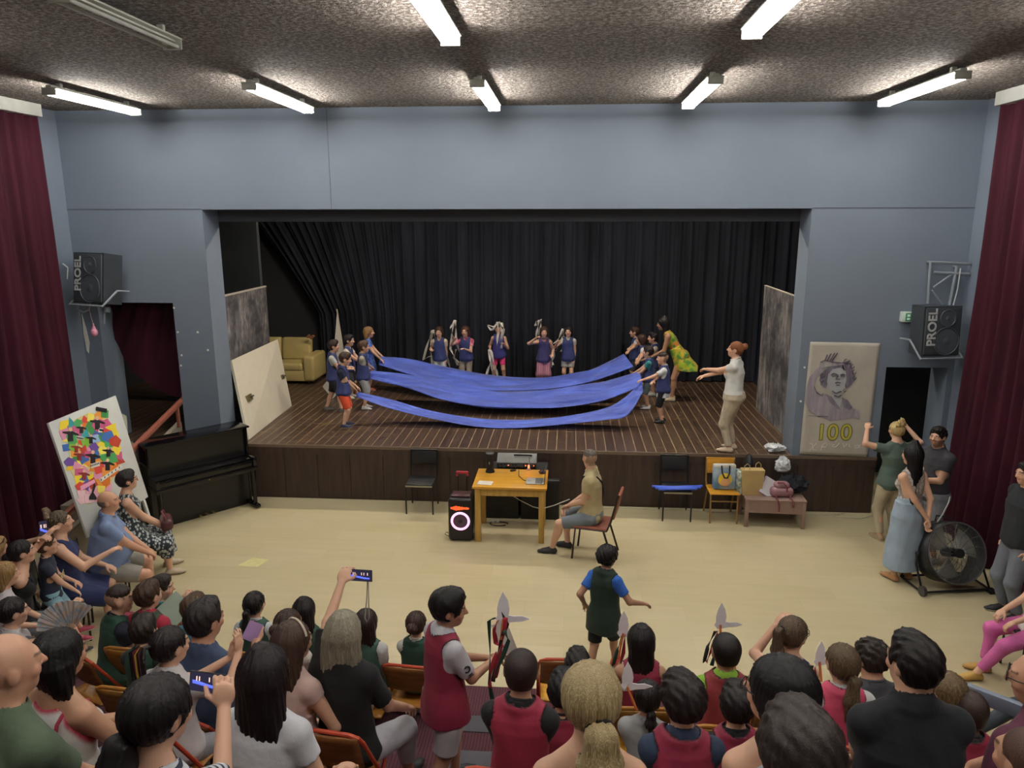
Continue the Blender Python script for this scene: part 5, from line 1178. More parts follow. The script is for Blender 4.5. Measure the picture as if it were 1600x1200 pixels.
for i in range(10):
    for j in range(5): mb.box(-.105+i*.0215, -.105+i*.0215+.018, .02+j*.02-.0, .02+j*.02+.016, .014, .017)
mb.build('keyboard', k_, r); MB().box(-.12, .12, -.004, .004, 0, .19, .002, M=TR(0, .14, .01) @ RX(-.1)).build('screen', plain('dark laptop lid', '3a3c3e', .35), r); MB().box(-.03, .03, -.09, -.04, .014, .0155).build('touchpad', plain('grey touchpad', '8a8b88', .4), r)
r = empty('cylinder_speaker', (-.62, -.84, .8), 0, 'black cylindrical portable speaker on the rear left of the yellow table', 'speaker'); 
MB().cyl((0, 0, .02), (0, 0, .27), .052, n=28).build('body', plain('black speaker fabric', '1b1b1d', .7, bump=.002), r); MB().cyl((0, 0, 0), (0, 0, .03), .066, .06, 28).build('base_ring', plain('black rubber', '101012', .6), r)
MB().tube([(.052*math.cos(a), .052*math.sin(a), .275) for a in np.linspace(0, 2*PI, 25)[:-1]], .007, 6, closed=True).cyl((0, 0, .265), (0, 0, .272), .045, n=24).build('top_ring', plain('grey rubber', '55575a', .5), r); MB().box(-.01, .0, -.056, -.05, .13, .16).build('badge', plain('pale badge', 'b9b9b5', .5), r)
o = MB().box(-.1, .1, -.075, .075, 0, .003).build('paper_sheet', plain('white paper', 'd6d8d8', .7)); o.location = (-.64, -1.3, .801); o.rotation_euler = (0, 0, -.12); tag(o, 'white paper sheets on the front left corner of the yellow table', 'paper')
r = empty('audio_mixer', (-.27, -.34, 0), 0, 'grey powered audio mixer behind the yellow table, tilted on a black box', 'mixer')
MB().box(-.29, .29, -.1, .1, -.015, .1, .006, M=TR(0, 0, .78) @ RX(.5)).build('case', plain('grey metal case', '6a6c6b', .45), r); MB().box(-.28, .28, -.112, -.1, 0, .085, M=TR(0, 0, .78) @ RX(.5)).build('control_panel', plain('dark control panel', '2c2d30', .5), r)
mb = MB(); rg = random.Random(3)
for i in range(26): x = -.26+.02*i; mb.box(x, x+.008, -.118, -.112, .01+.03*rg.random(), .05+.03*rg.random(), M=TR(0, 0, .78) @ RX(.5))
mb.build('faders', plain('pale knobs', '9a9ca0', .5), r)
for x, c in ((-.12, 'ff5a3a'), (.13, 'ff6a4a'), (.25, 'ff5a3a')): MB().sph((0, 0, 0), .012, 8).build('indicator_light', plain('lit red indicator', c, emit=4), r, loc=(x, -.12, .78))
MB().box(-.05, .22, -.005, .005, .0, .02, M=TR(0, -.02, .89)).build('handle', plain('black rubber', '101012', .6), r)
MB().box(-.45, .45, -.12, .22, 0, .72, .006).build('stand_box', plain('black felt box', '17171a', .8), r)
for i, (x, w2, lab) in enumerate(((-.48, .26, 'black subwoofer cabinet under the yellow table, left one with a socket strip before it'), (.08, .29, 'black subwoofer cabinet under the yellow table, the right one'))):
    r = empty('subwoofer', (x, -.54, 0), 0, lab, 'speaker', 'subwoofers under the table'); MB().box(-w2+.01, w2-.01, -.06, .06, 0, .6, .008).build('cabinet', plain('black cabinet', '131316', .5), r); MB().box(-w2+.03, w2-.03, -.068, -.06, .03, .57).build('grille', M_GRILL if 0 else plain('black grille', '0f1114', .5), r)
mb = MB(); mb.tube([(-.5+.13*math.cos(a), -.82+.07*math.sin(a), .012) for a in np.linspace(0, 5.6, 20)], .008, 6); tag(mb.build('coiled_cable', plain('black cable', '141414', .5)), 'black cable coiled on the floor under the yellow table', 'cable')
r = empty('power_strip', (-.56, -.76, 0), .2, 'small white power socket block on the floor under the yellow table', 'socket'); MB().box(-.055, .055, -.03, .03, 0, .05, .006).build('case', plain('white plastic', 'c9c9c4', .4), r); MB().cyl((0, -.031, .025), (0, -.029, .025), .018, n=12).build('socket', plain('grey socket', '8a8a88'), r)
def cable(name, pts, r, c, label):
    return tag(MB().tube([tuple(at(x, y, 'y', Y)) if len(q) == 3 else q[3] for q in pts for (x, y, Y) in [q[:3]]], r, 6).build(name, plain('cable '+c, c, .5)), label, 'cable')
cable('white_cable', [(800, 774, -1.3), (815, 783, -1.25), (833, 792, -1.1), (846, 795, -.9), (865, 790, -.75), (890, 780, -.6)], .007, 'b9b9b0', 'white cable sagging below the yellow table towards the seated man')
mb = MB(); mb.tube([(-.22, -.75, .806), (-.2, -1.0, .806), (-.12, -1.17, .806), (-.05, -1.2, .808)], .005, 6); tag(mb.build('charging_cable', plain('black cable', '141414', .5)), 'thin black cable lying on the yellow table left of the laptop', 'cable')
r = empty('power_brick', (-.30, -.78, .8), .5, 'small black adapter lying at the rear of the yellow table', 'adapter'); MB().box(-.04, .04, -.018, .018, 0, .02, .004).build('case', plain('black plastic', '161616', .5), r); MB().cyl((.04, 0, .01), (.055, 0, .01), .005, n=8).build('plug', sv, r)
r = empty('microphone', (-.08, -.62, .8), 0, 'slim microphone stand with a red tip behind the laptop', 'microphone'); MB().cyl((0, -.1, .0), (0, -.1, .012), .03, n=14).cyl((0, -.1, .012), (.01, -.1, .2), .007, n=8).build('stand', plain('grey metal', '8a8a88', .4), r); MB().cyl((0, -.1, .03), (0, -.1, .07), .014, n=10).build('red_band', plain('lit red indicator', 'ff5a3a', emit=1.5), r)
o = crumple('small_pouch', (.12, -.86, .801), .05, plain('dark red navy pouch', '3a2434', .6), 'small dark pouch behind the laptop on the yellow table', 'pouch', 9, squash=.5)
def trolley():
    p = at(720, 846, 'z', 0); r = empty('trolley_speaker', (p[0], p[1]+.14, 0), 0, 'tall black trolley loudspeaker with a glowing pink ring, left of the yellow table', 'speaker')
    MB().box(-.17, .17, -.15, .15, .01, .62, .045, seg=3).build('cabinet', plain('black speaker shell', '18171b', .35), r)
    MB().tube([(.115*math.cos(a), -.152, .3+.115*math.sin(a)) for a in np.linspace(0, 2*PI, 33)[:-1]], .017, 8, closed=True).build('light_ring', plain('glowing pink ring', 'ffb8e6', emit=.9), r)
    MB().cyl((0, -.15, .3), (0, -.158, .3), .09, n=28).build('woofer', plain('purple grey cone', '5a4458', .5), r); MB().sph((0, -.158, .3), (.03, .015, .03), 14).build('dust_cap', plain('dark cap', '2c2230', .4), r)
    mb = MB(); rg = random.Random(5)
    for i in range(17): hh = (.006+.022*math.exp(-((i-5.5)/3.5)**2)+.008*rg.random()+.006*(i > 9)); mb.box(-.13+i*.015, -.13+i*.015+.01, -.156, -.15, .485-hh, .485+hh, .003)
    mb.build('light_wave', plain('glowing orange wave', 'ff5a28', emit=1.1), r)
    MB().box(-.13, .13, -.1, .1, .62, .645, .01).build('control_top', plain('dark red controls', '4a2c30', .4), r)
    for x in (-.06, .06): MB().cyl((x, .1, .62), (x, .1, .9), .009, n=8).build('handle_rod', plain('black steel tube', '141416', .4), r)
    MB().box(-.085, .085, .08, .12, .89, .925, .01).box(-.085, -.055, .082, .118, .86, .89).box(.055, .085, .082, .118, .86, .89).build('handle_grip', plain('red handle', 'a32430', .4), r)
    mb = MB(); mb.tube([(-.17, 0, .05), (-.22, .0, .07), (-.24, .0, .04), (-.2, 0, .012), (-.1, .1, .01)], .005, 6); mb.build('cord', plain('black cable', '141414', .5), r)
trolley()
# ================================================================== drum fan
def fan():
    r = empty('drum_fan', (5.0, -2.25, 0), .52-.35, 'large black drum fan on a tilting floor stand near the right curtain', 'fan'); bk = plain('black fan steel', '1d1e21', .45); R0 = .36; c = Vector((0, 0, .43)); tl = RX(-.35)
    M = TR(*c) @ tl
    mb = MB(); n = 40
    for i in range(n):
        a0, a1 = 2*PI*i/n, 2*PI*(i+1)/n
        q = [mb.bm.verts.new(M @ Vector((R0*math.cos(a), y, R0*math.sin(a)))) for a, y in ((a0, -.14), (a1, -.14), (a1, .16), (a0, .16))]; mb.bm.faces.new(q)
    bmesh.ops.remove_doubles(mb.bm, verts=mb.bm.verts, dist=.0005); mb.build('drum', bk, r, solid=.012)
    mb = MB()
    for rr in [.355]+[.34-.014*q for q in range(18)]: mb.tube([M @ Vector((rr*math.cos(a), -.15-.03*(1-rr/.36), rr*math.sin(a))) for a in np.linspace(0, 2*PI, 37)[:-1]], .0022 if rr < .35 else .008, 4, closed=True)
    for i in range(14): a = 2*PI*i/14+.1; mb.tube([M @ Vector((rr*math.cos(a+.5*(1-rr/.36)), -.15-.03*(1-rr/.36), rr*math.sin(a+.5*(1-rr/.36)))) for rr in (.07, .18, .27, .355)], .003, 5)
    mb.build('front_grille', plain('fan grille wire', '5b5c5e', .35), r)
    mb = MB()
    for rr in (.355, .3, .24, .18, .12): mb.tube([M @ Vector((rr*math.cos(a), .16, rr*math.sin(a))) for a in np.linspace(0, 2*PI, 33)[:-1]], .003, 4, closed=True)
    for i in range(10): a = 2*PI*i/10; mb.tube([M @ Vector((.05*math.cos(a), .16, .05*math.sin(a))), M @ Vector((.355*math.cos(a), .16, .355*math.sin(a)))], .003, 4)
    mb.build('rear_grille', plain('fan grille wire', '5b5c5e', .35), r)
    for k in range(3):
        def Bl(u, v, k=k):
            a = 2*PI*k/3+.35+(v-.5)*1.25*(.75+.25*u); rr = .07+.25*u; return M @ Vector((rr*math.cos(a), .0+.09*(v-.5), rr*math.sin(a)))
        MB().grid(Bl, 8, 8).build('blade', plain('brushed fan blade', 'b8b8b0', .4, metal=.3), r, solid=.004)
    MB().cyl(M @ Vector((0, -.17, 0)), M @ Vector((0, .08, 0)), .045, .06, 20).cyl(M @ Vector((0, -.2, 0)), M @ Vector((0, -.17, 0)), .055, n=18).build('motor_hub', bk, r)
    for s in (-1, 1): MB().tube([(s*.4, 0, .43), (s*.41, -.02, .3), (s*.42, -.2, .03), (s*.42, .22, .03), (s*.41, .06, .3)], .015, 8).sph((s*.39, 0, .43), .03, 10).build('stand_leg', bk, r)
    MB().tube([(-.42, -.2, .03), (.42, -.2, .03)], .015, 8).tube([(-.42, .22, .03), (.42, .22, .03)], .015, 8).build('cross_bar', bk, r)
    for s in (-1,): MB().cyl((-.45, -.22, .06), (-.41, -.22, .06), .06, n=20).build('wheel', plain('grey wheel', '3a3a3c', .4), r)
    MB().box(.38, .46, -.27, -.19, 0, .05, .008).build('foot', plain('black rubber', '101012', .6), r)
    MB().tube([M @ Vector((-.05, .12, .36)), M @ Vector((.0, .16, .42)), M @ Vector((.12, .14, .40)), M @ Vector((.25, .12, .3))], .01, 6).build('carry_handle', bk, r)
    mb = MB(); mb.tube([(-.14, .08, .78), (-.06, .12, .85), (.03, .16, .98), (.05, .17, 1.06)], .008, 6); mb.build('cable', plain('pale grey cable', 'b7b9b8', .5), r)
fan()
mb = MB(); mb.tube([(3.9, -.1, .01), (4.3, -.14, .01), (4.6, -.05, .01), (4.4, -.2, .01), (4.75, -.25, .01), (5.0, -.1, .01)], .006, 6); tag(mb.build('floor_cable', plain('white cable', 'c6c3b4', .5)), 'thin white cable on the floor below the portrait poster', 'cable')
mb = MB(); mb.tube([(1.0, -.12, .01), (1.4, -.08, .01), (1.8, -.11, .01), (2.4, -.1, .01), (2.7, -.14, .01), (3.0, -.1, .01)], .005, 6); tag(mb.build('floor_cable', plain('white cable', 'c6c3b4', .5)), 'thin pale cable along the foot of the stage right of the seated man', 'cable')
# ================================================================== seats of the audience
def folding_proto(c, seatc, backc, nm):
    r = empty('folding_chair', (0, 0, 0)); m = plain('painted steel '+nm, c, .4); st = wood_mat('varnished seat '+nm, seatc, 3, 0, .35); bk = wood_mat('varnished back '+nm, backc, 3, 0, .35)
    MB().tube([(-.2, .22, 0), (-.2, .0, .43), (-.2, -.2, .76), (-.185, -.225, .805), (-.14, -.235, .825), (.14, -.235, .825), (.185, -.225, .805), (.2, -.2, .76), (.2, 0, .43), (.2, .22, 0)], .0125, 8).build('front_frame', m, r)
    MB().tube([(-.18, .16, .43), (-.185, -.28, 0)], .0115, 8).tube([(.18, .16, .43), (.185, -.28, 0)], .0115, 8).tube([(-.185, -.24, .05), (.185, -.24, .05)], .01, 8).build('rear_frame', m, r)
    MB().tube([(-.2, .17, .1), (.2, .17, .1)], .01, 8).build('cross_bar', m, r)
    def S(u, v): return (-.18+.36*u, -.2+.4*v-.0, .45-.012*math.sin(PI*u)-.01*math.sin(PI*v))
    MB().grid(S, 8, 8).build('seat', st, r, solid=.014)
    def Bk(u, v): x = -.185+.37*u; return (x, -.16-.075*v-.03*(1-(2*u-1)**2), .58+.23*v+.012*(1-(2*u-1)**2)*v)
    MB().grid(Bk, 10, 5).build('backrest', bk, r, solid=.012)
    return r
PROTO = {}
def seat_chair(kind, O=None, label='', loc=None, rz=0, dy=-.02):
    spec = {'r': ('b4452c', ('8a5a24', 'a06c2a', 'b07a30'), ('6a4424', '7c5028', '8a5c30'), 'red'), 'o': ('a8702c', ('c08a28', 'd09830', 'd8a238'), ('7a5422', '8f6428', 'a07430'), 'ochre'),
            'y': ('b4452c', ('c08a28', 'd09830', 'd8a238'), ('6a4424', '7c5028', '8a5c30'), 'red frame yellow'), 'g': ('4f9a3c', ('c08a28', 'd09830', 'd8a238'), ('6a4424', '7c5028', '8a5c30'), 'green')}[kind]
    if O is not None: loc = lw(O.loc, O.face, (0, dy, 0)); rz = math.radians(O.face)
    if kind not in PROTO: r = folding_proto(*spec); PROTO[kind] = r
    else: r = copy_tree(PROTO[kind])
    r.location = loc; r.rotation_euler = (0, 0, rz); return tag(r, label, 'chair', 'folding chairs of the audience')
NAVY = dict(c='2f3a6e', c2='1d2238'); RED = dict(c='8c2440', c2='1d1418'); GREEN = dict(c='274a3c', c2='16241f'); PINK = dict(c='c84a6a', c2='2a1418')
# ------------------------------------------------------------------ children and adults on the stage
F_ = ZS
g = 'children holding the blue cloths'
put('boy in navy bib and bright orange shorts holding the front blue cloth at left', 540, 561, F_, -85, h=1.27, sex='m', kid=True, top=dict(c='232a44'), vest=NAVY, bottom=dict(c='d9502f', L=.85, w=.018), hair=('short', '3a2a20'), shoes='2b3350', la=('w', -3.12, 1.3, 1.52), ra=('w', -3.1, 1.15, 1.5), head=(5, -12, 0), group=g, skin='f')
put('boy in grey shirt, navy bib and black shorts stepping behind the orange shorts boy', 522, 541, F_, -80, h=1.3, kid=True, top=dict(c='a8a8a4'), vest=NAVY, bottom=dict(c='15151a', L=.8, w=.02), hair=('short', '2e221c'), shoes='55524f', legs=((-.07, -.16, 0, (0, 1, 0)), (.07, .12, 0, (0, 1, 0))), la=(-.05, .28, .8), ra=(.04, .3, .78), group=g)
put('boy with dark swept hair in pale shirt, farthest left behind two boys', 546, 532, F_, -95, h=1.24, kid=True, top=dict(c='c9c4ba'), vest=NAVY, bottom=dict(c='33333c', L=.8, w=.02), hair=('spiky', '241e20'), shoes='c8c4bc', la=(-.05, .3, .7), ra=(.04, .32, .7), group=g)
put('boy with quiff in grey shirt and navy bib holding the middle blue cloth at left', 569, 542, F_, -80, h=1.26, kid=True, top=dict(c='a09c90'), vest=NAVY, bottom=dict(c='9a9c9e', L=.9, w=.018), hair=('spiky', '4a3626'), shoes='b8b8b8', la=('w', -3.2, 2.85, 1.45), ra=('w', -3.18, 2.7, 1.43), group=g)
put('fair haired girl in blue patterned dress holding the rear cloth at left', 577, 519, F_, -80, h=1.3, sex='f', kid=True, top=dict(c='31499a', c2='5a78c8', kind='print', s=22), dress=dict(c='31499a', c2='5a78c8', kind='print', s=22, L=.35), hair=('long', '8a6a48', dict(L=.7)), shoes='b8604c', la=('w', -3.27, 3.8, 1.55), ra=('w', -3.25, 3.6, 1.53), group=g)
g2 = 'girls with white streamers at the back of the stage'
put('girl in navy bib and white shorts with streamers, leftmost of the five at the back', 686, 519, F_, 180, h=1.24, sex='f', kid=True, top=dict(c='c9b8a0', neck=(.02, .03)), vest=NAVY, bottom=dict(c='b9bcc8', L=.55, w=.014), hair=('long', '3a2a22', dict(L=.6)), shoes='8a8a8a', la='down', ra=(.16, .1, .78), group=g2)
put('girl with pink sleeves and navy bib raising a white streamer, second from left', 727, 518, F_, 170, h=1.26, sex='f', kid=True, top=dict(c='b8506a', c2='d88a98', kind='blotch', s=14), vest=NAVY, bottom=dict(c='8f8578', L=1.3, w=.012), hair=('long', '4a3024', dict(L=.8)), shoes='55524f', la=(-.05, .24, .82), ra=(.2, .18, 1.0), group=g2)
put('girl in navy bib and hot pink shorts with streamers hiding her face', 779, 514, F_, 180, h=1.27, sex='f', kid=True, top=dict(c='2f3a6e', sl=0), vest=dict(c='3a3a80', c2='1d2238'), bottom=dict(c='d83a78', L=.6, w=.008), hair=('pony', '3a3020'), shoes='aaaaaa', la=(-.12, .16, .86), ra=(.17, .1, .7), legs=((-.12, 0, 0), (.12, 0, 0)), group=g2)
put('girl in navy bib and rose flared trousers raising streamers, fourth from left', 850, 519, F_, 185, h=1.27, sex='f', kid=True, top=dict(c='2f3a6e', sl=0, neck=(.02, .04)), vest=dict(c='34305e', c2='b8705e'), bottom=dict(c='8a5468', c2='b07c8c', kind='vstripe', s=9, L=1.9, w=.016, flare=.018), hair=('long', '3a281e', dict(L=.6)), shoes='6a4a50', la=(-.17, .1, .72), ra=(.18, .16, 1.05), group=g2)
put('dark haired girl in navy bib and grey shorts, rightmost of the five at the back', 888, 518, F_, 175, h=1.26, sex='f', kid=True, top=dict(c='c8c4b4', sl=.3), vest=NAVY, bottom=dict(c='9a9a96', L=.55, w=.016), hair=('bob', '1c181a'), shoes='c8c8c8', la='down', ra=(.2, .2, .95), group=g2)
def streamers(px, Y, pts_list, label, seed=0):
    rg = random.Random(seed); mb = MB(); r = empty('paper_streamers', tuple(at(px[0], px[1], 'y', Y)), 0, label, 'streamer', 'white crepe streamers'); o = Vector(r.location)
    for q, pts in enumerate(pts_list):
        P3 = [Vector(tuple(at(x+rg.uniform(-1, 1), y, 'y', Y+rg.uniform(-.05, .05))))-o for x, y in pts]; n = 5*(len(P3)-1); mb = MB(); wd = .055
        def S(u, v):
            t = u*(len(P3)-1); i = min(int(t), len(P3)-2); f = t-i; p = P3[i].lerp(P3[i+1], f); tw = u*5+q; return (p.x+wd*(v-.5)*math.cos(tw), p.y+wd*(v-.5)*math.sin(tw)+.01*math.sin(9*u), p.z+.01*math.sin(12*u+q))
        mb.grid(S, n, 2).build('streamer', M_CREPE, r, ang=3, solid=.003)
M_CREPE = plain('white crepe paper', 'cbc6bd', .8)
streamers((676, 530), 4.45, [[(676, 516), (672, 545), (676, 570), (672, 578)], [(678, 516), (683, 545), (680, 570), (690, 577)], [(696, 550), (702, 572), (706, 588)], [(697, 548), (698, 575), (700, 590)], [(675, 516), (668, 540), (662, 562), (675, 556)]], 'white streamers hanging beside the leftmost back girl', 1)
streamers((708, 530), 4.35, [[(710, 500), (707, 520), (716, 545), (724, 560)], [(712, 502), (712, 525), (719, 550), (722, 570)], [(705, 522), (704, 545), (712, 560), (716, 572)], [(711, 500), (706, 508), (704, 515)], [(713, 545), (709, 560), (718, 566), (716, 580)]], 'white streamers raised by the girl with pink sleeves', 2)
streamers((779, 530), 4.2, [[(778, 503), (779, 520), (776, 540)], [(781, 503), (786, 520), (782, 545)], [(776, 505), (768, 516), (762, 510), (763, 507), (772, 512)], [(783, 504), (788, 515), (780, 535)], [(764, 545), (768, 570), (770, 592)], [(763, 546), (766, 565), (760, 588)], [(765, 546), (774, 575), (778, 590)]], 'white streamers hanging over the face of the hot pink shorts girl', 3)
streamers((844, 520), 4.35, [[(843, 500), (840, 515), (838, 535)], [(845, 499), (843, 520), (841, 537)], [(846, 500), (838, 503), (836, 510)], [(860, 535), (862, 555), (858, 575)], [(861, 533), (865, 555), (861, 574)], [(862, 534), (858, 560), (864, 570)]], 'white streamers held by the girl in rose flared trousers', 4)
streamers((880, 525), 4.45, [[(880, 515), (877, 530), (868, 548)], [(882, 515), (881, 535), (876, 550)], [(879, 514), (874, 528), (866, 538)], [(883, 514), (886, 530), (884, 545)], [(897, 565), (893, 578), (888, 588)]], 'white streamers held by the rightmost back girl', 5)
g3 = g
put('child in navy bib gripping the rear blue cloth, rearmost on the right side', 991, 519, F_, 90, h=1.22, kid=True, top=dict(c='b9bcc4'), vest=NAVY, bottom=dict(c='33333c', L=.85, w=.018), hair=('short', '3a2820'), shoes='7a2a34', la=('w', 1.45, 3.75, 1.5), ra=('w', 1.5, 3.9, 1.55), group=g3)
put('child with brown bob and white sleeves leaning to pull the cloth at right', 1001, 531, F_, 85, h=1.2, kid=True, lean=12, sex='f', top=dict(c='c9c9cc', c2='9a3a44'), vest=NAVY, bottom=dict(c='44444c', L=.85, w=.018), hair=('bob', '3a2820'), shoes='c8c8c8', la=('w', 1.62, 2.9, 1.4), ra=('w', 1.62, 3.1, 1.42), group=g3)
put('dark haired boy in navy bib standing behind the others on the right side', 1020, 528, F_, 95, h=1.25, kid=True, top=dict(c='b8b0a8', c2='8a3a44'), vest=NAVY, bottom=dict(c='5a6a70', L=.85, w=.018), hair=('short', '17151a'), shoes='c8c8c8', la=(-.05, .28, .7), ra=(.05, .3, .66), group=g3)
put('boy with teal sleeves and navy bib, half hidden on the right side', 1012, 550, F_, 80, h=1.16, kid=True, top=dict(c='2f8a8a', c2='2a6a74', kind='blotch', s=20), vest=NAVY, bottom=dict(c='6a8088', L=.85, w=.018), hair=('short', '2a2020'), shoes='d0d0d0', shoe2='202024', la=(-.06, .26, .62), ra=(.05, .28, .64), group=g3)
put('boy in white shirt, navy bib and black shorts holding the front cloth at right', 1035, 560, F_, 78, h=1.22, kid=True, top=dict(c='c6cacd', sl=.55, hem=-.3, off=.012), vest=dict(c='2f3a6e', c2='1d2238', off=.022), bottom=dict(c='121318', L=.95, w=.02), hair=('fade', '2e2420'), shoes='15161a', shoe2='15161a', la=('w', 1.62, 1.5, 1.62), ra=('w', 1.68, 1.25, 1.48), group=g3)
O = put('woman in lime green sequin dress bending forward beside the right children', 1035, 506, F_, 80, h=1.68, sex='f', lean=32, head=(0, -8, 0), top=dict(c='8aa02c', c2='c87a34', kind='blotch', s=7, sl=0, c3='3f7a3c', hem=-.1), dress=dict(c='8fb028', c2='c8a034', kind='blotch', s=9, c3='4f8a3a', L=.3, flare=.04), hair=('long', '121114', dict(L=1.9)), shoes='c8b89a', la=(-.06, .38, .85), ra=(.1, .25, .72), skin='m', hp=(0, -.14, .84))
O = put('woman in white frilled blouse and beige trousers gesturing with both arms on stage', 1148, 546, F_, 62, h=1.66, sex='f', bulk=1.15, head=(15, 8, 0), top=dict(c='cbccc8', sl=.28, off=.014, hem=.12, wr=.006, neck=(.02, .03)), bottom=dict(c='b3a792', L=1.93, w=.014), hair=('bun', '7a4a2c', dict(k=(0, -.52, .3), tie='d0c8a8')), shoes='c0ad98', shoe2='b09c88', la=('w', 2.35, .75, 1.98), ra=('w', 2.36, .45, 1.9), skin='f')
# ------------------------------------------------------------------ people on the hall floor
O = put('man in beige shirt and denim shorts seated at the table, back to the camera', 921, 716, 0, 78, h=1.74, sit=.46, sex='m', lean=2, head=(-48, 6, 0), top=dict(c='aea07a', sl=.5, off=.012, wr=.005), bottom=dict(c='6d7680', L=.92, w=.016), hair=('fade', '5a544c'), shoes='26262e', shoe2='35353a', legs=((-.12, .5, 0), (.1, .34, 0)), la=(-.03, .3, .66), ra=(.05, .3, .64), skin='f', bulk=1.05)
def body_strap(O, pts, r_, mat, name='shoulder_strap'):
    h = O.h; MB().tube([tuple(O.P+O.Q[2]*(O.S*t)+O.Q[0]*(x*h)+O.Q[1]*(y*h)) for t, x, y in pts], r_, 6).build(name, mat, O.root)
body_strap(O, [(.3, .07, -.064), (.55, .04, -.078), (.8, -.02, -.078), (.93, -.05, -.05), (.985, -.052, .0), (.93, -.05, .052), (.75, -.02, .078), (.5, .02, .078), (.25, .06, .074), (.15, .09, .03)], .013, plain('black webbing', '121216'))
def red_chair(O):
    r = empty('padded_chair', lw(O.loc, O.face, (0, -.02, 0)), math.radians(O.face), 'red brown padded chair with dark legs under the man in beige', 'chair'); m = plain('dark brown frame', '241a18', .4); pd = plain('red brown vinyl', '8a4a3a', .5)
    for s in (-1, 1): MB().tube([(s*.2, .24, 0), (s*.21, .2, .43), (s*.21, -.2, .43), (s*.2, -.25, .55), (s*.19, -.34, .92)], .014, 8).build('frame_tube', m, r); MB().tube([(s*.21, -.16, .43), (s*.21, -.3, 0)], .014, 8).build('leg', m, r)
    MB().box(-.22, .22, -.22, .24, .42, .465, .02, seg=3).build('seat', pd, r); MB().box(-.19, .19, -.02, .02, 0, .34, .018, M=TR(0, -.27, .58) @ RX(.22)).build('backrest', pd, r)
red_chair(O)
put('boy in dark green bib over blue shirt running across the floor towards the right', 950, 870, 0, -22, h=1.3, kid=True, twist=-8, head=(-15, -3, 0), top=dict(c='2f66c0', sl=.6, off=.012, neck=(.01, 0)), vest=dict(c='20382c', c2='122019', hem=-.34, off=.027, neck=(.02, .03), flare=.015, trim=.005), bottom=dict(c='111114', L=.85, w=.02), hair=('curly', '1a1718'), shoes='c0483c', shoe2='b8b8b8', la=(-.2, .0, .68), ra=(.34, .14, .74), legs=((-.06, -.18, .02, (0, 1, 0)), (.07, .16, 0, (0, 1, 0))), skin='m')
put('woman with blonde hair tied by a white ribbon in green top and beige trousers', 1400, 672, 0, 12, h=1.66, sex='f', bulk=1.15, top=dict(c='4f6058', sl=.5, off=.014, neck=(.03, .0), hem=-.12), bottom=dict(c='b0a48c', L=1.93, w=.012), hair=('updo', 'b09868', dict(c2='d0bc90', k=(0, -.3, .35))), shoes='9a8468', la=(-.3, .22, 1.52), ra=(.32, .25, 1.5), skin='f')
put('bearded man in charcoal shirt and grey shorts holding a white paper', 1465, 682, 0, 120, h=1.78, sex='m', head=(10, 0, 0), top=dict(c='34353b', sl=.5, off=.012), bottom=dict(c='84868c', L=.95, w=.02), hair=('short', '15110f'), shoes='c8c8c8', la=(.02, .3, 1.12), ra=(-.02, .28, 1.18), skin='f', beard=('3a2a22', .6), bulk=1.05)
o = MB().box(-.1, .1, -.003, .003, -.13, .13).build('paper_sheet', plain('white paper', 'd6d8d8', .7)); p = at(1467, 742, 'y', -1.35); o.location = tuple(p); o.rotation_euler = (.3, .7, .5); tag(o, 'white paper in the hand of the bearded man', 'paper')
O = put('woman with very long black hair, white top and pale denim skirt', 1424, 712, 0, 20, h=1.68, sex='f', head=(18, 0, 0), top=dict(c='b9aeaa', c2='8a8480', kind='print', s=30, sl=0, off=.012, hem=.15), dress=dict(c='93a5b8', L=.86, flare=.025), hair=('long', '100f12', dict(L=2.6, w=.42, we=.36)), shoes='b08058', shoe2='6a4a34', la=(.08, -.2, .86), ra=(.1, -.2, .84), skin='f')
put('person in dark shirt and grey trousers standing against the right curtain', 1604, 740, 0, 95, h=1.78, sex='m', bulk=1.2, top=dict(c='1c2026', sl=.9, off=.016), bottom=dict(c='6a6f7a', L=1.95, w=.016), hair=('short', '1a1718'), shoes='202024', la='down', ra='down')
OP = put('person in bright pink trousers and gold sandals seated at the right edge', 1636, 868, 0, 84, h=1.64, sit=.46, sex='f', top=dict(c='c9c4c0'), bottom=dict(c='c4609c', L=1.85, w=.008), hair=('bob', '5a3a2a'), shoes='b8924c', shoe2='8a6a3a', la='thigh', ra='thigh', legs=((-.14, .55, 0), (.02, .42, 0)), skin='f')
black_chair(lw(OP.loc, OP.face, (0, 0, 0)), math.radians(84), 'black padded chair under the person in pink trousers')
OQ = put('person in dark grey trousers and dark shoe seated at the right edge, nearer', 1688, 960, 0, 84, h=1.7, sit=.46, sex='m', top=dict(c='3a4048'), bottom=dict(c='3c434c', L=1.9, w=.012), hair=('short', '5a5048'), shoes='363a34', legs=((-.1, .42, 0), (.12, .62, 0)), la='thigh', ra='thigh')
black_chair(lw(OQ.loc, OQ.face, (0, 0, 0)), math.radians(84), 'black padded chair under the person in dark grey trousers')
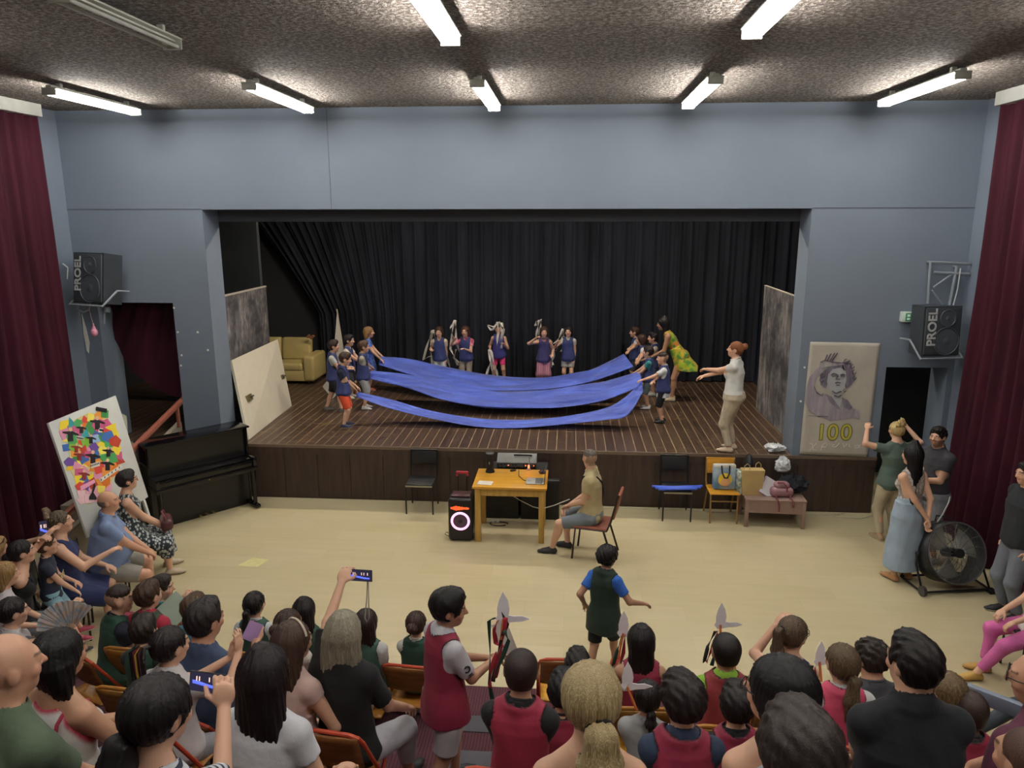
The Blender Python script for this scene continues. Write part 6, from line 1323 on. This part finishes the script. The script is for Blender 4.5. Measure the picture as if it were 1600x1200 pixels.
# seated column on the left of the hall
def lchair(O, label): return black_chair(lw(O.loc, O.face, (0, -.03, 0)), math.radians(O.face), label)
O = put('woman with short dark hair and glasses in a black and white print dress', 200, 750, 0, -58, h=1.62, sit=.46, sex='f', bulk=1.3, head=(2, 6, 0), top=dict(c='b6bcbc', c2='2a3238', kind='print', s=34, sl=0, neck=(.03, .06), off=.012, trim=0), dress=dict(c='b6bcbc', c2='2a3238', kind='print', s=34, L=1.5, w=.016), hair=('short', '1f1a1c', dict(th=.09)), glasses='7a4a3c', shoes='b8a894', shoe2='a89884', la=(-.06, .3, .64), ra=(.04, .32, .62), skin='f')
lchair(O, 'black padded chair under the woman in the print dress')
q = lw(O.loc, O.face, (.02, .4, .6)); r = empty('handbag', q, math.radians(O.face), 'dark red and navy handbag on the lap of the woman in the print dress', 'bag'); MB().box(-.15, .15, -.07, .07, -.03, .12, .05, seg=3).build('bag_body', plain('dark burgundy leather', '4a2428', .45), r); MB().tube([(-.13, 0, .08), (-.12, -.02, .16), (0, -.04, .19), (.12, -.02, .16), (.13, 0, .08)], .012, 6).build('strap', plain('dark red strap', '6a3038', .5), r)
O = put('balding man in light blue shirt and grey shorts with arms between his knees', 171, 783, 0, -62, h=1.72, sit=.46, sex='m', bulk=1.3, belly=.035, lean=6, head=(-8, 6, 0), top=dict(c='7286ac', sl=.62, off=.014, neck=(.016, .04), wr=.006), bottom=dict(c='8a867e', L=.9, w=.016), hair=('fringe', '6a645c'), shoes='202024', shoe2='202024', socks=('202024', .3), la=(-.02, .46, .6), ra=(.03, .46, .6), skin='o')
lchair(O, 'black padded chair under the man in the light blue shirt')
O = put('woman in navy dress with streaked updo, one hand raised, seated at left', 96, 815, 0, -60, h=1.68, sit=.46, sex='f', bulk=1.3, head=(-5, 8, 0), top=dict(c='202a54', sl=0, neck=(.045, .08), off=.012), dress=dict(c='202a54', L=.98, w=.018), hair=('updo', '3a3028', dict(c2='b09a78', cb='6a5848', k=(0, -.32, .32))), shoes='a03a50', shoe2='c8b8a8', la=(-.1, .36, .68), ra=(.16, .42, .92), skin='f')
lchair(O, 'black padded chair under the woman in the navy dress')
O = put('child in navy lettered shirt and light blue shorts, perched beside the phone woman', 74, 851, 0, -62, h=1.16, sit=.62, sex='m', kid=True, head=(0, 6, 0), top=dict(c='242a3e'), bottom=dict(c='8ab4c4', L=.8, w=.016), hair=('short', '4a3424'), shoes='a03a50', la='thigh', ra=(.06, .28, .62), skin='f')
text_mesh('shirt_lettering', 'WELL', .075, plain('gold shirt print', 'b8a878', .8), O.root, TR(0, O.P[1]+.118, O.P[2]+.17) @ RZ(PI) @ RX(PI/2), .002, .002)
O = put('woman in black strappy top with dark low bun filming with her phone', 36, 862, 0, -55, h=1.66, sit=.46, sex='f', lean=8, head=(4, 6, 0), top=dict(c='141418', sl=0, neck=(.04, .06), hem=-.1, strap=True, straps=.006), bottom=dict(c='8a8a86', L=.7), hair=('bun', '191517', dict(k=(0, -.55, -.1), tie=None)), shoes='2a2a2a', la=('pxr', 62, 842, .28), ra=('pxr', 72, 838, .3), skin='f')
lchair(O, 'black padded chair under the woman in the black strappy top')
def phone(loc, rz, tilt, label, screen=True, land=True, roll=0):
    r = empty('phone', loc, 0, label, 'phone'); r.rotation_euler = (tilt, roll, rz); a, b = (.075, .037) if land else (.037, .075)
    MB().box(-a, a, -.005, .005, -b, b, .003).build('case', plain('black phone case', '141416', .4), r)
    MB().box(-a+.004, a-.004, -.0062, -.005, -b+.003, b-.003).build('screen', plain('lit phone screen', '1c1a2c', emit=1.0), r)
    mb = MB(); mb.grid(lambda u, v: ((-.8+1.6*u)*a, -.0068, (-.35+.18*math.sin(u*3+2)+.35*v*(1-.3*u))*b), 8, 2); mb.build('screen_image', plain('lit blue screen image', '4a5ad8', emit=1.2), r, solid=.0006)
    mb = MB()
    for i, x in enumerate((-.6, -.45, .1, .3, .6)): mb.box(x*a, x*a+.004, -.0072, -.0062, .1*b, .55*b)
    mb.build('screen_figures', plain('lit pale screen image', 'd8b8a8', emit=1.0), r); return r
p = at(68, 826, 'y', O.hand[1][1]); phone(tuple(p), .55+PI*0, -.25, 'phone held upright by the woman in the black strappy top', land=False)
O = put('woman with fair hair and sunglasses pushed up, at the left edge of the photo', -4, 858, 0, -55, h=1.34, sit=.46, sex='f', head=(0, 0, 0), top=dict(c='8a8078'), bottom=dict(c='44444c'), hair=('short', '9a7c50', dict(th=.1)), skin='f')
lchair(O, 'black padded chair at the left edge of the photo')
mb = MB()
for s in (-1, 1): mb.tube([tuple(O.H(s*.16+.11*math.cos(a), .3+.03*math.sin(a), .42+.1*math.sin(a))) for a in np.linspace(0, 2*PI, 13)[:-1]], .004, 6, closed=True).tube([tuple(O.H(s*.28, .28, .42)), tuple(O.H(s*.42, -.05, .2))], .004, 6)
mb.build('sunglasses', plain('dark sunglasses', '18140f', .3), O.root)
def aud(label, u, v, tier, ch=None, chl=None, **k):
    fl = 0 if tier == 0 else TIER_H[tier-1]; d = dict(sit=.45, eyes=False, face=0); d.update(k); fc = d.pop('face')
    O = put(label, u, v, fl, fc, **d)
    if ch: seat_chair(ch, O, chl)
    return O
kid = dict(h=1.28, kid=True)
O = aud('girl with sandy wavy hair and white top at the left edge', 10, 897, 1, 'r', 'red folding chair under the girl with sandy wavy hair', face=-45, h=1.4, sex='f', top=dict(c='c4bfc4'), bottom=dict(c='55555c'), hair=('long', '8a6c44', dict(L=.6)), la='lap', ra='thigh')
O = aud('person with dark tied hair and bare arm at the left edge', 22, 955, 1, 'r', 'red folding chair under the dark haired person at left edge', face=-40, h=1.6, sex='f', top=dict(c='bcb8bc', sl=0), bottom=dict(c='44444c'), hair=('bun', '1c1819', dict(k=(0, -.5, -.05), tie=None)), ra=('px', 110, 955, 'y', -5.6), la='lap')
# folding fan
p = at(112, 985, 'y', -5.75); r = empty('hand_fan', tuple(p), .2, 'open pastel folding hand fan held up at the left', 'hand fan')
mb = MB(); n = 26
def FS(u, v): a = PI*(.98-.72*u); rr = .06+.2*v; return (rr*math.cos(a), .006*(1 if int(round(u*n)) % 2 else -1), rr*math.sin(a))
mb.grid(FS, n, 3).build('fan_leaf', cloth('d0d0d6', 'd8c0ae', 'blotch', scale=14, c3='a8b8c8'), r, ang=.1, solid=.002, smooth=False)
mb = MB()
for i in range(9): a = PI*(.98-.72*i/8); mb.tube([(0, 0, 0), (.25*math.cos(a), -.006, .25*math.sin(a))], .003, 4)
mb.build('ribs', plain('pale fan ribs', 'b0a690'), r)
# first row on the floor side
O = aud('boy in green bib with hair cut short on top, front left of the seats', 188, 936, 2, 'r', 'red folding chair under the front left boy in green bib', face=-25, twist=-10, lean=10, head=(-30, 0, 0), top=dict(c='1c2030', sl=.55), vest=GREEN, bottom=dict(c='2a2a34', L=.9), hair=('fade', '2c201a'), skin='f', **kid)
O = aud('boy with brown hair and red collar under a green bib', 233, 930, 2, 'o', 'ochre folding chair under the boy with the red collar', face=-5, head=(-15, 0, 0), top=dict(c='a82a40', sl=.5, off=.014, neck=(.0, .0)), vest=dict(c='2c3f2c', c2='a82a40', neck=(.022, .04)), bottom=dict(c='2a2a34', L=.9), hair=('short', '3a281e'), **kid)
O = aud('child with cropped dark hair holding up an arm, ahead of the red collar boy', 254, 918, 1, 'r', 'red folding chair under the child ahead of the red collar boy', face=-30, h=1.25, kid=True, head=(-45, 0, 0), top=dict(c='3a9ab0'), vest=GREEN, bottom=dict(c='2a2a34', L=.9), hair=('short', '2a221e'), ra=('px', 292, 938, 'y', -5.0))
O = aud('girl with a low ponytail in green bib and white shirt at the front row', 399, 943, 1, 'o', 'ochre folding chair under the girl with the low ponytail', face=0, head=(-8, 2, 0), sex='f', top=dict(c='c4c8cc', sl=.5), vest=dict(c='3c5c52', c2='16241f'), bottom=dict(c='2a2a34', L=.9), hair=('pony', '1a1617', dict(k=(0, -.5, .0), L=1.0, w=.13)), **kid)
O = aud('girl with long straight dark hair in green bib beside the raised arm', 476, 953, 1, 'o', 'ochre folding chair under the girl with straight dark hair', face=5, sex='f', top=dict(c='3a4a48'), vest=GREEN, bottom=dict(c='2a2a34', L=.9), hair=('long', '1b1517', dict(L=1.5)), **kid)
O = aud('girl with long brown hair in green bib behind the phone strap', 573, 972, 1, 'r', 'red folding chair under the girl with brown hair behind the strap', face=-5, sex='f', top=dict(c='c4c4c4', sl=.5), vest=dict(c='3c5c52', c2='16241f'), bottom=dict(c='2a2a34', L=.9), hair=('long', '2a1f1c', dict(L=1.2)), ra='thigh', la='lap', **kid)
O = aud('small child with curly bun in green bib, right end of the left front row', 651, 974, 1, 'r', 'red folding chair under the small child with the curly bun', face=-5, sex='f', h=1.14, kid=True, top=dict(c='bcbcb4'), vest=GREEN, bottom=dict(c='2a2a34', L=.9), hair=('bun', '3a2820', dict(tie='8a2a4a')))
seat_chair('y', None, 'empty folding chair with yellow seat and red back frame, in the front row', loc=tuple(at(880, 1070, 'z', .7)[:2])+(.25,), rz=.05)
# second row
O = aud('dark haired child in green bib behind the front left boys', 226, 985, 2, 'o', 'ochre folding chair under the dark haired child behind the front boys', face=-5, h=1.25, kid=True, top=dict(c='24302c'), vest=GREEN, bottom=dict(c='2a2a34', L=.9), hair=('short', '2a201c'))
O = aud('man with dark hair and receding temples in a slate blue shirt', 322, 968, 2, 'r', 'red folding chair under the man in the slate blue shirt', face=-10, h=1.86, hs=1.1, sex='m', head=(-18, 0, 0), top=dict(c='3c4a66', sl=.6, off=.012), bottom=dict(c='3a3a40'), hair=('short', '231d1d'), la='lap', ra=('pxr', 400, 1003, .4), skin='o', bulk=1.1)
O = aud('person with light brown hair ahead of the man in slate blue', 305, 950, 1, 'r', 'red folding chair ahead of the man in slate blue', face=-20, h=1.5, sex='f', top=dict(c='3c8aa8'), bottom=dict(c='3a3a40'), hair=('short', '4a3828'))
O = aud('woman with long grey blonde hair in black puffed top filming with one raised arm', 538, 985, 3, 'y', 'red framed folding chair under the grey blonde woman', face=-8, h=1.64, sex='f', head=(8, 0, 0), top=dict(c='131317', sl=.75, off=.02, wr=.007), bottom=dict(c='c2c4cc', L=1.7, w=.016), hair=('long', '7d7768', dict(L=1.25, w=.47, we=.42, c2='b8b09a')), la=('pxr', 534, 908, .42), ra=(.24, .3, .62), legs=((-.08, .42, 0), (.2, .42, 0)), shoes='1a1a1c', skin='f', lh=dict(n=(0, 1, 0), c=.6))
yg = O.hand[0][1]
p = at(563, 899, 'y', yg); phone(tuple(p), -.05, -.1, 'phone held high by the grey blonde woman, with a hanging wrist strap')
mb = MB(); mb.tube([tuple(at(x, y, 'y', yg)) for x, y in ((574, 902), (573, 935), (570, 965), (573, 972), (577, 965), (576, 935), (575, 903))], .0035, 5); tag(mb.build('phone_strap', plain('pale wrist strap', 'b0aaa0')), 'pale wrist strap hanging from the raised phone', 'strap')
O = aud('child with brown hair tied up beside the girl with straight dark hair', 452, 975, 2, 'o', 'ochre folding chair under the child with brown hair tied up', face=-10, h=1.35, kid=True, sex='f', head=(-10, 0, 0), top=dict(c='c0b8b0'), bottom=dict(c='44444c', L=.9), hair=('bun', '3a2a22', dict(tie=None, k=(0, -.45, .1))))
O = aud('girl with long black hair in a maroon bib, front of the right block', 1001, 1000, 2, 'o', 'ochre folding chair under the girl with long black hair in maroon', face=2, h=1.34, kid=True, sex='f', top=dict(c='b8b8b8', sl=0), vest=RED, bottom=dict(c='2a2a34', L=.9), hair=('long', '161214', dict(L=1.6, w=.38)), skin='m')
O = aud('dark haired child just right of the empty yellow seat', 902, 1040, 2, 'o', 'ochre folding chair right of the empty yellow one', face=0, h=1.25, kid=True, top=dict(c='15151a'), vest=RED, bottom=dict(c='2a2a34', L=.9), hair=('short', '1c1819'))
O = aud('boy with faded hair, lime green sleeves and a brown red bib', 1133, 1016, 3, 'o', 'ochre folding chair under the boy with lime green sleeves', face=-3, h=1.3, kid=True, head=(12, 0, 0), top=dict(c='86b038', sl=.6, neck=(.0, 0), off=.012), vest=dict(c='8a3034', c2='1a1214', neck=(.026, .04)), bottom=dict(c='2a2a34', L=.9), hair=('buzz', '1f1a1a', dict(th=.03)), skin='m')
O = aud('woman with brown ponytail and glasses in navy top raising her left hand', 1240, 990, 2, 'o', 'ochre folding chair under the woman with the brown ponytail', face=-15, h=1.62, sex='f', head=(-30, -3, 0), top=dict(c='2a3860', sl=0, neck=(.03, .03)), bottom=dict(c='3a3a40'), hair=('pony', '4a3a2e', dict(c2='8f7a60', k=(-.1, -.48, .25), L=1.1, w=.14)), glasses='3a2c28', la=('pxr', 1212, 978, .34), skin='f')
O = aud('man with curly dark hair, glasses and grey shirt ahead of the polo man', 1358, 1026, 2, 'r', 'red folding chair under the curly haired man in grey', face=10, h=1.6, sex='m', head=(20, -4, 0), top=dict(c='4a4d54', sl=.6), bottom=dict(c='3a3a40'), hair=('curly', '2c2522', dict(th=.08)), glasses='3a2c28')
# third row
O = aud('girl with many beaded dark braids and white top clapping her hands', 268, 1008, 3, 'r', 'red folding chair under the girl with beaded braids', face=-12, h=1.45, sex='f', head=(-18, 0, 0), top=dict(c='b8b2b4', sl=.5, off=.016), bottom=dict(c='8a8a90'), hair=('braids', '1c1517', dict(k=(-.05, -.42, .2), n=22)), la=(.16, .34, .92), ra=(.2, .36, .95), skin='f', lh=dict(d=(.1, .2, 1), n=(1, 0, 0), c=.15), rh=dict(d=(-.1, .2, 1), n=(-1, 0, 0), c=.15))
O = aud('boy with buzz cut in red bib over a black shirt beside the aisle', 815, 1047, 4, 'r', 'red folding chair under the boy with the buzz cut', face=-8, h=1.34, kid=True, head=(4, 0, 0), top=dict(c='0f0f12', sl=.55, off=.012), vest=dict(c='94243f', c2='120c0e'), bottom=dict(c='3a55c0', L=.9), hair=('buzz', '2a1f1e'), skin='m')
O = aud('dark haired child low behind the blonde ponytail, near the yellow seat', 880, 1078, 3, 'o', 'ochre folding chair beside the buzz cut boy', face=0, h=1.2, kid=True, top=dict(c='15151a'), vest=RED, bottom=dict(c='2a2a34', L=.9), hair=('short', '121114'))
O = aud('small girl with dark hair and light grey shirt beside the maroon bibs', 1012, 1088, 2, 'g', 'green framed folding chair under the small girl in light grey', face=-10, h=1.22, kid=True, sex='f', top=dict(c='9ea0a2', sl=.5, off=.012), bottom=dict(c='7a90a8', L=.9), hair=('pony', '1f191b', dict(k=(.15, -.4, -.2), L=.5, tie='c08a90')), skin='m')
O = aud('girl with fair brown ponytail in a bright pink bib over white', 1314, 1035, 3, 'r', 'red folding chair under the girl in the bright pink bib', face=2, h=1.34, kid=True, sex='f', head=(6, 0, 0), top=dict(c='c4c6c6', sl=1.2, off=.012, neck=(.0, 0)), vest=dict(c='c84868', c2='2a1418', neck=(.02, .04)), bottom=dict(c='2a2a34', L=.9), hair=('pony', '4f4030', dict(c2='857050', k=(.06, -.46, -.12), L=.95, w=.15, sw=-.15, tie='c8b8a8')), skin='f')
O = aud('girl with light brown low ponytail right of the dark polo man', 1474, 1080, 3, 'r', 'red folding chair under the girl with the light brown low ponytail', face=15, h=1.36, kid=True, sex='f', head=(15, 0, 0), top=dict(c='c4c6c6', sl=.6), vest=RED, bottom=dict(c='2a2a34', L=.9), hair=('pony', '5a4834', dict(c2='a08858', k=(.2, -.42, -.2), L=.6, w=.13)), skin='f')
O = aud('child with close cropped hair in red bib by the grey guard rail', 1513, 1108, 3, 'r', 'red folding chair by the grey guard rail', face=0, h=1.28, kid=True, top=dict(c='2a2a30'), vest=dict(c='94243f', c2='120c0e'), bottom=dict(c='2a2a34', L=.9), hair=('buzz', '3a2c28'), skin='d')
O = aud('child in maroon bib with black sleeves, mostly hidden by the dark haired woman', 1150, 1100, 3, 'g', 'green framed folding chair under the child with black sleeves', face=0, h=1.28, kid=True, top=dict(c='101014', sl=.6), vest=RED, bottom=dict(c='2a2a34', L=.9), hair=('short', '1c1819'))
# fourth row
O = aud('woman with black bob in white strap top with red edging, fingers joined', 97, 1022, 4, 'r', 'red folding chair under the woman with the black bob', face=-15, h=1.64, sex='f', head=(-10, 0, 0), top=dict(c='c8c8c4', c2='9a2840', sl=0, strap=True, off=.008, neck=(.055, .09), trim=.018, straps=.012), bottom=dict(c='6a7688', L=.95), hair=('bob', '131113', dict(L=.85, w=.46)), la=(.14, .34, .78), ra=(.2, .36, .8), skin='m', bulk=1.1)
q = lw(O.loc, O.face, (.28, .12, .58)); r = empty('shoulder_bag', q, -.3, 'orange and black patterned bag on the lap of the woman with the black bob', 'bag'); MB().box(-.07, .07, -.12, .12, -.14, .12, .03, seg=3).build('bag_body', cloth('b86a1c', '1c1614', 'blotch', scale=12), r)
O = aud('woman with very long dark brown hair and white top at lower left centre', 418, 1050, 4, 'r', 'wide red folding chair back under the woman with very long dark hair', face=-8, h=1.68, sex='f', head=(-6, 0, 0), top=dict(c='c4c6cc', sl=.4, off=.014), bottom=dict(c='7cc09a', L=.5), hair=('long', '1b1316', dict(L=1.9, w=.47, we=.44)), la='lap', ra=(.22, .25, .66), skin='f', bulk=1.1)
O = aud('woman with brown hair and pale headband just ahead of the very long haired woman', 460, 1002, 3, 'r', 'red folding chair ahead of the very long haired woman', face=-20, h=1.6, sex='f', head=(-15, 0, 0), top=dict(c='c4a8a0', sl=.2), bottom=dict(c='c8b0a0', L=.6), hair=('long', '3a2a24', dict(L=1.3, c2='6a5040')), la='lap', ra=(.22, .3, .7), skin='f')
mb = MB(); mb.tube([tuple(O.H(.4*math.cos(a), .08, .14+.42*math.sin(a))) for a in np.linspace(.25, PI-.25, 14)], .007, 6); mb.build('headband', plain('pale headband', 'c8b8a8'), O.root)
O = aud('boy with thick dark hair in maroon bib over a navy shirt', 1063, 1092, 4, 'o', 'ochre folding chair back under the boy with thick dark hair', face=3, h=1.36, kid=True, head=(20, 0, 0), top=dict(c='26344e', sl=.6, off=.012, neck=(.0, 0)), vest=dict(c='8c2440', c2='120e14', neck=(.03, .07), trim=.008), bottom=dict(c='2a2a34', L=.9), hair=('spiky', '1f1819', dict(th=.1)), skin='f')
O = aud('older man with glasses and purple polo shirt at the right edge', 1620, 1060, 4, 'r', 'red folding chair under the man in the purple polo', face=20, h=1.7, sex='m', head=(35, -5, 0), top=dict(c='55243c', sl=.6, off=.014, neck=(.004, 0)), bottom=dict(c='3a3a40'), hair=('bald', '9a8a80'), glasses='2a2628', la=(-.22, .22, .72), ra='lap', skin='o', bulk=1.2)
# fifth row and nearer
O = aud('bald man in olive green shirt at the left edge', 14, 1040, 5, 'r', 'red folding chair under the bald man in olive green', face=-20, h=1.74, sex='m', head=(-15, 0, 0), top=dict(c='4c5c48', sl=.6, off=.014, neck=(.006, 0)), bottom=dict(c='3a3a40'), hair=('bald', '8a7a6c'), skin='o', bulk=1.1, res=.006)
O = aud('woman in navy striped white shirt with dark low ponytail filming with her phone', 252, 1112, 5, 'r', 'red folding chair under the woman in the striped shirt', face=-12, h=1.6, sex='f', lean=6, head=(-14, -4, 0), top=dict(c='bfc2c8', c2='23283c', kind='stripe', s=13, sl=.9, off=.014, neck=(.03, 0), hem=-.1), bottom=dict(c='2a2c34'), hair=('pony', '171316', dict(k=(-.1, -.44, -.2), L=.55, w=.2, th=.1, tie=None)), la='lap', ra=('pxr', 350, 1105, .42), skin='f', rh=dict(d=(-.1, .25, 1), n=(-.6, .8, 0), c=.75), res=.006)
p = at(325, 1066, 'y', O.hand[1][1]+.03); phone(tuple(p), -.12, -.25, 'phone held sideways filming the stage by the woman in the striped shirt')
O = aud('blonde woman with low ponytail and black hair tie in a white tank top', 922, 1090, 5, 'o', 'ochre folding chair under the blonde woman with the ponytail', face=4, h=1.66, sex='f', head=(2, 0, 0), top=dict(c='c2c4c6', sl=0, strap=True, off=.008, neck=(.05, .06), straps=.02), bottom=dict(c='3a5ac8', L=1), hair=('pony', '8f7c58', dict(c2='cfc09a', k=(.06, -.5, -.12), L=.8, w=.24, ts=1.9, th=.08)), skin='f', res=.006, shrug=-.02)
O = aud('woman with glossy black hair, glasses and a pink hair clip, right of centre', 1214, 1080, 5, 'o', 'ochre folding chair under the woman with the pink hair clip', face=8, h=1.68, sex='f', head=(42, 2, 0), top=dict(c='a8bcd0', c2='c8ccd0', kind='blotch', s=40, sl=0, strap=True, off=.008, neck=(.05, .08), straps=.016), bottom=dict(c='3a3a40'), hair=('bob', '100e11', dict(L=.75, w=.42, th=.07)), glasses='1c1618', skin='f', res=.006)
mb = MB(); mb.tube([tuple(O.H(.05+.1*math.cos(a), -.66, -.52+.12*math.sin(a))) for a in np.linspace(0, 2*PI, 12)[:-1]], .007, 6, closed=True).tube([tuple(O.H(.2+.05*math.cos(a), -.62, -.5+.08*math.sin(a))) for a in np.linspace(0, 2*PI, 9)[:-1]], .008, 6, closed=True)
mb.build('hair_clip', plain('pale pink clip', 'c8a0a4', .4), O.root); mb = MB(); mb.sph(tuple(O.H(-.37, -.04, -.2)), .008, 8).build('earring', plain('gold earring', 'c8a860', .3, metal=.8), O.root)
O = aud('broad man with short dark hair in a dark navy polo, from behind', 1424, 1035, 4, 'r', 'red folding chair under the man in the dark navy polo', face=0, h=1.8, sex='m', head=(22, 2, 0), top=dict(c='12151c', sl=.6, off=.016, neck=(.0, 0), wr=.005), bottom=dict(c='3a3a40'), hair=('spiky', '171314', dict(th=.07)), skin='f', bulk=1.15, res=.006)
O = aud('person with thick dark brown hair cut off by the bottom edge of the photo', 1245, 1178, 6, 'o', 'ochre folding chair at the bottom edge below the dark brown hair', face=5, h=1.5, sex='f', head=(0, -4, 0), top=dict(c='b8b0a0', sl=1.8, off=.014), bottom=dict(c='3a3a40'), hair=('short', '2c2422', dict(th=.1)), ra=(.2, .42, .62), la=(.1, .42, .62), skin='f', res=.006)
O = aud('person with brown hair in the lower right corner of the photo', 1606, 1190, 5, 'r', 'red folding chair in the lower right corner', face=15, h=1.5, sex='m', top=dict(c='4a4048', sl=.6), bottom=dict(c='3a3a40'), hair=('buzz', '4a342c'), skin='m', res=.006)
# boy walking in the aisle
OB = put('boy in red bib over white sports shirt and white shorts walking in the aisle', 704, 950, TIER_H[2], -55, h=1.36, kid=True, head=(-28, -4, 0), top=dict(c='c2c2ca', sl=.75, off=.015, neck=(.0, 0), wr=.006), vest=dict(c='8c2440', c2='251018', off=.022, neck=(.04, .06), trim=.006, hem=-.2, flare=.01), bottom=dict(c='bcbcc0', L=.85, w=.028, wr=.008), hair=('short', '141113', dict(th=.1)), shoes='2a2a30', la=(-.02, .3, .82), ra=(.08, .3, .86), skin='m', legs=((-.08, .1, 0, (0, 1, 0)), (.08, -.14, 0, (0, 1, 0))), res=.006)
# doves on sticks with ribbons
M_DOVE = plain('white dove paper', 'f2f2f8', .7); M_STK = plain('orange stick', 'b8642c', .6)
def dove(px, Y, stick, rib, label, s=1, flip=1):
    c = at(px[0], px[1], 'y', Y); r = empty('paper_dove', tuple(c), 0, label, 'paper dove', 'paper doves on ribboned sticks')
    P = [(-.02, -.05), (.015, -.045), (.05, -.035), (.10, -.03), (.145, -.012), (.10, .004), (.06, .0), (.03, .004), (.035, .04), (.025, .09), (.0, .14), (-.022, .09), (-.032, .04), (-.03, .0), (-.04, -.02)]
    MB().prism([(x*flip*s, z*s) for x, z in P], -.002, .002).build('dove_cutout', M_DOVE, r, smooth=False)
    a = Vector((0, 0, -.02*s)); b = Vector(tuple(at(stick[0], stick[1], 'y', Y-.05)))-Vector(tuple(c)); MB().tube([a, b], .008, 6).build('stick', M_STK, r)
    for i, (cc, pts) in enumerate(rib):
        P3 = [Vector(tuple(at(x, y, 'y', Y-.02*i)))-Vector(tuple(c)) for x, y in pts]; n = 6*(len(P3)-1)
        def S(u, v):
            t = u*(len(P3)-1); k = min(int(t), len(P3)-2); f = t-k; f2 = f*f*(3-2*f); p = P3[k].lerp(P3[k+1], f2 if len(P3) < 4 else f); return (p.x+.028*(v-.5)*math.cos(u*4+i), p.y+.028*(v-.5)*math.sin(u*4+i), p.z)
        MB().grid(S, n, 2).build('ribbon', plain('crepe ribbon '+cc, {'r': 'a02838', 'g': '1f4438', 'k': '232a2c', 'w': 'c4c0bc'}[cc], .7), r, ang=3, solid=.003)
    return r
dove((786, 962), -6.9, (783, 1000), [('g', [(775, 965), (764, 970), (766, 1020), (765, 1070), (770, 1095), (780, 1115)]), ('r', [(778, 970), (772, 985), (775, 1005), (788, 1010)]), ('k', [(785, 958), (792, 975), (783, 1000), (776, 1030), (770, 1065)]), ('r', [(790, 965), (788, 990), (780, 1030), (774, 1060)]), ('g', [(788, 985), (795, 1000), (786, 1025), (772, 1060)]), ('r', [(776, 1020), (768, 1045), (766, 1075)])], 'white paper dove with red and green ribbons held up beside the buzz cut boy', 1.1)
dove((974, 985), -6.0, (966, 1030), [('g', [(974, 992), (965, 1015), (958, 1040)]), ('r', [(977, 992), (974, 1020), (968, 1045)])], 'white paper dove left of the girl with long black hair', 1.1)
dove((1126, 972), -5.9, (1126, 1000), [('k', [(1118, 986), (1106, 1010), (1100, 1035)]), ('r', [(1122, 986), (1114, 1010), (1104, 1035)]), ('g', [(1126, 990), (1120, 1012), (1112, 1040)])], 'white paper dove above the boy with lime green sleeves', 1.1)
dove((1146, 1022), -6.4, (1150, 1060), [('r', [(1147, 1045), (1144, 1070), (1140, 1100)])], 'white paper dove against the head of the lime sleeved boy', .9, -1)
dove((980, 1068), -7.0, (995, 1110), [('w', [(985, 1068), (975, 1078), (965, 1070)])], 'white paper dove on an orange stick by the small girl in grey', 1.0)
dove((1281, 1030), -6.6, (1283, 1065), [('g', [(1268, 1040), (1265, 1065), (1262, 1090)]), ('r', [(1274, 1042), (1274, 1068), (1270, 1090)])], 'white paper dove left of the girl in the pink bib', .9)
p = tuple(np.array(OB.hand[1])+V3(.02, .05, .06))
o = MB().box(-.05, .05, -.003, .003, -.14, .12).build('paper_sheet', plain('white paper', 'd6d8d8', .7)); o.location = tuple(p); o.rotation_euler = (-.3, -.35, .2); tag(o, 'folded white paper in the hands of the walking boy', 'paper')
p = at(393, 990, 'y', -6.3); o = MB().box(-.05, .05, -.002, .002, -.05, .08).build('paper_sheet', plain('lilac paper', 'b894c8', .7)); o.location = tuple(p); o.rotation_euler = (-.4, .5, .2); tag(o, 'small lilac paper held by the man in slate blue', 'paper')
p = at(270, 955, 'y', -5.3); o = MB().box(-.11, .11, -.005, .005, -.13, .13).build('paper_booklet', plain('pale green booklet', 'a8b8a8', .7)); o.location = tuple(p); o.rotation_euler = (-.5, .9, .2); tag(o, 'pale booklet held by the child ahead of the red collar boy', 'booklet')
p = at(510, 1080, 'z', 1.1); r = empty('shoulder_bag', (p[0], p[1], .8), .2, 'black shoulder bag hanging beside the grey blonde woman', 'bag'); MB().box(-.12, .12, -.05, .05, -.2, .12, .04, seg=3).build('bag_body', plain('black leather', '1c1d20', .4), r); MB().tube([(.1, 0, .1), (.16, 0, -.1), (.05, -.02, -.22)], .008, 6).build('strap', plain('black leather', '1c1d20', .4), r)

s0, el, wr_ = OB.arms[1][:3]; ax_ = nrm(el-s0); out_ = nrm(np.cross(ax_, V3(0, 1, 0))); out_ = out_ if out_[0] > 0 else -out_
c_ = s0+(el-s0)*.5+out_*(.031*1.36+.021); e1 = np.cross(ax_, out_); mk = plain('black print', '14161e')
MB().tube([tuple(c_+(ax_*math.sin(a)+e1*math.cos(a))*.018) for a in np.linspace(.4, 5.2, 14)], .005, 6).build('sleeve_emblem', mk, OB.root)
MB().tube([tuple(c_+ax_*.042+e1*x) for x in (-.012, .012)], .004, 6).tube([tuple(c_+ax_*.053+e1*x) for x in (-.014, .014)], .003, 6).build('sleeve_print', mk, OB.root)
